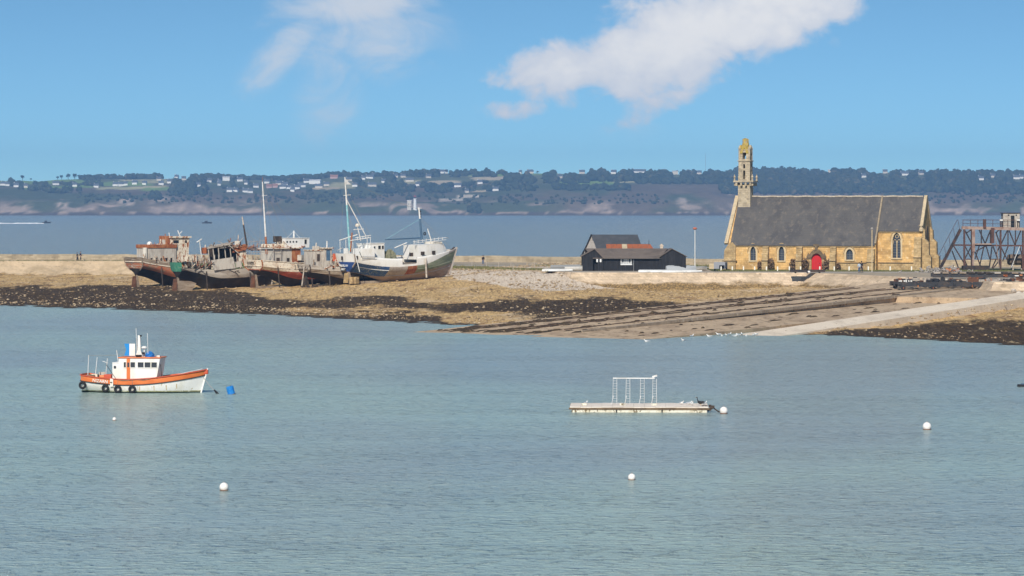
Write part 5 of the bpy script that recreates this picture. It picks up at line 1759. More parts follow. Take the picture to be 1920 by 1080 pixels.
# raised aft bulwark box
MB().span((h5.pt(.06, 1, 1).x, -2.85, 3.9), (L5(704, 470, -2.85).x, 2.6, L5(690, 466.5, -2.85).z)).build('aft_shelter', m_whitepaint, b5, bevel=.06)
a0, a1 = L5(692, 470, -1.7), L5(722, 458, -1.7)
cabin(b5, 'wheelhouse', a0.x, a1.x, -1.7, 1.7, 3.9, a1.z, m_whitepaint, m_whitem, .1, .1, 0, wins=[('s', a1.x - .95, a1.z - .62, .55, .55), ('s', a1.x - .3, a1.z - .62, .42, .55), ('s', a0.x + 1.2, a1.z - .6, .35, .4)], framemat=m_whitem)
# stern gantry
zt = L5(640, 450, 0).z
for px, yy in ((639, 1.9), (650, .2), (663, -1.4), (690, -1.8), (696, -1.8)):
    a, b = L5(px, 473, yy), L5(px, 449 - (3 if px > 680 else 0), yy)
    bar(b5, 'gantry_post', a, b, .05, m_whitem, 5)
bar(b5, 'gantry_beam', L5(638, 450.5, 1.9), L5(672, 440, -1.4), .09, m_whitem, 6)
bar(b5, 'gantry_rail', L5(658, 451, -1.6), L5(697, 446, -1.8), .07, m_whitem, 6)
bar(b5, 'gantry_rail', L5(668, 446, -1.6), L5(697, 442, -1.8), .06, m_whitem, 6)
for k in range(5):
    bar(b5, 'gantry_baluster', L5(672 + 5 * k, 451 - k * .8, -1.7), L5(672 + 5 * k, 444 - k * .6, -1.7), .045, m_whitem, 5)
a = L5(678, 452, -1.2)
b = L5(672, 424, -1.2)
bar(b5, 'radar_mast', a, b, .11, m_whitem, 6, .08)
bar(b5, 'radar_yard', L5(665, 430.5, -1.2), L5(684, 430, -1.2), .06, m_whitem, 5)
MB().lathe([(.3, 0), (.36, .25), (.2, .5)], 10, b + Vector((0, 0, -.1))).build('radar', m_tank, b5)
# tall turquoise mast with stays
a, b = L5(657, 470, .2), L5(650.5, 332, .2)
bar(b5, 'mast', a, a.lerp(b, .62), .17, m_turq, 10, .15)
bar(b5, 'mast_head', a.lerp(b, .62), b, .14, m_whitem, 10, .09)
bar(b5, 'mast_yard', a.lerp(b, .75) + Vector((-.5, 0, 0)), a.lerp(b, .75) + Vector((.9, 0, .1)), .05, m_whitem, 5)
MB().add([b + Vector((.05, 0, -.2)), b + Vector((1.1, 0, -1.2)), b + Vector((.05, 0, -1.2)), b + Vector((.05, .05, -.2)), b + Vector((1.1, .05, -1.2)), b + Vector((.05, .05, -1.2))], [(0, 1, 2), (5, 4, 3), (0, 3, 4, 1), (1, 4, 5, 2), (2, 5, 3, 0)]).build('radar_bracket', m_whitem, b5)
bar(b5, 'back_leg', a.lerp(b, .70), L5(688, 444, -.4), .09, m_whitem, 6)
bar(b5, 'stay', a.lerp(b, .86), L5(697, 444, -.4), .02, m_rope, 4)
bar(b5, 'stay', a.lerp(b, .5), L5(671, 440, -.4), .02, m_rope, 4)
bar(b5, 'rusty_derrick', L5(658, 472, -.5), L5(662, 436, -.5), .12, m_rust, 6)
# net heap amidships
q = random.Random(8)
p = L5(731, 482, -1.0)
rows = []
for i in range(7):
    ph = i / 6 * math.pi * .5
    rows.append([p + Vector((1.5 * math.cos(ph) * math.cos(k * .52) * q.uniform(.6, 1.25), 1.5 * math.cos(ph) * math.sin(k * .52) * q.uniform(.8, 1.15), -1.0 + 1.9 * math.sin(ph) * q.uniform(.6, 1.2))) for k in range(12)])
MB().grid(rows, True).build('net_heap', m_net, b5)
debris(b5, 'winch_wreckage', m_blackwood, p.x - 1.5, p.x + 2.6, -2.2, 1.2, 2.7, 34, 41, .4, 1.5, .8)
debris(b5, 'loose_boards', m_rustcream, p.x - 1.5, p.x + 2.6, -2.2, 1.2, 2.8, 20, 42, .6, 1.9, 1.0)
bar(b5, 'white_boom', L5(741, 467, -1.0), L5(764, 458, -1.0), .09, m_whitem, 6)
# forward deckhouse: long white house with three square ports
zf = L5(800, 463, -1.9).z
fc = MB()
rows, rowt = [], []
T_ = [.60 + .31 * k / 8 for k in range(9)]
for k, t in enumerate(T_):
    w = h5.hb(t) * .84
    zd = h5.zs(t) - .5
    x = t * h5.L
    zt_ = zf + .35 * (t - .6) - (1.1 * sm(.87, .91, t))
    rows.append([(x, -w, zd), (x, -w * .95, zt_), (x, 0, zt_ + .12), (x, w * .95, zt_), (x, w, zd)])
fc.grid(rows)
fc.add(rows[0], [(0, 1, 2, 3, 4)]).add(rows[-1], [(0, 1, 2, 3, 4)])
fc.build('forecastle', m_whitepaint, b5)
s0, s1 = L5(772, 484, -1.9), L5(832, 464, -1.9)
for k, (px, py) in enumerate(((772, 480), (793.5, 478.5), (814.5, 477.5))):
    y = -abs(h5.pt(max(.05, min(.98, L5(px, py, -2.9).x / h5.L)), .93, -1).y)
    p = L5(px, py, y)
    t = p.x / h5.L
    q_ = h5.pt(t, .9, -1)
    d = h5.pt(t + .02, .9, -1) - h5.pt(t - .02, .9, -1)
    MB().box((p.x, q_.y - .02, p.z), (.72, .12, .6), math.atan2(d.y, d.x)).build('square_port', m_blackwood, b5)
for k in range(8):
    px = 778 + k * 7.6
    bar(b5, 'bow_stanchion', L5(px, 460 - k * .75, -2.0), L5(px, 453.5 - k * .72, -2.0), .04, m_whitem, 5)
bar(b5, 'bow_rail', L5(776, 456, -2.0), L5(838, 450, -2.0), .05, m_whitem, 5)
bar(b5, 'bow_rail', L5(776, 459, -2.0), L5(838, 454, -2.0), .04, m_whitem, 5)
bar(b5, 'bow_rail', L5(838, 450, -2.0), L5(842, 452, 1.8), .05, m_whitem, 5)
MB().span((s1.x - 1.6, -1.5, L5(800, 463, -2.2).z + .1), (s1.x + .2, 1.3, L5(830, 457, -1.5).z)).build('companionway', m_tank, b5, bevel=.08)
a, b = L5(793, 462, 0), L5(788, 393, 0)
bar(b5, 'fore_mast', a, a.lerp(b, .70), .20, m_slateblue, 10, .17)
bar(b5, 'fore_mast_head', a.lerp(b, .70), b, .14, m_whitem, 8, .12)
bar(b5, 'mast_crosstree', b + Vector((-.2, 0, -.1)), b + Vector((.5, 0, -.1)), .06, m_whitem, 5)
for k in range(3):
    MB().box(b + Vector((.22, 0, -.6 - k * .45)), (.3, .2, .25)).build('mast_lamp', m_black, b5)
bar(b5, 'boom', L5(793, 449.5, 0), L5(724, 451, 0), .13, m_slateblue, 8, .10)
bar(b5, 'boom_stay', L5(790, 414, 0), L5(726, 450, 0), .025, m_turq, 4)
bar(b5, 'fore_stay', L5(789, 414, 0), L5(820, 450, 0), .02, m_rope, 4)
bar(b5, 'fore_stay', L5(789, 410, 0), L5(846, 470, 0), .02, m_rope, 4)
bar(b5, 'white_post', L5(810, 455, -.8), L5(803.5, 433, -.8), .09, m_whitem, 6)
MB().torus(L5(798, 442, 0), (0, 1, 0), .2, .09, 12, 6).build('hanging_block', m_black, b5)
bar(b5, 'prop', L5(800, 524, -3.9), L5(799, 488, -3.0), .15, m_greywood, 7)
bar(b5, 'prop', L5(675, 510, -3.3), L5(668, 480, -3.0), .06, m_whitem, 5)
MB().path([h5.pt(.93, .97, -1) + Vector((0, .15, .1)), h5.pt(.97, 1.0, -1) + Vector((0, .1, .25))], .12, 6).build('anchor_cleat', m_blackwood, b5)

# more of the clutter that fills the decks of the wrecks
for e_, x0_, x1_, z_, sd_ in ((b1, 2, 15, 4.0, 51), (b2, 1.5, 15, 4.1, 52), (b3, 3, 16, 3.9, 53), (b4, 2, 15, 3.0, 54)):
    debris(e_, 'pale_wreckage', m_rustcream, x0_, x1_, -2.3, 1.2, z_, 46, sd_, .5, 1.8, 1.1, .26)
    debris(e_, 'rusty_wreckage', m_rust, x0_, x1_, -2.3, 1.2, z_, 46, sd_ + 10, .5, 1.7, .9, .28)
    debris(e_, 'bleached_wreckage', m_greyplate, x0_, x1_, -2.3, 1.2, z_, 30, sd_ + 20, .4, 1.3, .8, .3)
q = random.Random(77)
for e_, h_, n_ in ((b1, h1, 13), (b2, h2, 15), (b4, h4, 13)):
    for k in range(n_):
        t = .04 + .9 * k / n_
        p = h_.pt(t, 1, -1)
        hh = q.uniform(.2, 1.0)
        MB().beam(p + Vector((0, .12, -.9)), p + Vector((q.uniform(-.1, .1), .12, hh)), .16, .12).build('frame_timber', q.choice([m_greywood, m_rustcream, m_brownwood]), e_)
for e_, px, py, L_ in ((b1, 300, 462, L1), (b1, 309, 455, L1), (b2, 384, 470, L2), (b2, 446, 456, L2), (b3, 520, 470, L3), (b4, 592, 468, L4)):
    p = L_(px, py, -.6)
    MB().box(p, (q.uniform(.7, 1.2), .9, q.uniform(.6, 1.2)), q.random()).build('deck_casing', q.choice([m_rust, m_rustcream, m_greyplate]), e_, bevel=.05)
    bar(e_, 'vent_stub', p, p + Vector((.1, 0, q.uniform(.9, 1.6))), .08, m_rustcream, 6)

# posts at the corner between transom and side
for e_, h_, mt_ in ((b1, h1, m_brownwood), (b3, h3, m_rust), (b4, h4, m_blackwood), (b5, h5, m_greypl)):
    for sd_ in (-1, 1):
        P_ = [h_.pt(0, v, sd_) + Vector((-.03, sd_ * .03, 0)) for v in (.3, .5, .7, .85, 1.0)]
        m_ = MB()
        for a_, b_ in zip(P_[:-1], P_[1:]):
            m_.beam(a_, b_, .16, .16)
        m_.build('quarter_post', mt_, e_)

debris(b2, 'roof_wreckage', m_greywood, L2(390, 460, 0).x, L2(445, 460, 0).x, -2.2, 1.4, L2(420, 463, 0).z - .2, 60, 91, .6, 2.2, .25, .25)
debris(b2, 'roof_rust', m_rust, L2(420, 460, 0).x, L2(470, 460, 0).x, -2.2, 1.4, L2(440, 464, 0).z - .2, 46, 92, .6, 1.9, .25, .3)
debris(b1, 'roof_rust', m_rust, L1(290, 460, 0).x, L1(325, 460, 0).x, -1.6, 1.2, a1.z * 0 + L1(305, 462, 0).z - .1, 36, 93, .4, 1.3, .6, .3)
debris(b3, 'roof_wreckage', m_rustcream, L3(505, 460, 0).x, L3(540, 460, 0).x, -1.8, 1.4, L3(520, 464, 0).z - .1, 40, 94, .5, 1.6, .3, .25)
debris(b3, 'roof_rust', m_rust, L3(505, 460, 0).x, L3(560, 460, 0).x, -1.8, 1.4, L3(520, 466, 0).z - .1, 40, 95, .5, 1.4, .3, .25)
debris(b4, 'roof_wreckage', m_greyplate, L4(586, 470, 0).x, L4(625, 470, 0).x, -1.5, 1.2, L4(600, 470, 0).z - .1, 24, 96, .4, 1.2, .3, .25)

# slack wires that still hang between masts and decks
_mt = L3(492, 341, 0)
for _e in (L3(486, 470, 1.0), L3(545, 456, -.5), L3(520, 464, -2.0), L3(575, 450, .5)):
    MB().path([_mt.lerp(_e, k / 6) + Vector((0, 0, -.5 * math.sin(math.pi * k / 6))) for k in range(7)], .018, 4).build('slack_wire', m_rope, b3)
_mt = L2(454, 406, 0)
for _e in (L2(400, 462, 0), L2(430, 458, 1.0), L2(492, 452, -1.0)):
    MB().path([_mt.lerp(_e, k / 6) + Vector((0, 0, -.5 * math.sin(math.pi * k / 6))) for k in range(7)], .016, 4).build('slack_wire', m_rope, b2)
_mt = L5(650.5, 334, .2)
for _e in (L5(639, 450, 1.9), L5(663, 450, -1.4), L5(788, 396, 0)):
    MB().path([_mt.lerp(_e, k / 6) + Vector((0, 0, -.4 * math.sin(math.pi * k / 6))) for k in range(7)], .016, 4).build('slack_wire', m_rope, b5)

# ------------------------------------------------------------------ black sheds
m_tar = aged('tarred_boards', (.017, .018, .022), (.028, .029, .034), (.012, .012, .015), .8, st=(5, 5, .4), fine=.35, rough=.85, bump=.3)
m_tarroof = aged('grey_felt_roof', (.155, .125, .105), (.11, .09, .078), (.20, .165, .14), .7, st=(.5, 1, 1), fine=.25, rough=.9)
m_slateroof = aged('dark_slate_roof', (.052, .058, .068), (.066, .07, .08), None, .8, fine=.2, rough=.8)
m_rustroof = aged('rust_red_roof', (.36, .11, .045), (.28, .09, .04), (.44, .30, .18), 1.0, t3=(.66, .74), st=(3, 1, 1), fine=.2, rough=.8)
m_greyboard = aged('lit_gable_boards', (.33, .30, .27), (.25, .22, .19), None, 1.5, st=(4, 4, .5), fine=.25, lines=0)  # the sunlit grey of the left gable is put into this colour
m_wframe = plain('white_window_frame', (.72, .73, .74), .6)
m_curtain = plain('grey_curtain', (.42, .43, .44), .9, fine=.3)
m_block = plain('pale_chimney_block', (.55, .46, .36), .9)


def solid_roof(a, b, c, d, t, name, mat, parent):
    """slab on four corner points, thickness t upwards"""
    P = [Vector(p) for p in (a, b, c, d)]
    U = [p + Vector((0, 0, t)) for p in P]
    return MB().add(P + U, [(3, 2, 1, 0), (4, 5, 6, 7), (0, 1, 5, 4), (1, 2, 6, 5), (2, 3, 7, 6), (3, 0, 4, 7)]).build(name, mat, parent)


def board_wall(parent, name, x0, x1, y, z0, ztop, mat, horizontal=True, step=.32, gable=None):
    """a wall of single vertical boards facing -y"""
    n = int(round((x1 - x0) / step))
    q = random.Random(int(x0 * 10 + y))
    for k in range(n):
        a, b = x0 + (x1 - x0) * k / n, x0 + (x1 - x0) * (k + .93) / n
        za, zb = (ztop(a), ztop(b)) if callable(ztop) else (ztop, ztop)
        d = q.uniform(0, .035)
        m = MB().add([(a, y - .05 - d, z0), (b, y - .05 - d, z0), (b, y - .05 - d, zb), (a, y - .05 - d, za), (a, y, z0), (b, y, z0), (b, y, zb), (a, y, za)],
                     [(0, 1, 2, 3), (7, 6, 5, 4), (0, 4, 5, 1), (1, 5, 6, 2), (2, 6, 7, 3), (3, 7, 4, 0)])
        m.build('board', mat, parent)


# low long shed in front (its ridge runs left-right, gable at the right end swung towards the viewer)
SY = 527.0
sx = lambda px: (px - 960) / F * SY
sz = lambda py: H - (py - HY) / F * SY - GZ
s1_ = empty('long_black_shed', (sx(1120), SY, GZ), 0, 'long low black boarded shed with grey roof and one white window', 'shed')
wid = sx(1236) - sx(1120)
ev, rd = sz(484.5), sz(467.5)
# walls
core = MB().span((.12, .0, -.1), (wid, 6.5, ev)).build('wall', m_tar, s1_)
xw0, xw1 = sx(1164.5) - sx(1120), sx(1184) - sx(1120)
zw0, zw1 = sz(496), sz(485.3)
cut(core, [MB().span((xw0, -.5, zw0), (xw1, .18, zw1))])
board_wall(core, 'board', .12, xw0 - .03, -.002, 0, ev, m_tar)
board_wall(core, 'board', xw1 + .03, wid, -.002, 0, ev, m_tar)
wn = MB().span((xw0 + .02, .10, zw0 + .02), (xw1 - .02, .14, zw1 - .02)).build('window', m_curtain, s1_)
fr_ = MB()
for (a, b) in (((xw0 - .08, -.10, zw0 - .08), (xw1 + .08, .06, zw0 + .04)), ((xw0 - .06, -.08, zw1 - .04), (xw1 + .06, .06, zw1 + .05)), ((xw0 - .06, -.085, zw0 + .045), (xw0 + .03, .06, zw1 - .045)), ((xw1 - .03, -.085, zw0 + .045), (xw1 + .06, .06, zw1 - .045))):
    fr_.span(a, b)
fr_.build('frame', m_wframe, wn)
for k, fx_ in enumerate((.12, .76)):
    MB().span((xw0 + (xw1 - xw0) * fx_, .085, zw0 + .35), (xw0 + (xw1 - xw0) * (fx_ + .12), .099, zw1 - .05)).build('dark_pane', m_dkwin, wn)
for k in range(1, 4):
    MB().span((xw0 + (xw1 - xw0) * k / 4 - .02, .07, zw0 + .03), (xw0 + (xw1 - xw0) * k / 4 + .02, .084, zw1 - .03)).build('mullion', m_wframe, wn)
solid_roof((-.75, -.45, ev - .02), (wid + .05, -.45, ev - .02), (wid + 1.6, 4.2, rd), (-1.9, 4.2, rd), .1, 'front_roof', m_tarroof, s1_)
solid_roof((-1.9, 4.2, rd + .002), (wid + 1.6, 4.2, rd + .002), (wid + 1.6, 8.2, ev - .1), (-1.9, 8.2, ev - .1), .1, 'back_roof', m_tarroof, s1_)
bar(s1_, 'gutter', (-.7, -.48, ev - .05), (wid + .4, -.48, ev - .05), .05, m_iron, 6)
bar(s1_, 'downpipe', (xw1 + .35, -.12, 0), (xw1 + .35, -.12, ev - .1), .05, m_lead, 6)
bar(s1_, 'hasp', (wid - 4.3, -.09, .95), (wid - 4.3, -.09, 1.35), .04, m_lead, 5)
# right gable block: swung towards the viewer
g2 = sx(1236) - sx(1120)
gw = sx(1286) - sx(1236)
ga = MB()
pr = [(0, -.1), (gw, -.1), (gw, sz(481.5)), (gw * .48, sz(467) - .05), (0, ev)]
gblock = ga.prism(pr, 7.5, Matrix.Translation((g2, -.25, 0))).build('gable_wall', m_tar, s1_)
board_wall(gblock, 'board', g2, g2 + gw, -.252, 0, lambda x: float(np.interp(x - g2, [0, gw * .48, gw], [ev, sz(467) - .08, sz(481.5)])), m_tar)
solid_roof((g2 + gw * .48, -.5, sz(467)), (g2 + gw + .25, -.5, sz(482)), (g2 + gw + .25, 7.5, sz(482)), (g2 + gw * .48, 7.5, sz(467)), .1, 'gable_roof', m_tarroof, s1_)
solid_roof((g2 - .1, -.5, ev + .12), (g2 + gw * .48, -.5, sz(467) + .003), (g2 + gw * .48, 7.5, sz(467) + .003), (g2 - .1, 7.5, ev + .12), .1, 'gable_roof', m_tarroof, s1_)

# left black shed with a gable to the viewer
s2_ = empty('gabled_black_shed', (sx(1092), SY, GZ), 0, 'black boarded shed with open doorway, at the left end of the long shed', 'shed')
gw2 = sx(1131) - sx(1092)
pr = [(0, -.1), (gw2, -.1), (gw2, ev), (gw2 * .58, rd), (0, sz(480))]
w2_ = MB().prism(pr, 6.0, Matrix.Translation((0, -.35, 0))).build('wall', m_tar, s2_)
d0 = sx(1112) - sx(1092)
cut(w2_, [MB().span((d0, -1, .0), (d0 + .75, .6, 1.95))])
board_wall(w2_, 'board', 0, d0 - .02, -.352, 0, lambda x: float(np.interp(x, [0, gw2 * .58, gw2], [sz(480), rd, ev])) - .03, m_tar)
board_wall(w2_, 'board', d0 + .78, gw2, -.352, 0, lambda x: float(np.interp(x, [0, gw2 * .58, gw2], [sz(480), rd, ev])) - .03, m_tar)
solid_roof((-.25, -.6, sz(480) - .12), (gw2 * .58, -.6, rd), (gw2 * .58, 6, rd), (-.25, 6, sz(480) - .12), .1, 'roof', m_tarroof, s2_)
solid_roof((gw2 * .58, -.6, rd + .003), (gw2 + .05, -.6, ev - .02), (gw2 + .05, 6, ev - .02), (gw2 * .58, 6, rd + .003), .1, 'roof', m_tarroof, s2_)
for k, px in enumerate((1119.5, 1126)):
    x = sx(px) - sx(1092)
    o = MB().box((x, -.45, sz(488.5)), (.26, .06, .5)).build('white_panel', m_wframe, s2_)

# tall slate-roofed shed behind
BY = 538.0
bx2 = lambda px: (px - 960) / F * BY
bz2 = lambda py: H - (py - HY) / F * BY - GZ
s3_ = empty('tall_slate_shed', (bx2(1092), BY, GZ), 0, 'tall dark slate roofed shed with lit grey gable behind the black sheds', 'shed')
W3 = bx2(1206) - bx2(1092)
xl = bx2(1110) - bx2(1092)
z_e, z_r = bz2(479), bz2(441.5)
MB().add([(0, .3, -.1), (W3, .3, -.1), (W3, 7.2, -.1), (0, 7.2, -.1), (0, .3, z_e), (W3, .3, z_e), (W3, 7.2, z_e), (0, 7.2, z_e)], [(0, 1, 5, 4), (1, 2, 6, 5), (2, 3, 7, 6), (3, 0, 4, 7)]).build('wall', m_tar, s3_)
# the gable leans in view because it faces left and towards the viewer
gp = [Vector((.05, 0, z_e - .1)), Vector((bx2(1119) - bx2(1092), 0, z_e + .6)), Vector((xl + .05, 3.7, z_r - .05)), Vector((.05, 7.0, z_e))]
MB().add([gp[0], gp[1], gp[2]] + [p + Vector((.1, .2, 0)) for p in gp[:3]], [(0, 1, 2), (5, 4, 3), (0, 3, 4, 1), (1, 4, 5, 2), (2, 5, 3, 0)]).build('gable', m_greyboard, s3_)
solid_roof((bx2(1117) - bx2(1092), -.2, z_e - .1), (W3 + .3, -.2, z_e - .1), (bx2(1197) - bx2(1092), 3.7, z_r), (xl, 3.7, z_r), .12, 'roof', m_slateroof, s3_)
solid_roof((xl, 3.7, z_r + .003), (bx2(1197) - bx2(1092), 3.7, z_r + .003), (W3 + .3, 7.6, z_e), (0, 7.6, z_e), .12, 'back_roof', m_slateroof, s3_)
MB().beam((-.1, -.05, z_e - .3), (xl, 3.6, z_r + .12), .2, .2).build('barge_board', m_iron, s3_)
# rust-red lean-to roof between
s4_ = empty('red_roofed_shed', ((1137 - 960) / F * 533.5, 533.6, GZ), 0, 'low shed with rust red roof between the black sheds', 'shed')
k4 = 533.5 / F
w4 = (1226 - 1137) * k4
z4 = lambda py: H - (py - HY) * k4 - GZ
MB().span((.2, .2, -.1), (w4 - .2, 3.6, z4(469))).build('wall', m_tar, s4_)
nsh = 9
for k in range(nsh):
    a, b = w4 * k / nsh + .01, w4 * (k + 1) / nsh - .015
    solid_roof((a, -.1, z4(467.5)), (b, -.1, z4(467.5)), (b - (.5 if k == nsh - 1 else 0), 2.2, z4(458.6)), (a, 2.2, z4(458.6)), .06, 'roof_sheet', m_rustroof if k != 3 else m_cope, s4_)
bar(s4_, 'vent_pipe', (w4 - .75, 1.8, z4(462)), (w4 - .75, 1.8, z4(450)), .05, m_iron, 5)
ck = empty('chimney_block', ((1240.5 - 960) / F * 532, 532, GZ), 0, 'small pale chimney with pot above the grey shed roof', 'chimney')
kk = lambda py: H - (py - HY) / F * 532 - GZ
MB().box((0, 0, (kk(470) + kk(461)) / 2 - .3), (.5, .5, kk(461) - kk(470) + .9)).build('stack', m_block, ck, bevel=.03)
MB().box((0, 0, kk(460.6)), (.68, .62, .12)).build('cap', m_block, ck)
MB().lathe([(.2, 0), (.15, .22), (.18, .26)], 8, (0, 0, kk(460) - .01)).build('pot', m_block, ck)

# chairs/board at the shed's right end, dinghies, trailer box, trough
m_dinghy = aged('white_dinghy', (.76, .75, .72), (.66, .64, .6), (.35, .3, .24), 1.2, t3=(.68, .76), fine=.12, rough=.5)
m_greyhull = plain('grey_dinghy', (.36, .38, .40), .6)


def dinghy(px, py, L, rz, label, mat, upside=True, h=.34, Y=None):
    p = atz(px, py, GZ)
    e = empty('dinghy', p, rz, label, 'dinghy', 'dinghies laid up by the black sheds')
    rows = []
    for k in range(9):
        t = k / 8
        w = .62 * (.72 + .28 * sm(0, .4, t)) * (1 - .97 * max(0, (t - .5) / .5) ** 2.2)
        x = (t - .5) * L
        lift = .10 * t * t
        if upside:
            rows.append([(x, -w, .06 + lift), (x, -w * .85, h * .6), (x, -w * .35, h), (x, 0, h + .06), (x, w * .35, h), (x, w * .85, h * .6), (x, w, .06 + lift)])
        else:
            rows.append([(x, -w, h + lift), (x, -w * .85, h * .45), (x, -w * .3, .08), (x, 0, .02), (x, w * .3, .08), (x, w * .85, h * .45), (x, w, h + lift)])
    m = MB().grid(rows).add(rows[0], [tuple(range(7))])
    m.build('hull', mat, e, smooth=True)
    rl = MB()
    for a, b in zip(rows[:-1], rows[1:]):
        for j in (0, 6):
            rl.beam(a[j], b[j], .08, .07)
    rl.build('gunwale', m_greyhull, e)
    if not upside:
        for t in (.3, .6):
            MB().box(((t - .5) * L, 0, h * .75), (.22, 1.05, .05)).build('thwart', m_greywood, e)
    else:
        MB().beam((-L * .45, 0, h + .09), (L * .3, 0, h + .09), .05, .08).build('keel_strip', m_greyhull, e)
    return e


dinghy(1212, 511, 2.6, 0, 'first white upturned dinghy from the left in front of the black shed', m_dinghy)
dinghy(1238, 511, 3.9, .05, 'second white upturned dinghy from the left before the black shed', m_dinghy)
dinghy(1265, 511.5, 4.0, -.04, 'third white upturned dinghy, below the shed gable', m_dinghy)
dinghy(1294, 511, 3.9, .1, 'white upturned dinghy nearest the grey trailer box', m_dinghy)
dinghy(1277, 508, 5.2, .25, 'pale dinghy lying behind the white row by the shed corner', m_greyhull, True, .8)
dinghy(1308, 507.5, 3.6, .5, 'small white dinghy right way up left of the trailer', m_dinghy, False, .6)
dinghy(1045, 509, 5.0, -.03, 'white dinghy at the left end of the black sheds', m_dinghy)
dinghy(1078, 508, 3.4, .1, 'white dinghy with its bow against the left shed wall', m_dinghy, False, .75)
dinghy(1060, 505, 5.0, .0, 'grey dinghy behind the white one left of the sheds', m_greyhull, False, .7)

bxe = empty('trailer_box', atz(1351, 508, GZ), R(-14), 'grey box trailer with a dark open end beside the chapel', 'trailer')
m_tbox = plain('trailer_grey', (.26, .27, .30), .6)
bo = MB().span((-.95, -1.0, .35), (.95, 1.2, 1.45)).build('box', m_tbox, bxe, bevel=.04)
cut(bo, [MB().span((-.05, -1.5, .38), (.85, 0.6, .95))])
for s_ in (-1, 1):
    MB().torus((s_ * .98, .2, .3), (1, 0, 0), .22, .08, 14, 6).build('wheel', m_black, bxe)
MB().span((-1.9, -.3, .3), (-.95, .8, 1.2)).build('stone_block', m_cope, bxe, bevel=.08)
bar(bxe, 'tow_bar', (.95, 0, .4), (1.7, -.2, .15), .05, m_iron, 5)

tre = empty('black_trolley', atz(1514, 512.6, GZ), R(-2), 'long low black steel trolley on the quay below the red door', 'trolley')
m_blacksteel = aged('black_steel', (.028, .026, .028), (.06, .04, .03), None, 1.2, fine=.3, rough=.7)
MB().span((-2.7, -.5, .25), (2.7, .5, .42)).build('bed', m_blacksteel, tre)
for y_ in (-.55, .55):
    MB().span((-2.75, y_ - .06, .22), (2.75, y_ + .06, .6)).build('side_beam', m_blacksteel, tre)
for x_ in (-1.9, 0, 1.9):
    for y_ in (-.45, .45):
        MB().tube((x_, y_ - .06, .14), (x_, y_ + .06, .14), .14, None, 10).build('wheel', m_iron, tre)
MB().box((.2, -.64, .3), (.35, .1, .25)).build('pale_plate', m_wframe, tre)

# ------------------------------------------------------------------ slipway
m_conc = aged('slip_concrete', (.50, .375, .245), (.37, .265, .17), (.20, .14, .085), .35, t3=(.54, .66), st=(1, .35, 1), fine=.28, bump=.4, bscale=4)
m_conc_p = aged('pale_ramp_concrete', (.76, .65, .51), (.64, .54, .42), (.50, .41, .31), .3, t3=(.60, .70), st=(1, .35, 1), fine=.2, bump=.3, bscale=4)
m_concw = aged('stained_concrete_wall', (.33, .265, .195), (.24, .19, .14), (.42, .36, .28), .5, st=(1, 1, .5), fine=.3, bump=.5, bscale=3)
m_rail = aged('rusty_rail', (.10, .062, .040), (.17, .105, .065), None, 1.0, fine=.4)


def slab(name, al0, al1, ac0, ac1, z0, slope, mat, thick=3.0, nl=40, wob=.0, label=None, edge=None):
    """sloping slab in slip coordinates with side faces"""
    top, n = [], nl
    for k in range(n + 1):
        a = al0 + (al1 - al0) * k / n
        row = []
        for j in range(7):
            c = ac0 + (ac1 - ac0) * j / 6
            z = z0 + slope * a + (float(fbm(a * .3, c * .4, 3, 13)) - .5) * wob
            p = slip_pt(a, c)
            row.append((p.x, p.y, z))
        top.append(row)
    m = MB().grid(top)
    e = [top[0], top[-1], [r[0] for r in top], [r[-1] for r in top]]
    for ln in e:
        k = len(ln)
        m.add(list(ln) + [(p[0], p[1], p[2] - thick) for p in ln], [(i, i + 1, k + i + 1, k + i) for i in range(k - 1)])
    o = m.build(name, mat)
    return tag(o, kind='structure')


slab('slipway', -18, 112, -2.2, 16.5, .30, .0275, m_conc, 2.5, wob=.10)
slab('slip_head', 76, 112, 16.6, 34, .28, .0275, m_conc, 3.0, nl=12, wob=.06)
slab('slipway_apron', -30, 100, 16.5, 31, .25, .018, m_conc, 2.0, wob=.08)
bT = atz(1400, 628, 0)
ba = (slip_along(bT.x, bT.y), slip_across(bT.x, bT.y))
rp_ = slab('boat_ramp', ba[0] - 10, ba[0] + 76, ba[1] - 1.2, ba[1] + 4.6, .02 - .040 * ba[0], .040, m_conc_p, 2.6, wob=.04)
# kerb wall along the seaward edge of the rail slab
for ac_ in (16.6,):
    m = MB()
    for k in range(30):
        a, b = -4 + k * 3.6, -4 + (k + .97) * 3.6
        pa, pb = slip_pt(a, ac_), slip_pt(b, ac_)
        m.beam(pa + Vector((0, 0, .05)), pb + Vector((0, 0, .05)), .5, .35)
    tag(m.build('slip_kerb', m_concw), kind='structure')
# rails: each rail a thing on its own timber bed
for k, ac_ in enumerate((0.0, 1.5, 6.0, 7.5, 12.6)):
    a, b = slip_pt(-6 + 1.2 * k, ac_), slip_pt(96 - 1.0 * k, ac_)
    e = empty('slip_rail', slip_pt(0, ac_), 0, '%s rusty launching rail on the slipway counted from the beach side' % ordinal(k + 1), 'rail', 'launching rails on the slipway')
    o0 = Vector(e.location)
    m = MB()
    n = 26
    rq = random.Random(k + 40)
    for i in range(n):
        p, q = a.lerp(b, i / n) - o0, a.lerp(b, (i + 1.01) / n) - o0
        dz_ = rq.uniform(-.09, .0)
        m.beam(p + Vector((0, 0, .05 + dz_)), q + Vector((0, 0, .05 + dz_)), .26, .10)
    m.build('rail_bed', m_rail, e)
    m = MB().beam(a - o0 + Vector((0, 0, .09)), b - o0 + Vector((0, 0, .09)), .09, .12)
    m.build('rail_head', m_rail, e)
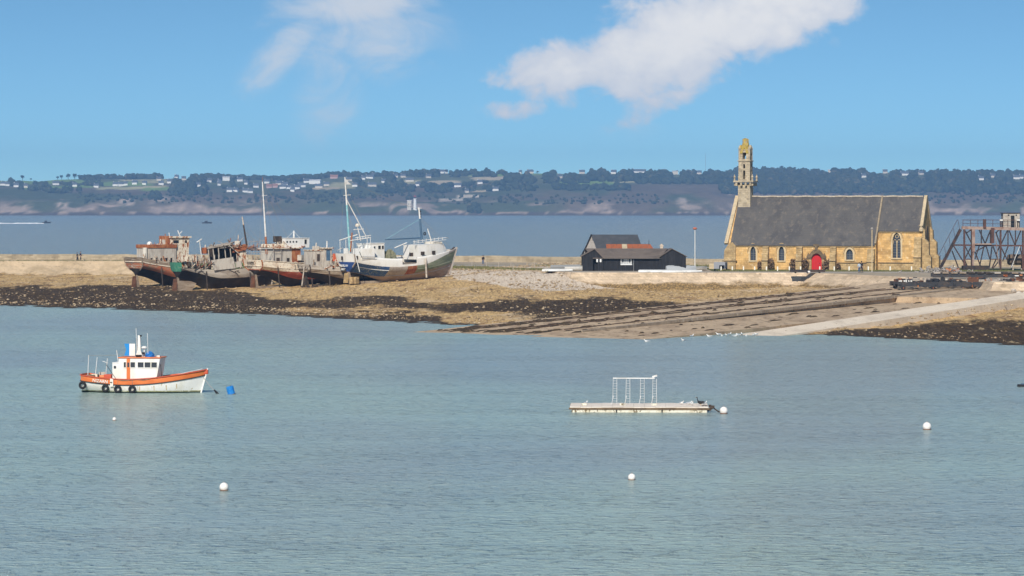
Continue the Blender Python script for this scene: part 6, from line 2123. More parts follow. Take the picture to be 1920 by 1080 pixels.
# weed and silt grown along the rails
wv, wf = [], []
wq = random.Random(33)
for _ in range(420):
    low = wq.random() ** 1.5
    al_ = -8 + 92 * low
    ac_ = wq.choice([0.0, 1.5, 6.0, 7.5, 12.6]) + wq.gauss(0, .5) if wq.random() < .75 else wq.uniform(-1.8, 30)
    base = .30 + .0275 * al_ if ac_ < 16.4 else .25 + .018 * al_
    ln_, wd_, ht_ = wq.uniform(.8, 4.5), wq.uniform(.15, .5), wq.uniform(.06, .2)
    b = len(wv)
    for (u, v, z) in ((-1, 0, 0), (-.4, -1, 0), (.5, -1, 0), (1, 0, 0), (.5, 1, 0), (-.4, 1, 0), (-.3, 0, 1), (.4, 0, .9)):
        p = slip_pt(al_ + u * ln_ / 2, ac_ + v * wd_ / 2)
        sl = .0275 if ac_ < 16.4 else .018
        wv.append((p.x, p.y, base + sl * u * ln_ / 2 + (z * ht_ if z else -.06)))
    wf += [(b + 1, b + 2, b + 7), (b + 1, b + 7, b + 6), (b, b + 1, b + 6), (b + 2, b + 3, b + 7), (b + 3, b + 4, b + 7), (b + 4, b + 5, b + 6), (b + 4, b + 6, b + 7), (b + 5, b, b + 6)]
m_slipweed = aged('slip_weed', (.05, .034, .018), (.10, .066, .034), (.22, .15, .07), .8, fine=.35)
tag(np_mesh('slip_weed', np.array(wv), np.array(wf), m_slipweed), 'dark weed and silt lying along the slipway rails', 'weed', kind='stuff')
# retaining block and rock heap at the head of the ramp
p0, p1 = atz(1862, 547, 2.55), atz(1990, 541, 2.9)
blk = empty('concrete_block_wall', p0, math.atan2(p1.y - p0.y, p1.x - p0.x), 'pale weathered concrete wall at the head of the ramp, right edge', 'wall')
Lb = (p1 - p0).length
MB().span((0, 0, -1.5), (Lb, 1.2, 1.35)).build('wall', m_concw, blk, bevel=.05)
MB().span((-.1, -.08, 1.352), (Lb, 1.28, 1.5)).build('coping', m_conc_p, blk, bevel=.03)
q = random.Random(14)
m_rock = aged('pale_rock', (.55, .49, .42), (.40, .34, .28), None, 2.0, fine=.3, bump=.7)
for k in range(9):
    p = atz(1908 + q.uniform(-8, 22), 556 - (k // 3) * 5 + q.uniform(-1, 1), 2.4 + .35 * (k // 3))
    m = MB()
    rows = []
    s = q.uniform(.35, .65)
    for i in range(6):
        ph = -math.pi / 2 + math.pi * i / 5
        rows.append([(s * math.cos(ph) * math.cos(j * .9) * q.uniform(.75, 1.2), s * math.cos(ph) * math.sin(j * .9) * q.uniform(.75, 1.2), s * .8 * math.sin(ph)) for j in range(7)])
    o = m.grid(rows, True).build('boulder', m_rock)
    o.location = p
    tag(o, '%s pale boulder laid in the heap by the concrete wall, right edge' % ordinal(k + 1), 'boulder', 'boulders heaped by the concrete wall')

# ------------------------------------------------------------------ cradle on the rails
m_csteel = aged('dark_cradle_steel', (.034, .036, .042), (.060, .050, .045), (.11, .055, .032), .9, t3=(.60, .70), fine=.3, rough=.6)
cp0 = slip_pt(100, 4.5)
cp0 = atz(1797, 541, 2.95)
ca = empty('boat_cradle', cp0, R(3), 'low black steel slipway cradle with wheels standing on the rails', 'cradle')
cL, cW = 18.5, 6.5
for y_ in (-cW / 2, 0, cW / 2):
    MB().span((-cL / 2, y_ - .18, .35), (cL / 2, y_ + .18, 1.0)).build('side_beam', m_csteel, ca)
for k in range(8):
    x_ = -cL / 2 + .3 + k * (cL - .6) / 7
    MB().span((x_ - .15, -cW / 2 - .35, .62), (x_ + .15, cW / 2 + .35, .95)).build('cross_beam', m_csteel, ca)
    MB().span((x_ - .08, -cW / 2 - .26, .30), (x_ + .08, -cW / 2 - .181, 1.0)).build('web_stiffener', m_rust if k % 3 == 1 else m_csteel, ca)
for k in range(5):
    x_ = -cL / 2 + .8 + k * (cL - 1.6) / 4
    for y_ in (-cW / 2, cW / 2):
        wl = MB().tube((x_, y_ - .14, .18), (x_, y_ + .14, .18), .32, None, 14).build('wheel', m_iron, ca)
        MB().tube((x_, y_ - .2, .18), (x_, y_ + .2, .18), .1, None, 8).build('hub', m_rust, wl)
dq = random.Random(19)
for k in range(64):
    x_, y_ = dq.uniform(-cL / 2, cL / 2), dq.uniform(-2.6, 2.4)
    MB().box((x_, y_, 1.08 + dq.random() * .3), (dq.uniform(.3, 1.6), dq.uniform(.15, .7), dq.uniform(.12, .55)), dq.uniform(0, 3)).build('scrap_piece', dq.choice([m_rudder, m_rust, m_csteel, m_greywood, m_csteel, m_rudder, m_greym]), ca)
for k in range(6):
    x_ = -cL / 2 + .2 + k * .36 + dq.uniform(-.1, .1)
    MB().box((x_, -cW / 2 + .1, 1.15), (dq.uniform(.1, .25), .35, dq.uniform(.12, .3))).build('keel_chock', m_whitem, ca)

cp1 = at(1862, 520, 470)
cb = empty('second_cradle', (cp1.x, cp1.y - 4, 4.3), R(-4), 'rusty cradle frame with pale timber deck behind the black one, right edge', 'cradle')
for y_ in (-2, 2):
    MB().span((-9.5, y_ - .2, 0), (10, y_ + .2, .55)).build('side_beam', m_csteel, cb)
for k in range(16):
    MB().span((-9.3 + k * 1.25, -2.4, .56), (-9.3 + k * 1.25 + .9, 2.4, .72)).build('deck_plank', dq.choice([m_greywood, m_brownwood, m_blackwood]), cb)
for k in range(9):
    MB().box((.6 + k * .9 + dq.uniform(-.4, .4), -2.3, .28 + dq.uniform(-.05, .08)), (dq.uniform(.15, .6), .25, dq.uniform(.12, .35))).build('chock', dq.choice([m_whitem, m_rust, m_rustcream]), cb)
MB().span((7.5, -2.5, -.1), (10.5, -2.21, .5)).build('rusty_plate', m_rust, cb)
for k in range(4):
    wl = MB().tube((-8 + k * 5, -2.2, -.25), (-8 + k * 5, -1.9, -.25), .35, None, 12).build('wheel', m_iron, cb)

q = random.Random(23)
sh = empty('scrap_heap', atz(1760, 512, 3.9), 0, 'grey heap of chain and rope scrap between chapel and stairs', 'scrap')
m = MB()
for k in range(70):
    c = Vector((q.gauss(0, 2.2), q.gauss(0, .9), abs(q.gauss(.2, .35))))
    m.torus(c, (q.gauss(0, 1), q.gauss(0, 1), q.gauss(0, 1)), q.uniform(.18, .4), q.uniform(.05, .1), 8, 5)
tag(m.build('chain_links', m_greym, sh), kind='stuff')
MB().add([(1.0, -.3, .2), (3.2, -.5, .3), (3.4, .3, .75), (1.2, .4, .8), (1.0, -.2, .1), (3.2, -.4, .2), (3.4, .4, .65), (1.2, .5, .7)], [(0, 1, 2, 3), (7, 6, 5, 4), (0, 4, 5, 1), (1, 5, 6, 2), (2, 6, 7, 3), (3, 7, 4, 0)]).build('rusty_sheet', m_rust, sh)

# ------------------------------------------------------------------ steel gantry with stair and cabin
GY = 530.0
gp_ = lambda px, py, dy=0.0: Vector(((px - 960) / F * (GY + dy) - GX0, dy, H - (py - HY) / F * (GY + dy) - GZ))
GX0 = (1840 - 960) / F * GY
gt = empty('winch_gantry', (GX0, GY, GZ), 0, 'rusty open steel gantry with stair and cabin at the right edge', 'gantry')
m_gst = aged('rusty_gantry_steel', (.10, .048, .038), (.06, .038, .034), (.20, .12, .095), 1.1, t3=(.60, .70), fine=.3, rough=.8)
m_gdk = aged('dark_gantry_steel', (.030, .026, .028), (.07, .04, .034), None, 1.0, fine=.35, rough=.8)
m_glt = aged('pale_gantry_steel', (.33, .25, .21), (.22, .13, .10), None, 1.0, fine=.25, rough=.8)


def gb(name, a, b, w, mat, h=None):
    MB().beam(a, b, w * 1.45, (h or w) * 1.45).build(name, mat, gt)


D2 = 4.0
for dy in (0.0, D2):
    gb('platform_beam', gp_(1803, 427, dy), gp_(1945, 430, dy), .28, m_glt if dy == 0 else m_gst, .34)
    gb('middle_beam', gp_(1788, 459.5, dy), gp_(1945, 461, dy), .16, m_gst, .18)
    for px in (1808, 1822, 1876, 1918):
        gb('leg', gp_(px, 506, dy), gp_(px, 428, dy), .20, m_gst if px != 1822 else m_gdk)
    for (a, b, c, d) in ((1808, 430, 1823, 458), (1823, 459, 1808, 487), (1836, 431, 1847, 457), (1847, 457, 1857, 432), (1867, 435, 1876, 460), (1876, 460, 1889, 432), (1892, 432, 1903, 459), (1903, 459, 1914, 432), (1822, 430, 1812, 437), (1867, 437, 1873, 431),
                         (1788, 461, 1813, 502), (1785, 470, 1797, 502), (1828, 472, 1841, 505), (1830, 471, 1849, 461), (1860, 462, 1855, 502), (1862, 462, 1876, 500), (1868, 485, 1860, 503), (1876, 462, 1890, 490), (1875, 460, 1868, 476), (1808, 486, 1814, 500)):
        gb('brace', gp_(a, b, dy), gp_(c, d, dy), .13, m_gdk)
    gb('lower_tie', gp_(1808, 486, dy), gp_(1822, 486, dy), .1, m_gst)
    gb('lower_tie', gp_(1856, 486, dy), gp_(1874, 486, dy), .1, m_gst)
gb('pale_column', gp_(1825, 472, -.3), gp_(1825, 430, -.3), .34, m_glt)
gb('column_foot', gp_(1824, 510, -.3), gp_(1825, 472, -.3), .20, m_glt)
gb('rusty_column', gp_(1861, 456, -.3), gp_(1861, 427, -.3), .36, m_gst)
gb('horizontal_pipe', gp_(1828, 457.5, -.3), gp_(1860, 457.5, -.3), .14, m_glt)
for px in (1808, 1840, 1876, 1910):
    gb('cross_tie', gp_(px, 428.5, .1), gp_(px, 428.5, D2 - .1), .2, m_gdk)
MB().add([gp_(1804, 425.5, -.2), gp_(1945, 428, -.2), gp_(1945, 428, D2 + .2), gp_(1804, 425.5, D2 + .2)], [(0, 1, 2, 3)]).build('platform_deck', m_gst, gt)
for dy in (0.0, D2):
    for k in range(8):
        px = 1805.5 + k * 14
        bar(gt, 'rail_post', gp_(px, 427, dy), gp_(px, 412, dy), .045, m_gst, 5)
    bar(gt, 'hand_rail', gp_(1805, 412.5, dy), gp_(1904, 412.5, dy), .05, m_gst, 5)
    bar(gt, 'knee_rail', gp_(1805, 419, dy), gp_(1904, 420, dy), .035, m_gst, 5)
gb('control_box', gp_(1846, 428, -.2), gp_(1846, 411, -.2), .32, m_gst)
# stair
for dy in (.2, 1.3):
    gb('stringer', gp_(1763, 503, dy), gp_(1801, 430, dy), .12, m_gdk, .34)
    bar(gt, 'stair_rail', gp_(1760, 478, dy), gp_(1795, 412, dy), .04, m_gst, 5)
    for k in range(5):
        f = k / 4
        bar(gt, 'stair_baluster', gp_(1764 + 36 * f, 498 - 66 * f, dy), gp_(1763 + 33 * f, 478 - 66 * f, dy), .035, m_gst, 5)
for dy in (0.0, D2):
    for (a, b, c, d) in ((1840, 428, 1840, 459), (1857, 430, 1857, 459), (1890, 430, 1890, 460), (1904, 430, 1904, 460), (1808, 459, 1822, 486), (1836, 461, 1828, 486), (1849, 461, 1856, 486), (1876, 486, 1862, 503), (1890, 462, 1880, 490), (1903, 461, 1896, 503), (1845, 461, 1836, 503), (1912, 461, 1922, 503)):
        gb('brace', gp_(a, b, dy), gp_(c, d, dy), .12, m_gdk)
for k in range(18):
    f = (k + .5) / 18
    p = gp_(1763 + 38 * f, 503 - 73 * f, .2)
    MB().box((p.x, .75, p.z), (.36, 1.1, .06)).build('tread', m_gdk, gt)
# cabin on top
c0, c1 = gp_(1881, 427, .4), gp_(1912, 400, .4)
kb = cabin(gt, 'cabin', c0.x, c1.x, .4, 2.6, c0.z - .05, c1.z, aged('grimy_cabin_paint', (.42, .38, .33), (.30, .26, .22), (.2, .12, .08), 1.2, fine=.25), m_gdk, .15, .1, door=((c0.x + c1.x) / 2 + .2, .6, 2.05))
for px in (1891, 1905.5):
    p = gp_(px, 403.5, .4)
    MB().tube((p.x, .36, p.z), (p.x, .44, p.z), .13, None, 12).build('porthole', m_dkwin, gt)
MB().span(((c0.x + c1.x) / 2 - .09, .56, c0.z), ((c0.x + c1.x) / 2 + .49, .62, c0.z + 1.98)).build('doorway_shade', m_dkwin, gt)  # dark panel standing for the unlit inside of the cabin
for px in (1876, 1908):
    p = gp_(px, 424, .1)
    for k in range(2):
        bar(gt, 'bracket', p + Vector((k * .3, 0, -.3)), p + Vector((k * .3, 0, .9)), .07, m_gdk, 5)
    MB().box(p + Vector((.1, 0, 1.0)), (.5, .3, .22)).build('white_lamp', m_whitem, gt)
bar(gt, 'stay_cable', gp_(1866, 437, -.6), gp_(1873, 500, -.6), .06, m_glt, 5)
bar(gt, 'white_pole', gp_(1896, 502, -.8), gp_(1912, 462, -.8), .05, m_whitem, 5)
# dark container and stone hut under the gantry
dc = empty('dark_container', ((1828 - 960) / F * 528, 528, GZ), 0, 'low dark steel box under the steel gantry', 'container')
MB().span((-2.1, -.8, .1), (2.3, .9, .85)).build('box', m_blacksteel, dc, bevel=.03)
for x_ in (-1.6, 1.8):
    MB().span((x_ - .15, -.8, 0), (x_ + .15, .9, .1)).build('skid', m_iron, dc)
hu = empty('boiler_on_trestle', ((1912 - 960) / F * 534, 534, GZ), 0, 'brown rusty tank on a timber trestle under the gantry', 'tank')
m_btank = aged('brown_tank', (.16, .12, .09), (.11, .08, .06), (.22, .17, .13), .9, fine=.3)
M = Matrix.Rotation(R(90), 4, 'Y')
MB().lathe([(.3, -2.4), (.8, -2.3), (.9, -2.0), (.9, 2.3), (.7, 2.5)], 14, (.3, 0, 1.75), M).build('tank', m_btank, hu, smooth=False)
for x_ in (-1.2, .4, 1.6):
    for y_ in (-.6, .6):
        bar(hu, 'trestle_leg', (x_, y_, 0), (x_, y_ * .8, 1.1), .12, m_greywood, 5)
    MB().span((x_ - .15, -.8, 1.0), (x_ + .15, .8, 1.12)).build('trestle_cap', m_greywood, hu)

# ------------------------------------------------------------------ lamp posts
def lamp_post(px, py0, py1, label, head):
    p = atz(px, py0, GZ)
    h = (py0 - py1) / F * p.y
    e = empty('lamp_post', p, 0, label, 'lamp post', 'lamp posts on the quay')
    bar(e, 'pole', (0, 0, -.1), (0, 0, h - .3), .085, m_dress if head != 'red' else m_whitem, 8, .065)
    MB().lathe([(.13, 0), (.15, .05), (.12, .3)], 8, (0, 0, 0)).build('base', m_greym, e)
    if head == 'red':
        MB().lathe([(.08, 0), (.34, .12), (.36, .3), (.2, .42)], 10, (0, 0, h - .35)).build('lamp_head', plain('red_lamp', (.5, .16, .10), .5), e)
    else:
        MB().lathe([(.08, 0), (.2, .1), (.22, .28), (.1, .36)], 10, (0, 0, h - .32)).build('lamp_head', m_greym, e)
    return e


lamp_post(1303, 503.5, 427, 'slim white post with reddish lamp between sheds and chapel', 'red')
lamp_post(1635, 511, 427, 'tall pale lamp post in front of the chapel chancel', 'grey')
# small fence posts on the causeway
for i, (px, py) in enumerate(((885, 501), (912, 503), (935, 503), (958, 503), (962, 509), (1002, 505))):
    p = atz(px, py, GZ)
    e = empty('fence_post', p, 0, '%s thin wooden post from the left beside the causeway road' % ordinal(i + 1), 'post', 'thin posts by the causeway road')
    bar(e, 'shaft', (0, 0, -.1), (0, 0, 1.1), .06, m_greywood, 5)
    MB().box((0, 0, 1.12), (.14, .14, .05)).build('cap', m_greywood, e)

# ------------------------------------------------------------------ moored orange and white boat
m_wh = aged('white_gelcoat', (.80, .79, .76), (.74, .72, .65), (.48, .36, .20), 1.1, t3=(.60, .70), st=(1, 1, .4), fine=.08, rough=.35)
m_or = aged('orange_paint', (.72, .20, .055), (.64, .165, .045), None, 1.2, fine=.1, rough=.4)
m_orred = plain('orange_red_paint', (.55, .10, .05), .45)
m_anti = plain('green_black_boot', (.02, .035, .03), .6)
m_flagb = plain('signal_blue', (.02, .24, .60), .6)
m_tarp = plain('blue_tarpaulin', (.02, .16, .48), .6)
m_clear = plain('cabin_glass', (.05, .055, .065), .12)
mb = empty('moored_fishing_boat', atz(160, 734.5, 0), R(-7), 'orange and white fishing boat moored in the harbour', 'boat')
hm = Hull(9.4, 3.1, 1.08, .74, .30, .60, .0, .30, .86, keel=-.75, bow_full=3.0, mid_full=3.0)
hm.band('hull_bottom', lambda t: 0, lambda t: (.10 - hm.zb(t)) / (hm.zs(t) - hm.zb(t)), m_anti, mb, 4)
hm.band('weed_line', lambda t: (.10 - hm.zb(t)) / (hm.zs(t) - hm.zb(t)), lambda t: (.19 - hm.zb(t)) / (hm.zs(t) - hm.zb(t)), aged('hull_weed_line', (.34, .33, .17), (.60, .58, .45), (.10, .12, .05), 2.2, fine=.3), mb, 2)
hm.band('hull_side', lambda t: (.19 - hm.zb(t)) / (hm.zs(t) - hm.zb(t)), lambda t: hm.vz(t, .45), m_wh, mb, 5)
hm.band('bulwark', lambda t: hm.vz(t, .45), lambda t: 1.0, m_or, mb, 3, thick=.07)
hm.rail('rubbing_strake', .46, .035, m_black, mb, h=.06)
hm.rail('gunwale', 0, .05, m_orred, mb, h=.07)
hm.deck('deck', .45, m_greyplate, mb)
hm.stem(m_wh, mb, .10)
MB().box(hm.pt(1, 1, 1) + Vector((-.1, 0, -.2)), (.4, .3, .36)).build('bow_cap', m_orred, mb, bevel=.05)
Wn = [('s', x, 2.18, w, .40) for (x, w) in ((3.42, .17), (4.05, .36), (4.68, .46), (5.22, .46), (5.75, .44))]
wheel = cabin(mb, 'wheelhouse', 2.95, 5.88, -1.02, 1.02, .75, 2.68, m_wh, m_or, .07, .09, .32, wins=Wn, winmat=m_clear, framemat=m_wh)
MB().span((3.56, -1.045, .9), (3.84, -1.021, 2.66)).build('orange_door_stripe', m_or, wheel)
MB().span((3.62, -1.06, 2.0), (3.78, -1.046, 2.36)).build('door_window', m_clear, wheel)
cabin(mb, 'aft_locker', 2.42, 2.94, -1.0, .6, .75, 2.3, m_wh, m_wh, .03, .05, 0, wins=[('s', 2.62, 1.98, .2, .22)], winmat=m_clear)
MB().prism([(4.02, 2.77), (4.62, 2.77), (4.46, 3.2), (4.40, 4.4), (4.22, 4.45), (4.2, 3.3)], .22, Matrix.Translation((0, -.11, 0))).build('mast_fin', m_wh, mb, bevel=.03)
MB().box((4.44, 0, 4.4), (.12, .2, .12)).build('mast_light', m_black, mb)
bar(mb, 'whip_aerial', (4.08, .3, 2.75), (3.98, .3, 4.98), .022, m_whitem, 5)
bar(mb, 'aerial_support', (4.14, .2, 2.75), (4.06, .2, 4.2), .03, m_greym, 5)
bar(mb, 'whip_aerial', (5.12, -.4, 2.75), (5.06, -.4, 4.62), .022, m_whitem, 5)
fl = MB().span((3.53, -.02, 2.84), (3.98, .02, 3.78)).build('signal_flag', m_wh, mb)
MB().prism([(3.53, 2.84), (3.53, 3.78), (3.12, 3.78), (3.27, 3.31), (3.12, 2.84)], .04, Matrix.Translation((0, -.02, 0))).build('blue_fly', m_flagb, fl)
bar(mb, 'radar_post', (4.74, -.1, 2.75), (4.74, -.1, 3.4), .06, m_whitem, 6)
MB().lathe([(.10, 0), (.22, .04), (.22, .14), (.1, .2)], 14, (4.74, -.1, 3.4)).build('radar_dome', m_wh, mb)
MB().box((4.7, -.25, 3.05), (.16, .2, .16)).build('searchlight', m_black, mb)
MB().lathe([(.22, 0), (.26, .08), (.22, .16)], 14, (4.42, -.6, 2.78)).build('liferaft_ring', m_black, mb)
q = random.Random(6)
rows = [[(5.2 + .34 * math.cos(k * .7) * c * q.uniform(.8, 1.2), -.1 + .4 * math.sin(k * .7) * c * q.uniform(.8, 1.2), 2.78 + z * q.uniform(.9, 1.1)) for k in range(9)] for c, z in ((1, 0), (1, .16), (.75, .3), (.2, .4))]
MB().grid(rows, True).build('tarpaulin_bundle', m_tarp, mb)
MB().box((5.98, -.5, 2.84), (.24, .3, .12)).build('white_fitting', m_wh, mb)
for (x, zt_, x2) in ((.42, 2.92, .5), (1.0, 2.75, 1.18), (1.82, 2.68, 2.0)):
    bar(mb, 'deck_pole', (x, -.9, .95), (x2, -.9, zt_), .028, m_whitem, 5)
bar(mb, 'deck_pole', (2.78, -.5, 2.3), (2.62, -.5, 3.3), .03, m_whitem, 5)
bar(mb, 'cross_pole', (1.6, -.9, 2.45), (2.05, -.9, 2.3), .025, m_whitem, 5)
MB().path([(.5, -.9, 2.9), (1.5, -.8, 2.86), (2.6, -.5, 2.9), (3.0, -.3, 2.95)], .012, 4).build('line', m_rope, mb)
bar(mb, 'boat_hook', (1.9, -.95, 2.2), (2.7, -1.05, 1.1), .02, m_iron, 4)
MB().span((1.75, -1.1, .9), (2.35, -.3, 1.42)).build('fish_hatch', m_orred, mb, bevel=.03)
MB().span((.35, -1.05, 1.0), (1.05, .4, 1.38)).build('net_pile', m_darkst, mb, bevel=.1)
bar(mb, 'wheelhouse_stay', (6.1, -.4, 2.3), (6.35, -.9, 1.0), .02, m_iron, 4)
for x in (6.0, 6.4):
    MB().lathe([(.09, 0), (.09, .22), (.13, .24), (.13, .28)], 8, (x, -.95, .98)).build('bollard', m_black, mb)
for k, t in enumerate((.012, .21, .317, .44)):
    p = hm.pt(t, hm.vz(t, .72), -1)
    d = hm.pt(t + .03, .7, -1) - hm.pt(max(0, t - .03), .7, -1)
    nrm = Vector((d.y, -d.x, 0)).normalized()
    o = MB().torus(p + nrm * .10 + Vector((0, 0, -.06)), nrm, .22, .095, 20, 8).build('tyre_fender', m_black, mb, smooth=True)
    bar(o, 'fender_rope', p + nrm * .08 + Vector((0, 0, .15)), hm.pt(t, 1, -1) + nrm * .02, .014, m_rope, 4)
pw_ = hm.pt(.265, hm.vz(.265, .3), -1)
MB().box(pw_ + Vector((0, -.05, 0)), (.24, .08, .62)).build('white_scupper_door', m_wh, mb)
MB().box(pw_ + Vector((-.03, -.10, .02)), (.16, .03, .06)).build('scupper_slot', m_black, mb)
nb0 = hm.pt(.165, hm.vz(.165, .27), -1)
dn = hm.pt(.23, hm.vz(.23, .27), -1) - hm.pt(.10, hm.vz(.10, .27), -1)
Mt = Matrix.Translation(nb0 + Vector((0, -.04, 0))) @ Matrix.Rotation(math.atan2(dn.y, dn.x), 4, 'Z') @ Matrix.Rotation(-math.atan2(dn.z, dn.x), 4, 'Y') @ Matrix.Rotation(R(88), 4, 'X')
text(mb, 'NIZARN', .34, Mt, m_wh, 'boat_name')
bow = hm.pt(.99, .72, -1)
rope_end = (Matrix.Rotation(R(7), 4, 'Z') @ (atz(408, 738, 0) - Vector(mb.location)))
MB().path([bow, bow.lerp(rope_end, .5) + Vector((0, 0, -.08)), rope_end], .022, 5).build('mooring_line', m_greym, mb)
MB().tube(rope_end + Vector((-.28, 0, .30)), rope_end + Vector((.03, 0, -.05)), .05, .11, 8).build('line_weight', m_black, mb)

# working gear on deck
q = random.Random(61)
for k, (x, y) in enumerate(((.5, -.6), (.95, -.75), (1.3, .2), (.7, .4))):
    MB().box((x, y, 1.22 + .1 * k % .3), (.5, .36, .24), q.uniform(-.3, .3)).build('fish_box', [m_tarp, m_rustcream, m_greyplate, m_orred][k], mb, bevel=.02)
for k in range(3):
    MB().torus((6.5 + k * .5, -.35 + .3 * k, 1.02 + .06 * k), (0, 0, 1), .22 - .02 * k, .05, 14, 5).build('rope_coil', m_rope, mb)
MB().lathe([(.16, 0), (.2, .1), (.16, .34)], 10, (7.3, -.4, 1.0)).build('anchor_winch', m_greym, mb)
bar(mb, 'bow_rail', hm.pt(.80, 1, -1) + Vector((0, .06, .02)), hm.pt(.97, 1, -1) + Vector((0, .05, .12)), .02, m_whitem, 5)
MB().path([hm.pt(t, 1, -1) + Vector((0, -.06, -.02 - .10 * math.sin((t - .3) * 20) ** 2)) for t in (.3, .36, .42, .48, .54, .6)], .016, 4).build('hanging_rope', m_rope, mb)
for (t, d) in ((.62, .62), (.72, .68), (.80, .70), (.5, .6)):
    p = hm.pt(t, hm.vz(t, d), -1)
    p2 = hm.pt(t, hm.vz(t, d + .38), -1)
    MB().beam(p + Vector((0, -.012, 0)), p2 + Vector((0, -.012, 0)), .07, .012).build('rust_streak', aged('rust_streak', (.50, .36, .18), (.68, .6, .45), None, 6.0, st=(3, 3, .5)), mb)

dm = empty('blue_mooring_drum', atz(433.5, 739, 0), .3, 'blue plastic drum buoy floating off the bow of the orange boat', 'buoy')
m_bd = aged('blue_plastic', (.015, .20, .58), (.03, .26, .66), None, 3.0, fine=.1, rough=.4)
M = Matrix.Rotation(R(-14), 4, 'Y')
MB().lathe([(.27, -.25), (.29, -.22), (.29, .0), (.305, .02), (.29, .05), (.29, .3), (.305, .32), (.29, .35), (.285, .5), (.25, .54)], 18, (0, 0, .08), M).build('drum', m_bd, dm, smooth=False)
MB().lathe([(.31, -.26), (.31, -.05)], 18, (0, 0, .06), M).build('weed_band', m_darkst, dm)
MB().tube(M @ Vector((.1, 0, .6)), M @ Vector((.1, 0, .64)), .05, None, 8).build('bung', m_black, dm)

# ------------------------------------------------------------------ round buoys
m_bw = aged('white_buoy', (.82, .78, .74), (.76, .70, .64), None, 3.0, fine=.08, rough=.4)
m_slime = plain('buoy_slime', (.20, .09, .04), .7)
BU = [(420, 919.5, .235, 'white ball buoy at lower left, largest in the near water'), (1184.5, 900, .20, 'white ball buoy with rusty mark in the lower middle water'), (1738, 805.5, .28, 'white ball buoy in the water at the right'), (1357, 775.5, .28, 'white ball buoy beside the right end of the raft'), (214.5, 788.5, .13, 'small white buoy below the orange fishing boat')]
for i, (px, py, r, lb) in enumerate(BU):
    e = empty('ball_buoy', atz(px, py, 0), i * .7, lb, 'buoy', 'white mooring buoys in the harbour')
    prof = [(r * math.sin(a * math.pi / 12), r * .72 - r * math.cos(a * math.pi / 12)) for a in range(0, 13)]
    MB().lathe([(max(x, .01), z) for x, z in prof], 20).build('float', m_bw, e, smooth=True)
    MB().lathe([(r * .90, .002 - r * .1), (r * .985, r * .16)], 20).build('waterline_slime', m_slime, e)
    MB().torus((0, 0, r * 1.78), (1, 0, 0), r * .14, r * .045, 10, 6).build('lifting_eye', m_slime if i == 1 else m_greym, e)
de = empty('dark_mooring_float', atz(1916, 725, 0), 0, 'dark floating mooring block at the right edge of the water', 'buoy')
MB().box((0, 0, .05), (.7, .5, .28)).build('float', m_black, de, bevel=.06)
MB().box((.1, 0, .22), (.3, .3, .08)).build('top_plate', m_slateblue, de)

# ------------------------------------------------------------------ raft with frames
m_raft = aged('raft_deck', (.80, .72, .63), (.68, .59, .50), (.44, .35, .28), 1.0, t3=(.6, .7), st=(.4, 1.5, 1), fine=.25)
m_raftw = aged('raft_float', (.76, .72, .60), (.62, .56, .42), (.20, .15, .085), 1.3, t3=(.54, .62), st=(1, 1, .6), fine=.2)
m_raftd = aged('raft_dark_wale', (.15, .10, .06), (.24, .16, .09), None, 1.5, fine=.4)
rl_ = atz(1068, 773, 0)
ra = empty('mooring_raft', (rl_.x, rl_.y, 0), R(-2.2), 'long low pale raft with white ladder frames floating in the harbour', 'raft')
RL, RW = 9.75, 4.2
for k in range(3):
    MB().span((.15 + k * 3.2, 0, -.2), (.15 + k * 3.2 + 3.12, RW, .20)).build('float', m_raftw, ra, bevel=.05)
MB().span((-.05, -.06, .202), (RL + .05, .10, .33)).build('front_wale', m_raftd, ra)
MB().span((-.05, RW - .10, .202), (RL + .05, RW + .06, .33)).build('back_wale', m_raftd, ra)
for k in range(13):
    a = .02 + k * RL / 13
    MB().span((a, -.1, .332 + .012 * math.sin(k * 5)), (a + RL / 13 - .012, RW + .1, .40 + .012 * math.sin(k * 5))).build('deck_plank', m_raft, ra)
for k, x in enumerate((3.05, 3.98, 5.0, 5.88)):
    lad = tag(bpy.data.objects.new('ladder_frame', None))
    COL.objects.link(lad)
    lad.parent = ra
    for dx_ in (0, .26):
        bar(lad, 'upright', (x + dx_ - (.04 if dx_ == 0 else 0), 2.9, .4), (x + dx_, 2.9, 2.22), .015, m_whitem, 5)
    for j in range(9):
        bar(lad, 'rung', (x, 2.9, .62 + j * .18), (x + .26, 2.9, .62 + j * .18), .008, m_whitem, 4)
    bar(lad, 'foot_brace', (x - .12, 2.7, .4), (x + .02, 2.9, 1.0), .018, m_whitem, 4)
MB().span((3.03, 2.82, 2.22), (6.0, 2.98, 2.29)).build('top_beam', m_whitem, ra)
MB().box((6.0, 2.9, 2.40), (.36, .2, .12), 0, Matrix.Rotation(R(-18), 4, 'Y')).build('lamp_bracket', m_whitem, ra)
q = random.Random(9)
for k in range(12):
    MB().box((RL - .2 + q.uniform(-.2, .5), q.uniform(0, 2.2), .34 + q.uniform(-.22, .18)), (q.uniform(.1, .28), q.uniform(.1, .3), q.uniform(.08, .22)), q.uniform(0, 3)).build('mussel_rope_bundle', m_blackwood, ra)
pz = [(RL + .3, .6, .35), (RL + .7, .5, .05), (RL + .95, .5, .0)]
MB().path(pz, .05, 5).build('mooring_chain', m_blackwood, ra)
for k, (x, w) in enumerate(((1.0, .35), (3.75, .4), (5.95, .3))):
    MB().box((x, 1.6, .47), (w, .3, .14), k).build('deck_cleat', m_raftw, ra)

# ------------------------------------------------------------------ birds
m_gull = plain('gull_white', (.82, .82, .80), .8)
m_gullg = plain('gull_grey', (.38, .40, .43), .8)
m_beak = plain('gull_beak', (.6, .36, .05), .6)
m_cormo = plain('cormorant_black', (.02, .02, .022), .6)


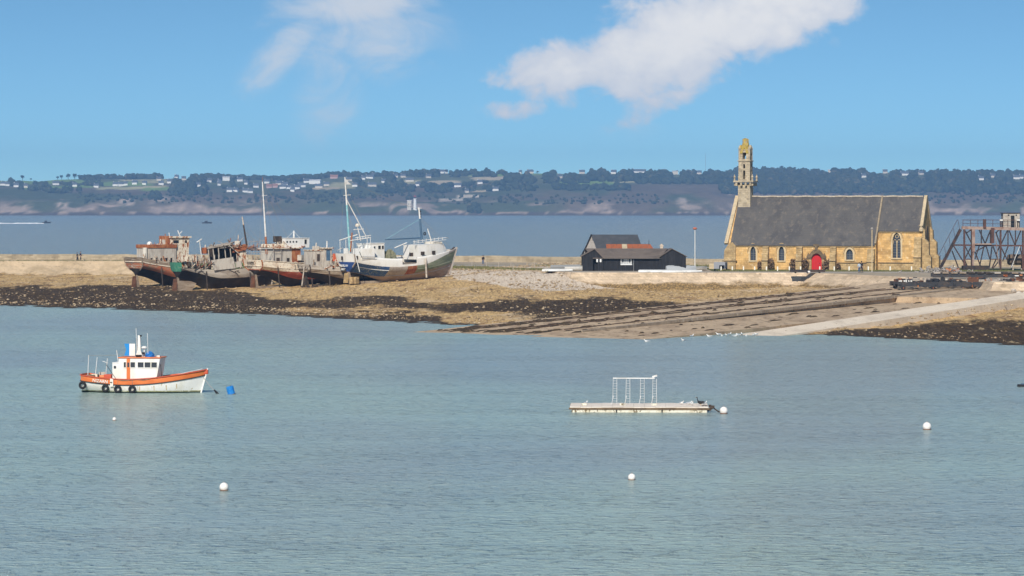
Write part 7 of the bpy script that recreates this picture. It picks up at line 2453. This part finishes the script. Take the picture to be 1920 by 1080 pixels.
def bird_meshes(body_mat, wing_mat, neck=0.0):
    prof = []
    m = MB()
    # trunk: tail, deep breast, neck, head in one skin (rings along x)
    R_ = [(-.26, .155, .012, .006), (-.18, .15, .04, .022), (-.06, .13, .075, .062), (.05, .13, .082, .078), (.13, .155, .06, .062), (.165, .20 + neck * .5, .036, .04), (.18, .245 + neck, .036, .038), (.205, .262 + neck, .030, .030), (.235, .258 + neck, .012, .012)]
    rows = []
    for (x, z, ry, rz_) in R_:
        rows.append([(x, ry * math.cos(k * math.pi / 4), z + rz_ * math.sin(k * math.pi / 4)) for k in range(8)])
    m.grid(rows, True)
    body = m.mesh('body', body_mat, True)
    w = MB()
    for s in (-1, 1):
        w.add([(.08, s * .082, .17), (-.02, s * .09, .135), (-.26, s * .03, .15), (-.10, s * .055, .205), (.08, s * .09, .165), (-.02, s * .098, .13), (-.26, s * .036, .145), (-.10, s * .062, .20)], [(0, 1, 2, 3), (7, 6, 5, 4), (0, 4, 5, 1), (1, 5, 6, 2), (2, 6, 7, 3), (3, 7, 4, 0)])
    wing = w.mesh('wings', wing_mat)
    b = MB().tube((.225, 0, .258 + neck), (.275, 0, .248 + neck), .011, .004, 5).mesh('beak', m_beak)
    l = MB()
    for s in (-1, 1):
        l.tube((0, s * .03, 0), (0, s * .03, .09), .007, None, 4)
    return body, wing, b, l.mesh('legs', m_beak)


GM = bird_meshes(m_gull, m_gullg)
CM = bird_meshes(m_cormo, m_cormo, .10)


def bird(name, p, rz, label, meshes, swim=False, s=1.5, group='gulls at the water edge'):
    e = empty(name, p, rz, label, 'bird', group)
    e.scale = (s, s, s)
    if swim:
        e.location.z -= .09 * s
    for nm, me in zip(('body', 'wings', 'beak', 'legs'), meshes):
        if swim and nm == 'legs':
            continue
        o = bpy.data.objects.new(nm, me)
        COL.objects.link(o)
        o.parent = e


q = random.Random(12)
GU = [1347, 1354, 1362, 1368, 1378, 1384, 1391, 1399, 1413, 1418]
for i, px in enumerate(GU):
    p = atz(px, 629.5 + (i % 3) * .7, .0)
    bird('gull', p, q.uniform(0, 6.2), '%s white gull from the left in the row at the foot of the slipway' % ordinal(i + 1), GM, i % 3 == 1, 1.35)
for i, (px, py, w) in enumerate(((1213, 641, 'leftmost gull swimming alone before the slipway'), (1281, 639, 'white gull swimming in front of the slipway toe'), (1297, 631, 'white gull at the water line, left of the gull row'), (1330, 631.5, 'white gull just left of the row at the slipway foot'))):
    bird('gull', atz(px, py, 0), q.uniform(0, 6), w, GM, True, 1.5)
rm_ = Matrix.Translation(ra.location) @ Matrix.Rotation(R(-2.2), 4, 'Z')
for i, (x, y, w) in enumerate(((1.1, 2.0, 'gull resting near the left end of the raft'), (7.9, 2.4, 'gull standing right of the ladder frames on the raft'), (8.45, 2.2, 'left gull of the pair near the right end of the raft'), (8.65, 1.7, 'right gull of the pair near the right end of the raft'), (9.5, 2.0, 'gull at the very right end of the raft'))):
    bird('gull', rm_ @ Vector((x, y, .41)), q.uniform(0, 6), w, GM, False, 1.0, 'birds on the raft')
bird('cormorant', rm_ @ Vector((9.25, 1.7, .41)), 2.6, 'black cormorant standing at the right end of the raft', CM, False, 1.5, 'birds on the raft')

# ------------------------------------------------------------------ people
m_skin = plain('skin', (.48, .30, .21), .6)
m_hair = plain('dark_hair', (.03, .022, .018), .8)
m_shoe = plain('shoe', (.03, .03, .03), .6)


def skin_mesh(name, chains, mat, parent, sub=1):
    """chains: list of lists of (co, radius); shared points are merged by position"""
    bm = bmesh.new()
    lay = bm.verts.layers.skin.verify()
    seen = {}
    for ch_ in chains:
        prev = None
        for co, r in ch_:
            key = tuple(round(c, 4) for c in co)
            v = seen.get(key)
            if v is None:
                v = bm.verts.new(co)
                v[lay].radius = (r, r) if not isinstance(r, tuple) else r
                v[lay].use_root = not seen
                seen[key] = v
            if prev is not None and prev is not v and not bm.edges.get((prev, v)):
                bm.edges.new((prev, v))
            prev = v
    me = bpy.data.meshes.new(name)
    bm.to_mesh(me)
    bm.free()
    me.materials.append(mat)
    o = bpy.data.objects.new(name, me)
    COL.objects.link(o)
    o.parent = parent
    sk = o.modifiers.new('skin', 'SKIN')
    sk.use_smooth_shade = True
    ss = o.modifiers.new('sub', 'SUBSURF')
    ss.levels = ss.render_levels = sub
    return o


def person(p, rz, label, jacket, trousers, hgt=1.72, stride=.16, arm=.06, group=None):
    e = empty('person', p, rz, label, 'person', group)
    k = hgt / 1.72
    e.scale = (k, k, k)
    pel, wai, che, nek, chin, top = (0, 0, .95), (0, 0, 1.12), (0, 0, 1.34), (0, .0, 1.47), (0, .015, 1.55), (0, .01, 1.66)
    hipL, hipR = (.09, 0, .90), (-.09, 0, .90)
    kneL, kneR = (.10, .07 + stride * .35, .50), (-.10, .04 - stride * .3, .50)
    ankL, ankR = (.10, stride * .9, .09), (-.10, -stride * .9, .09)
    toeL, toeR = (.11, stride * .9 + .16, .04), (-.11, -stride * .9 + .16, .04)
    shL, shR = (.17, 0, 1.39), (-.17, 0, 1.39)
    elL, elR = (.23, -.04 - arm, 1.12), (-.23, -.02 + arm, 1.12)
    wrL, wrR = (.22, .04 - arm, .88), (-.22, .10 + arm, .88)
    chains = [[(pel, .12), (wai, .11), (che, .13), (nek, .055), (chin, .075), (top, .085)],
              [(che, .13), (shL, .06), (elL, .045), (wrL, .028)], [(che, .13), (shR, .06), (elR, .045), (wrR, .028)],
              [(pel, .12), (hipL, .09), (kneL, .06), (ankL, .04), (toeL, .035)], [(pel, .12), (hipR, .09), (kneR, .06), (ankR, .04), (toeR, .035)]]
    for s, w in ((1, wrL), (-1, wrR)):
        palm = (w[0], w[1] + .02, w[2] - .07)
        chains.append([(w, .028), (palm, .032)])
        for f in range(4):
            y = -.03 + f * .02
            ln = (.06, .075, .08, .07)[f]
            chains.append([(palm, .032), ((w[0] - s * .005, palm[1] + y, palm[2] - .045), .009), ((w[0] - s * .02, palm[1] + y + .005, palm[2] - .045 - ln), .008)])
        chains.append([(palm, .032), ((w[0] - s * .01, palm[1] + .05, palm[2] - .01), .011), ((w[0] - s * .015, palm[1] + .06, palm[2] - .05), .009)])
    skin_mesh('body', chains, m_skin, e)
    f = lambda v, d=.0: v
    jk = skin_mesh('jacket', [[((0, 0, .86), .145), ((0, 0, 1.0), .145), (wai, .135), (che, .155), ((0, 0, 1.46), .075)], [(che, .155), (shL, .08), (elL, .065), ((.22, .02 - arm, .93), .05)], [(che, .155), (shR, .08), (elR, .065), ((-.22, .08 + arm, .93), .05)]], jacket, e)
    skin_mesh('trousers', [[((0, 0, .97), .135), ((0, 0, .93), .13), (hipL, .105), (kneL, .075), ((ankL[0], ankL[1] - .01, .13), .06)], [((0, 0, .93), .13), (hipR, .105), (kneR, .075), ((ankR[0], ankR[1] - .01, .13), .06)]], trousers, e)
    for a, t in ((ankL, toeL), (ankR, toeR)):
        skin_mesh('shoe', [[((a[0], a[1] - .05, .05), .05), ((a[0], a[1] + .05, .05), .052), (t, .045)]], m_shoe, e)
    # face: eyes, nose, mouth, ears as small shapes; hair as a cap
    fc = MB()
    for s in (-1, 1):
        fc.box((s * .03, .088, 1.62), (.02, .012, .012))
    fc.box((0, .085, 1.565), (.04, .012, .01))
    fc.build('eyes_and_mouth', m_hair, e)
    ns = MB().tube((0, .085, 1.615), (0, .108, 1.588), .008, .014, 6)
    for s in (-1, 1):
        ns.box((s * .082, .01, 1.605), (.014, .03, .05))
    ns.build('nose_and_ears', m_skin, e)
    rows = [[(.098 * math.cos(k * .524) * c, -.008 + .104 * math.sin(k * .524) * c, 1.66 + z) for k in range(12)] for c, z in ((1, -.03), (.98, .02), (.8, .065), (.4, .092), (.05, .098))]
    hr = MB().grid(rows, True)
    hr.add([(-.07, -.07, 1.54), (.07, -.07, 1.54), (.09, -.07, 1.66), (-.09, -.07, 1.66), (-.06, -.10, 1.55), (.06, -.10, 1.55), (.07, -.11, 1.66), (-.07, -.11, 1.66)], [(0, 1, 2, 3), (7, 6, 5, 4), (0, 4, 5, 1), (1, 5, 6, 2), (2, 6, 7, 3), (3, 7, 4, 0)])
    hr.build('hair', m_hair, e)
    return e


c_navy = plain('navy_cloth', (.015, .02, .04), .9)
c_black = plain('black_cloth', (.014, .014, .016), .9)
c_jean = plain('blue_jeans', (.045, .09, .18), .9)
c_pale = plain('pale_blue_coat', (.42, .50, .58), .9)
c_teal = plain('dark_teal_coat', (.02, .05, .07), .9)
person(atz(144.5, 488.6, GZ), R(-80), 'smaller person in dark clothes walking on the causeway, left of the pair', c_teal, c_navy, 1.66, .14, group='people on the causeway')
person(atz(151, 488.9, GZ), R(-100), 'taller person in a navy coat on the causeway, right of the pair', c_navy, c_black, 1.80, .15, group='people on the causeway')
person(atz(906, 497.2, GZ), R(160), 'lone person in dark jacket and blue jeans on the causeway road', c_black, c_jean, 1.78, .05, group='people on the causeway')
person(atz(1611, 511.3, GZ), R(20), 'person in a pale coat standing before the chapel', c_pale, c_jean, 1.66, .04, group='couple in front of the chapel')
person(atz(1615.5, 511.3, GZ), R(-30), 'person in a black jacket and jeans standing before the chapel', c_black, c_navy, 1.84, .06, .1, group='couple in front of the chapel')
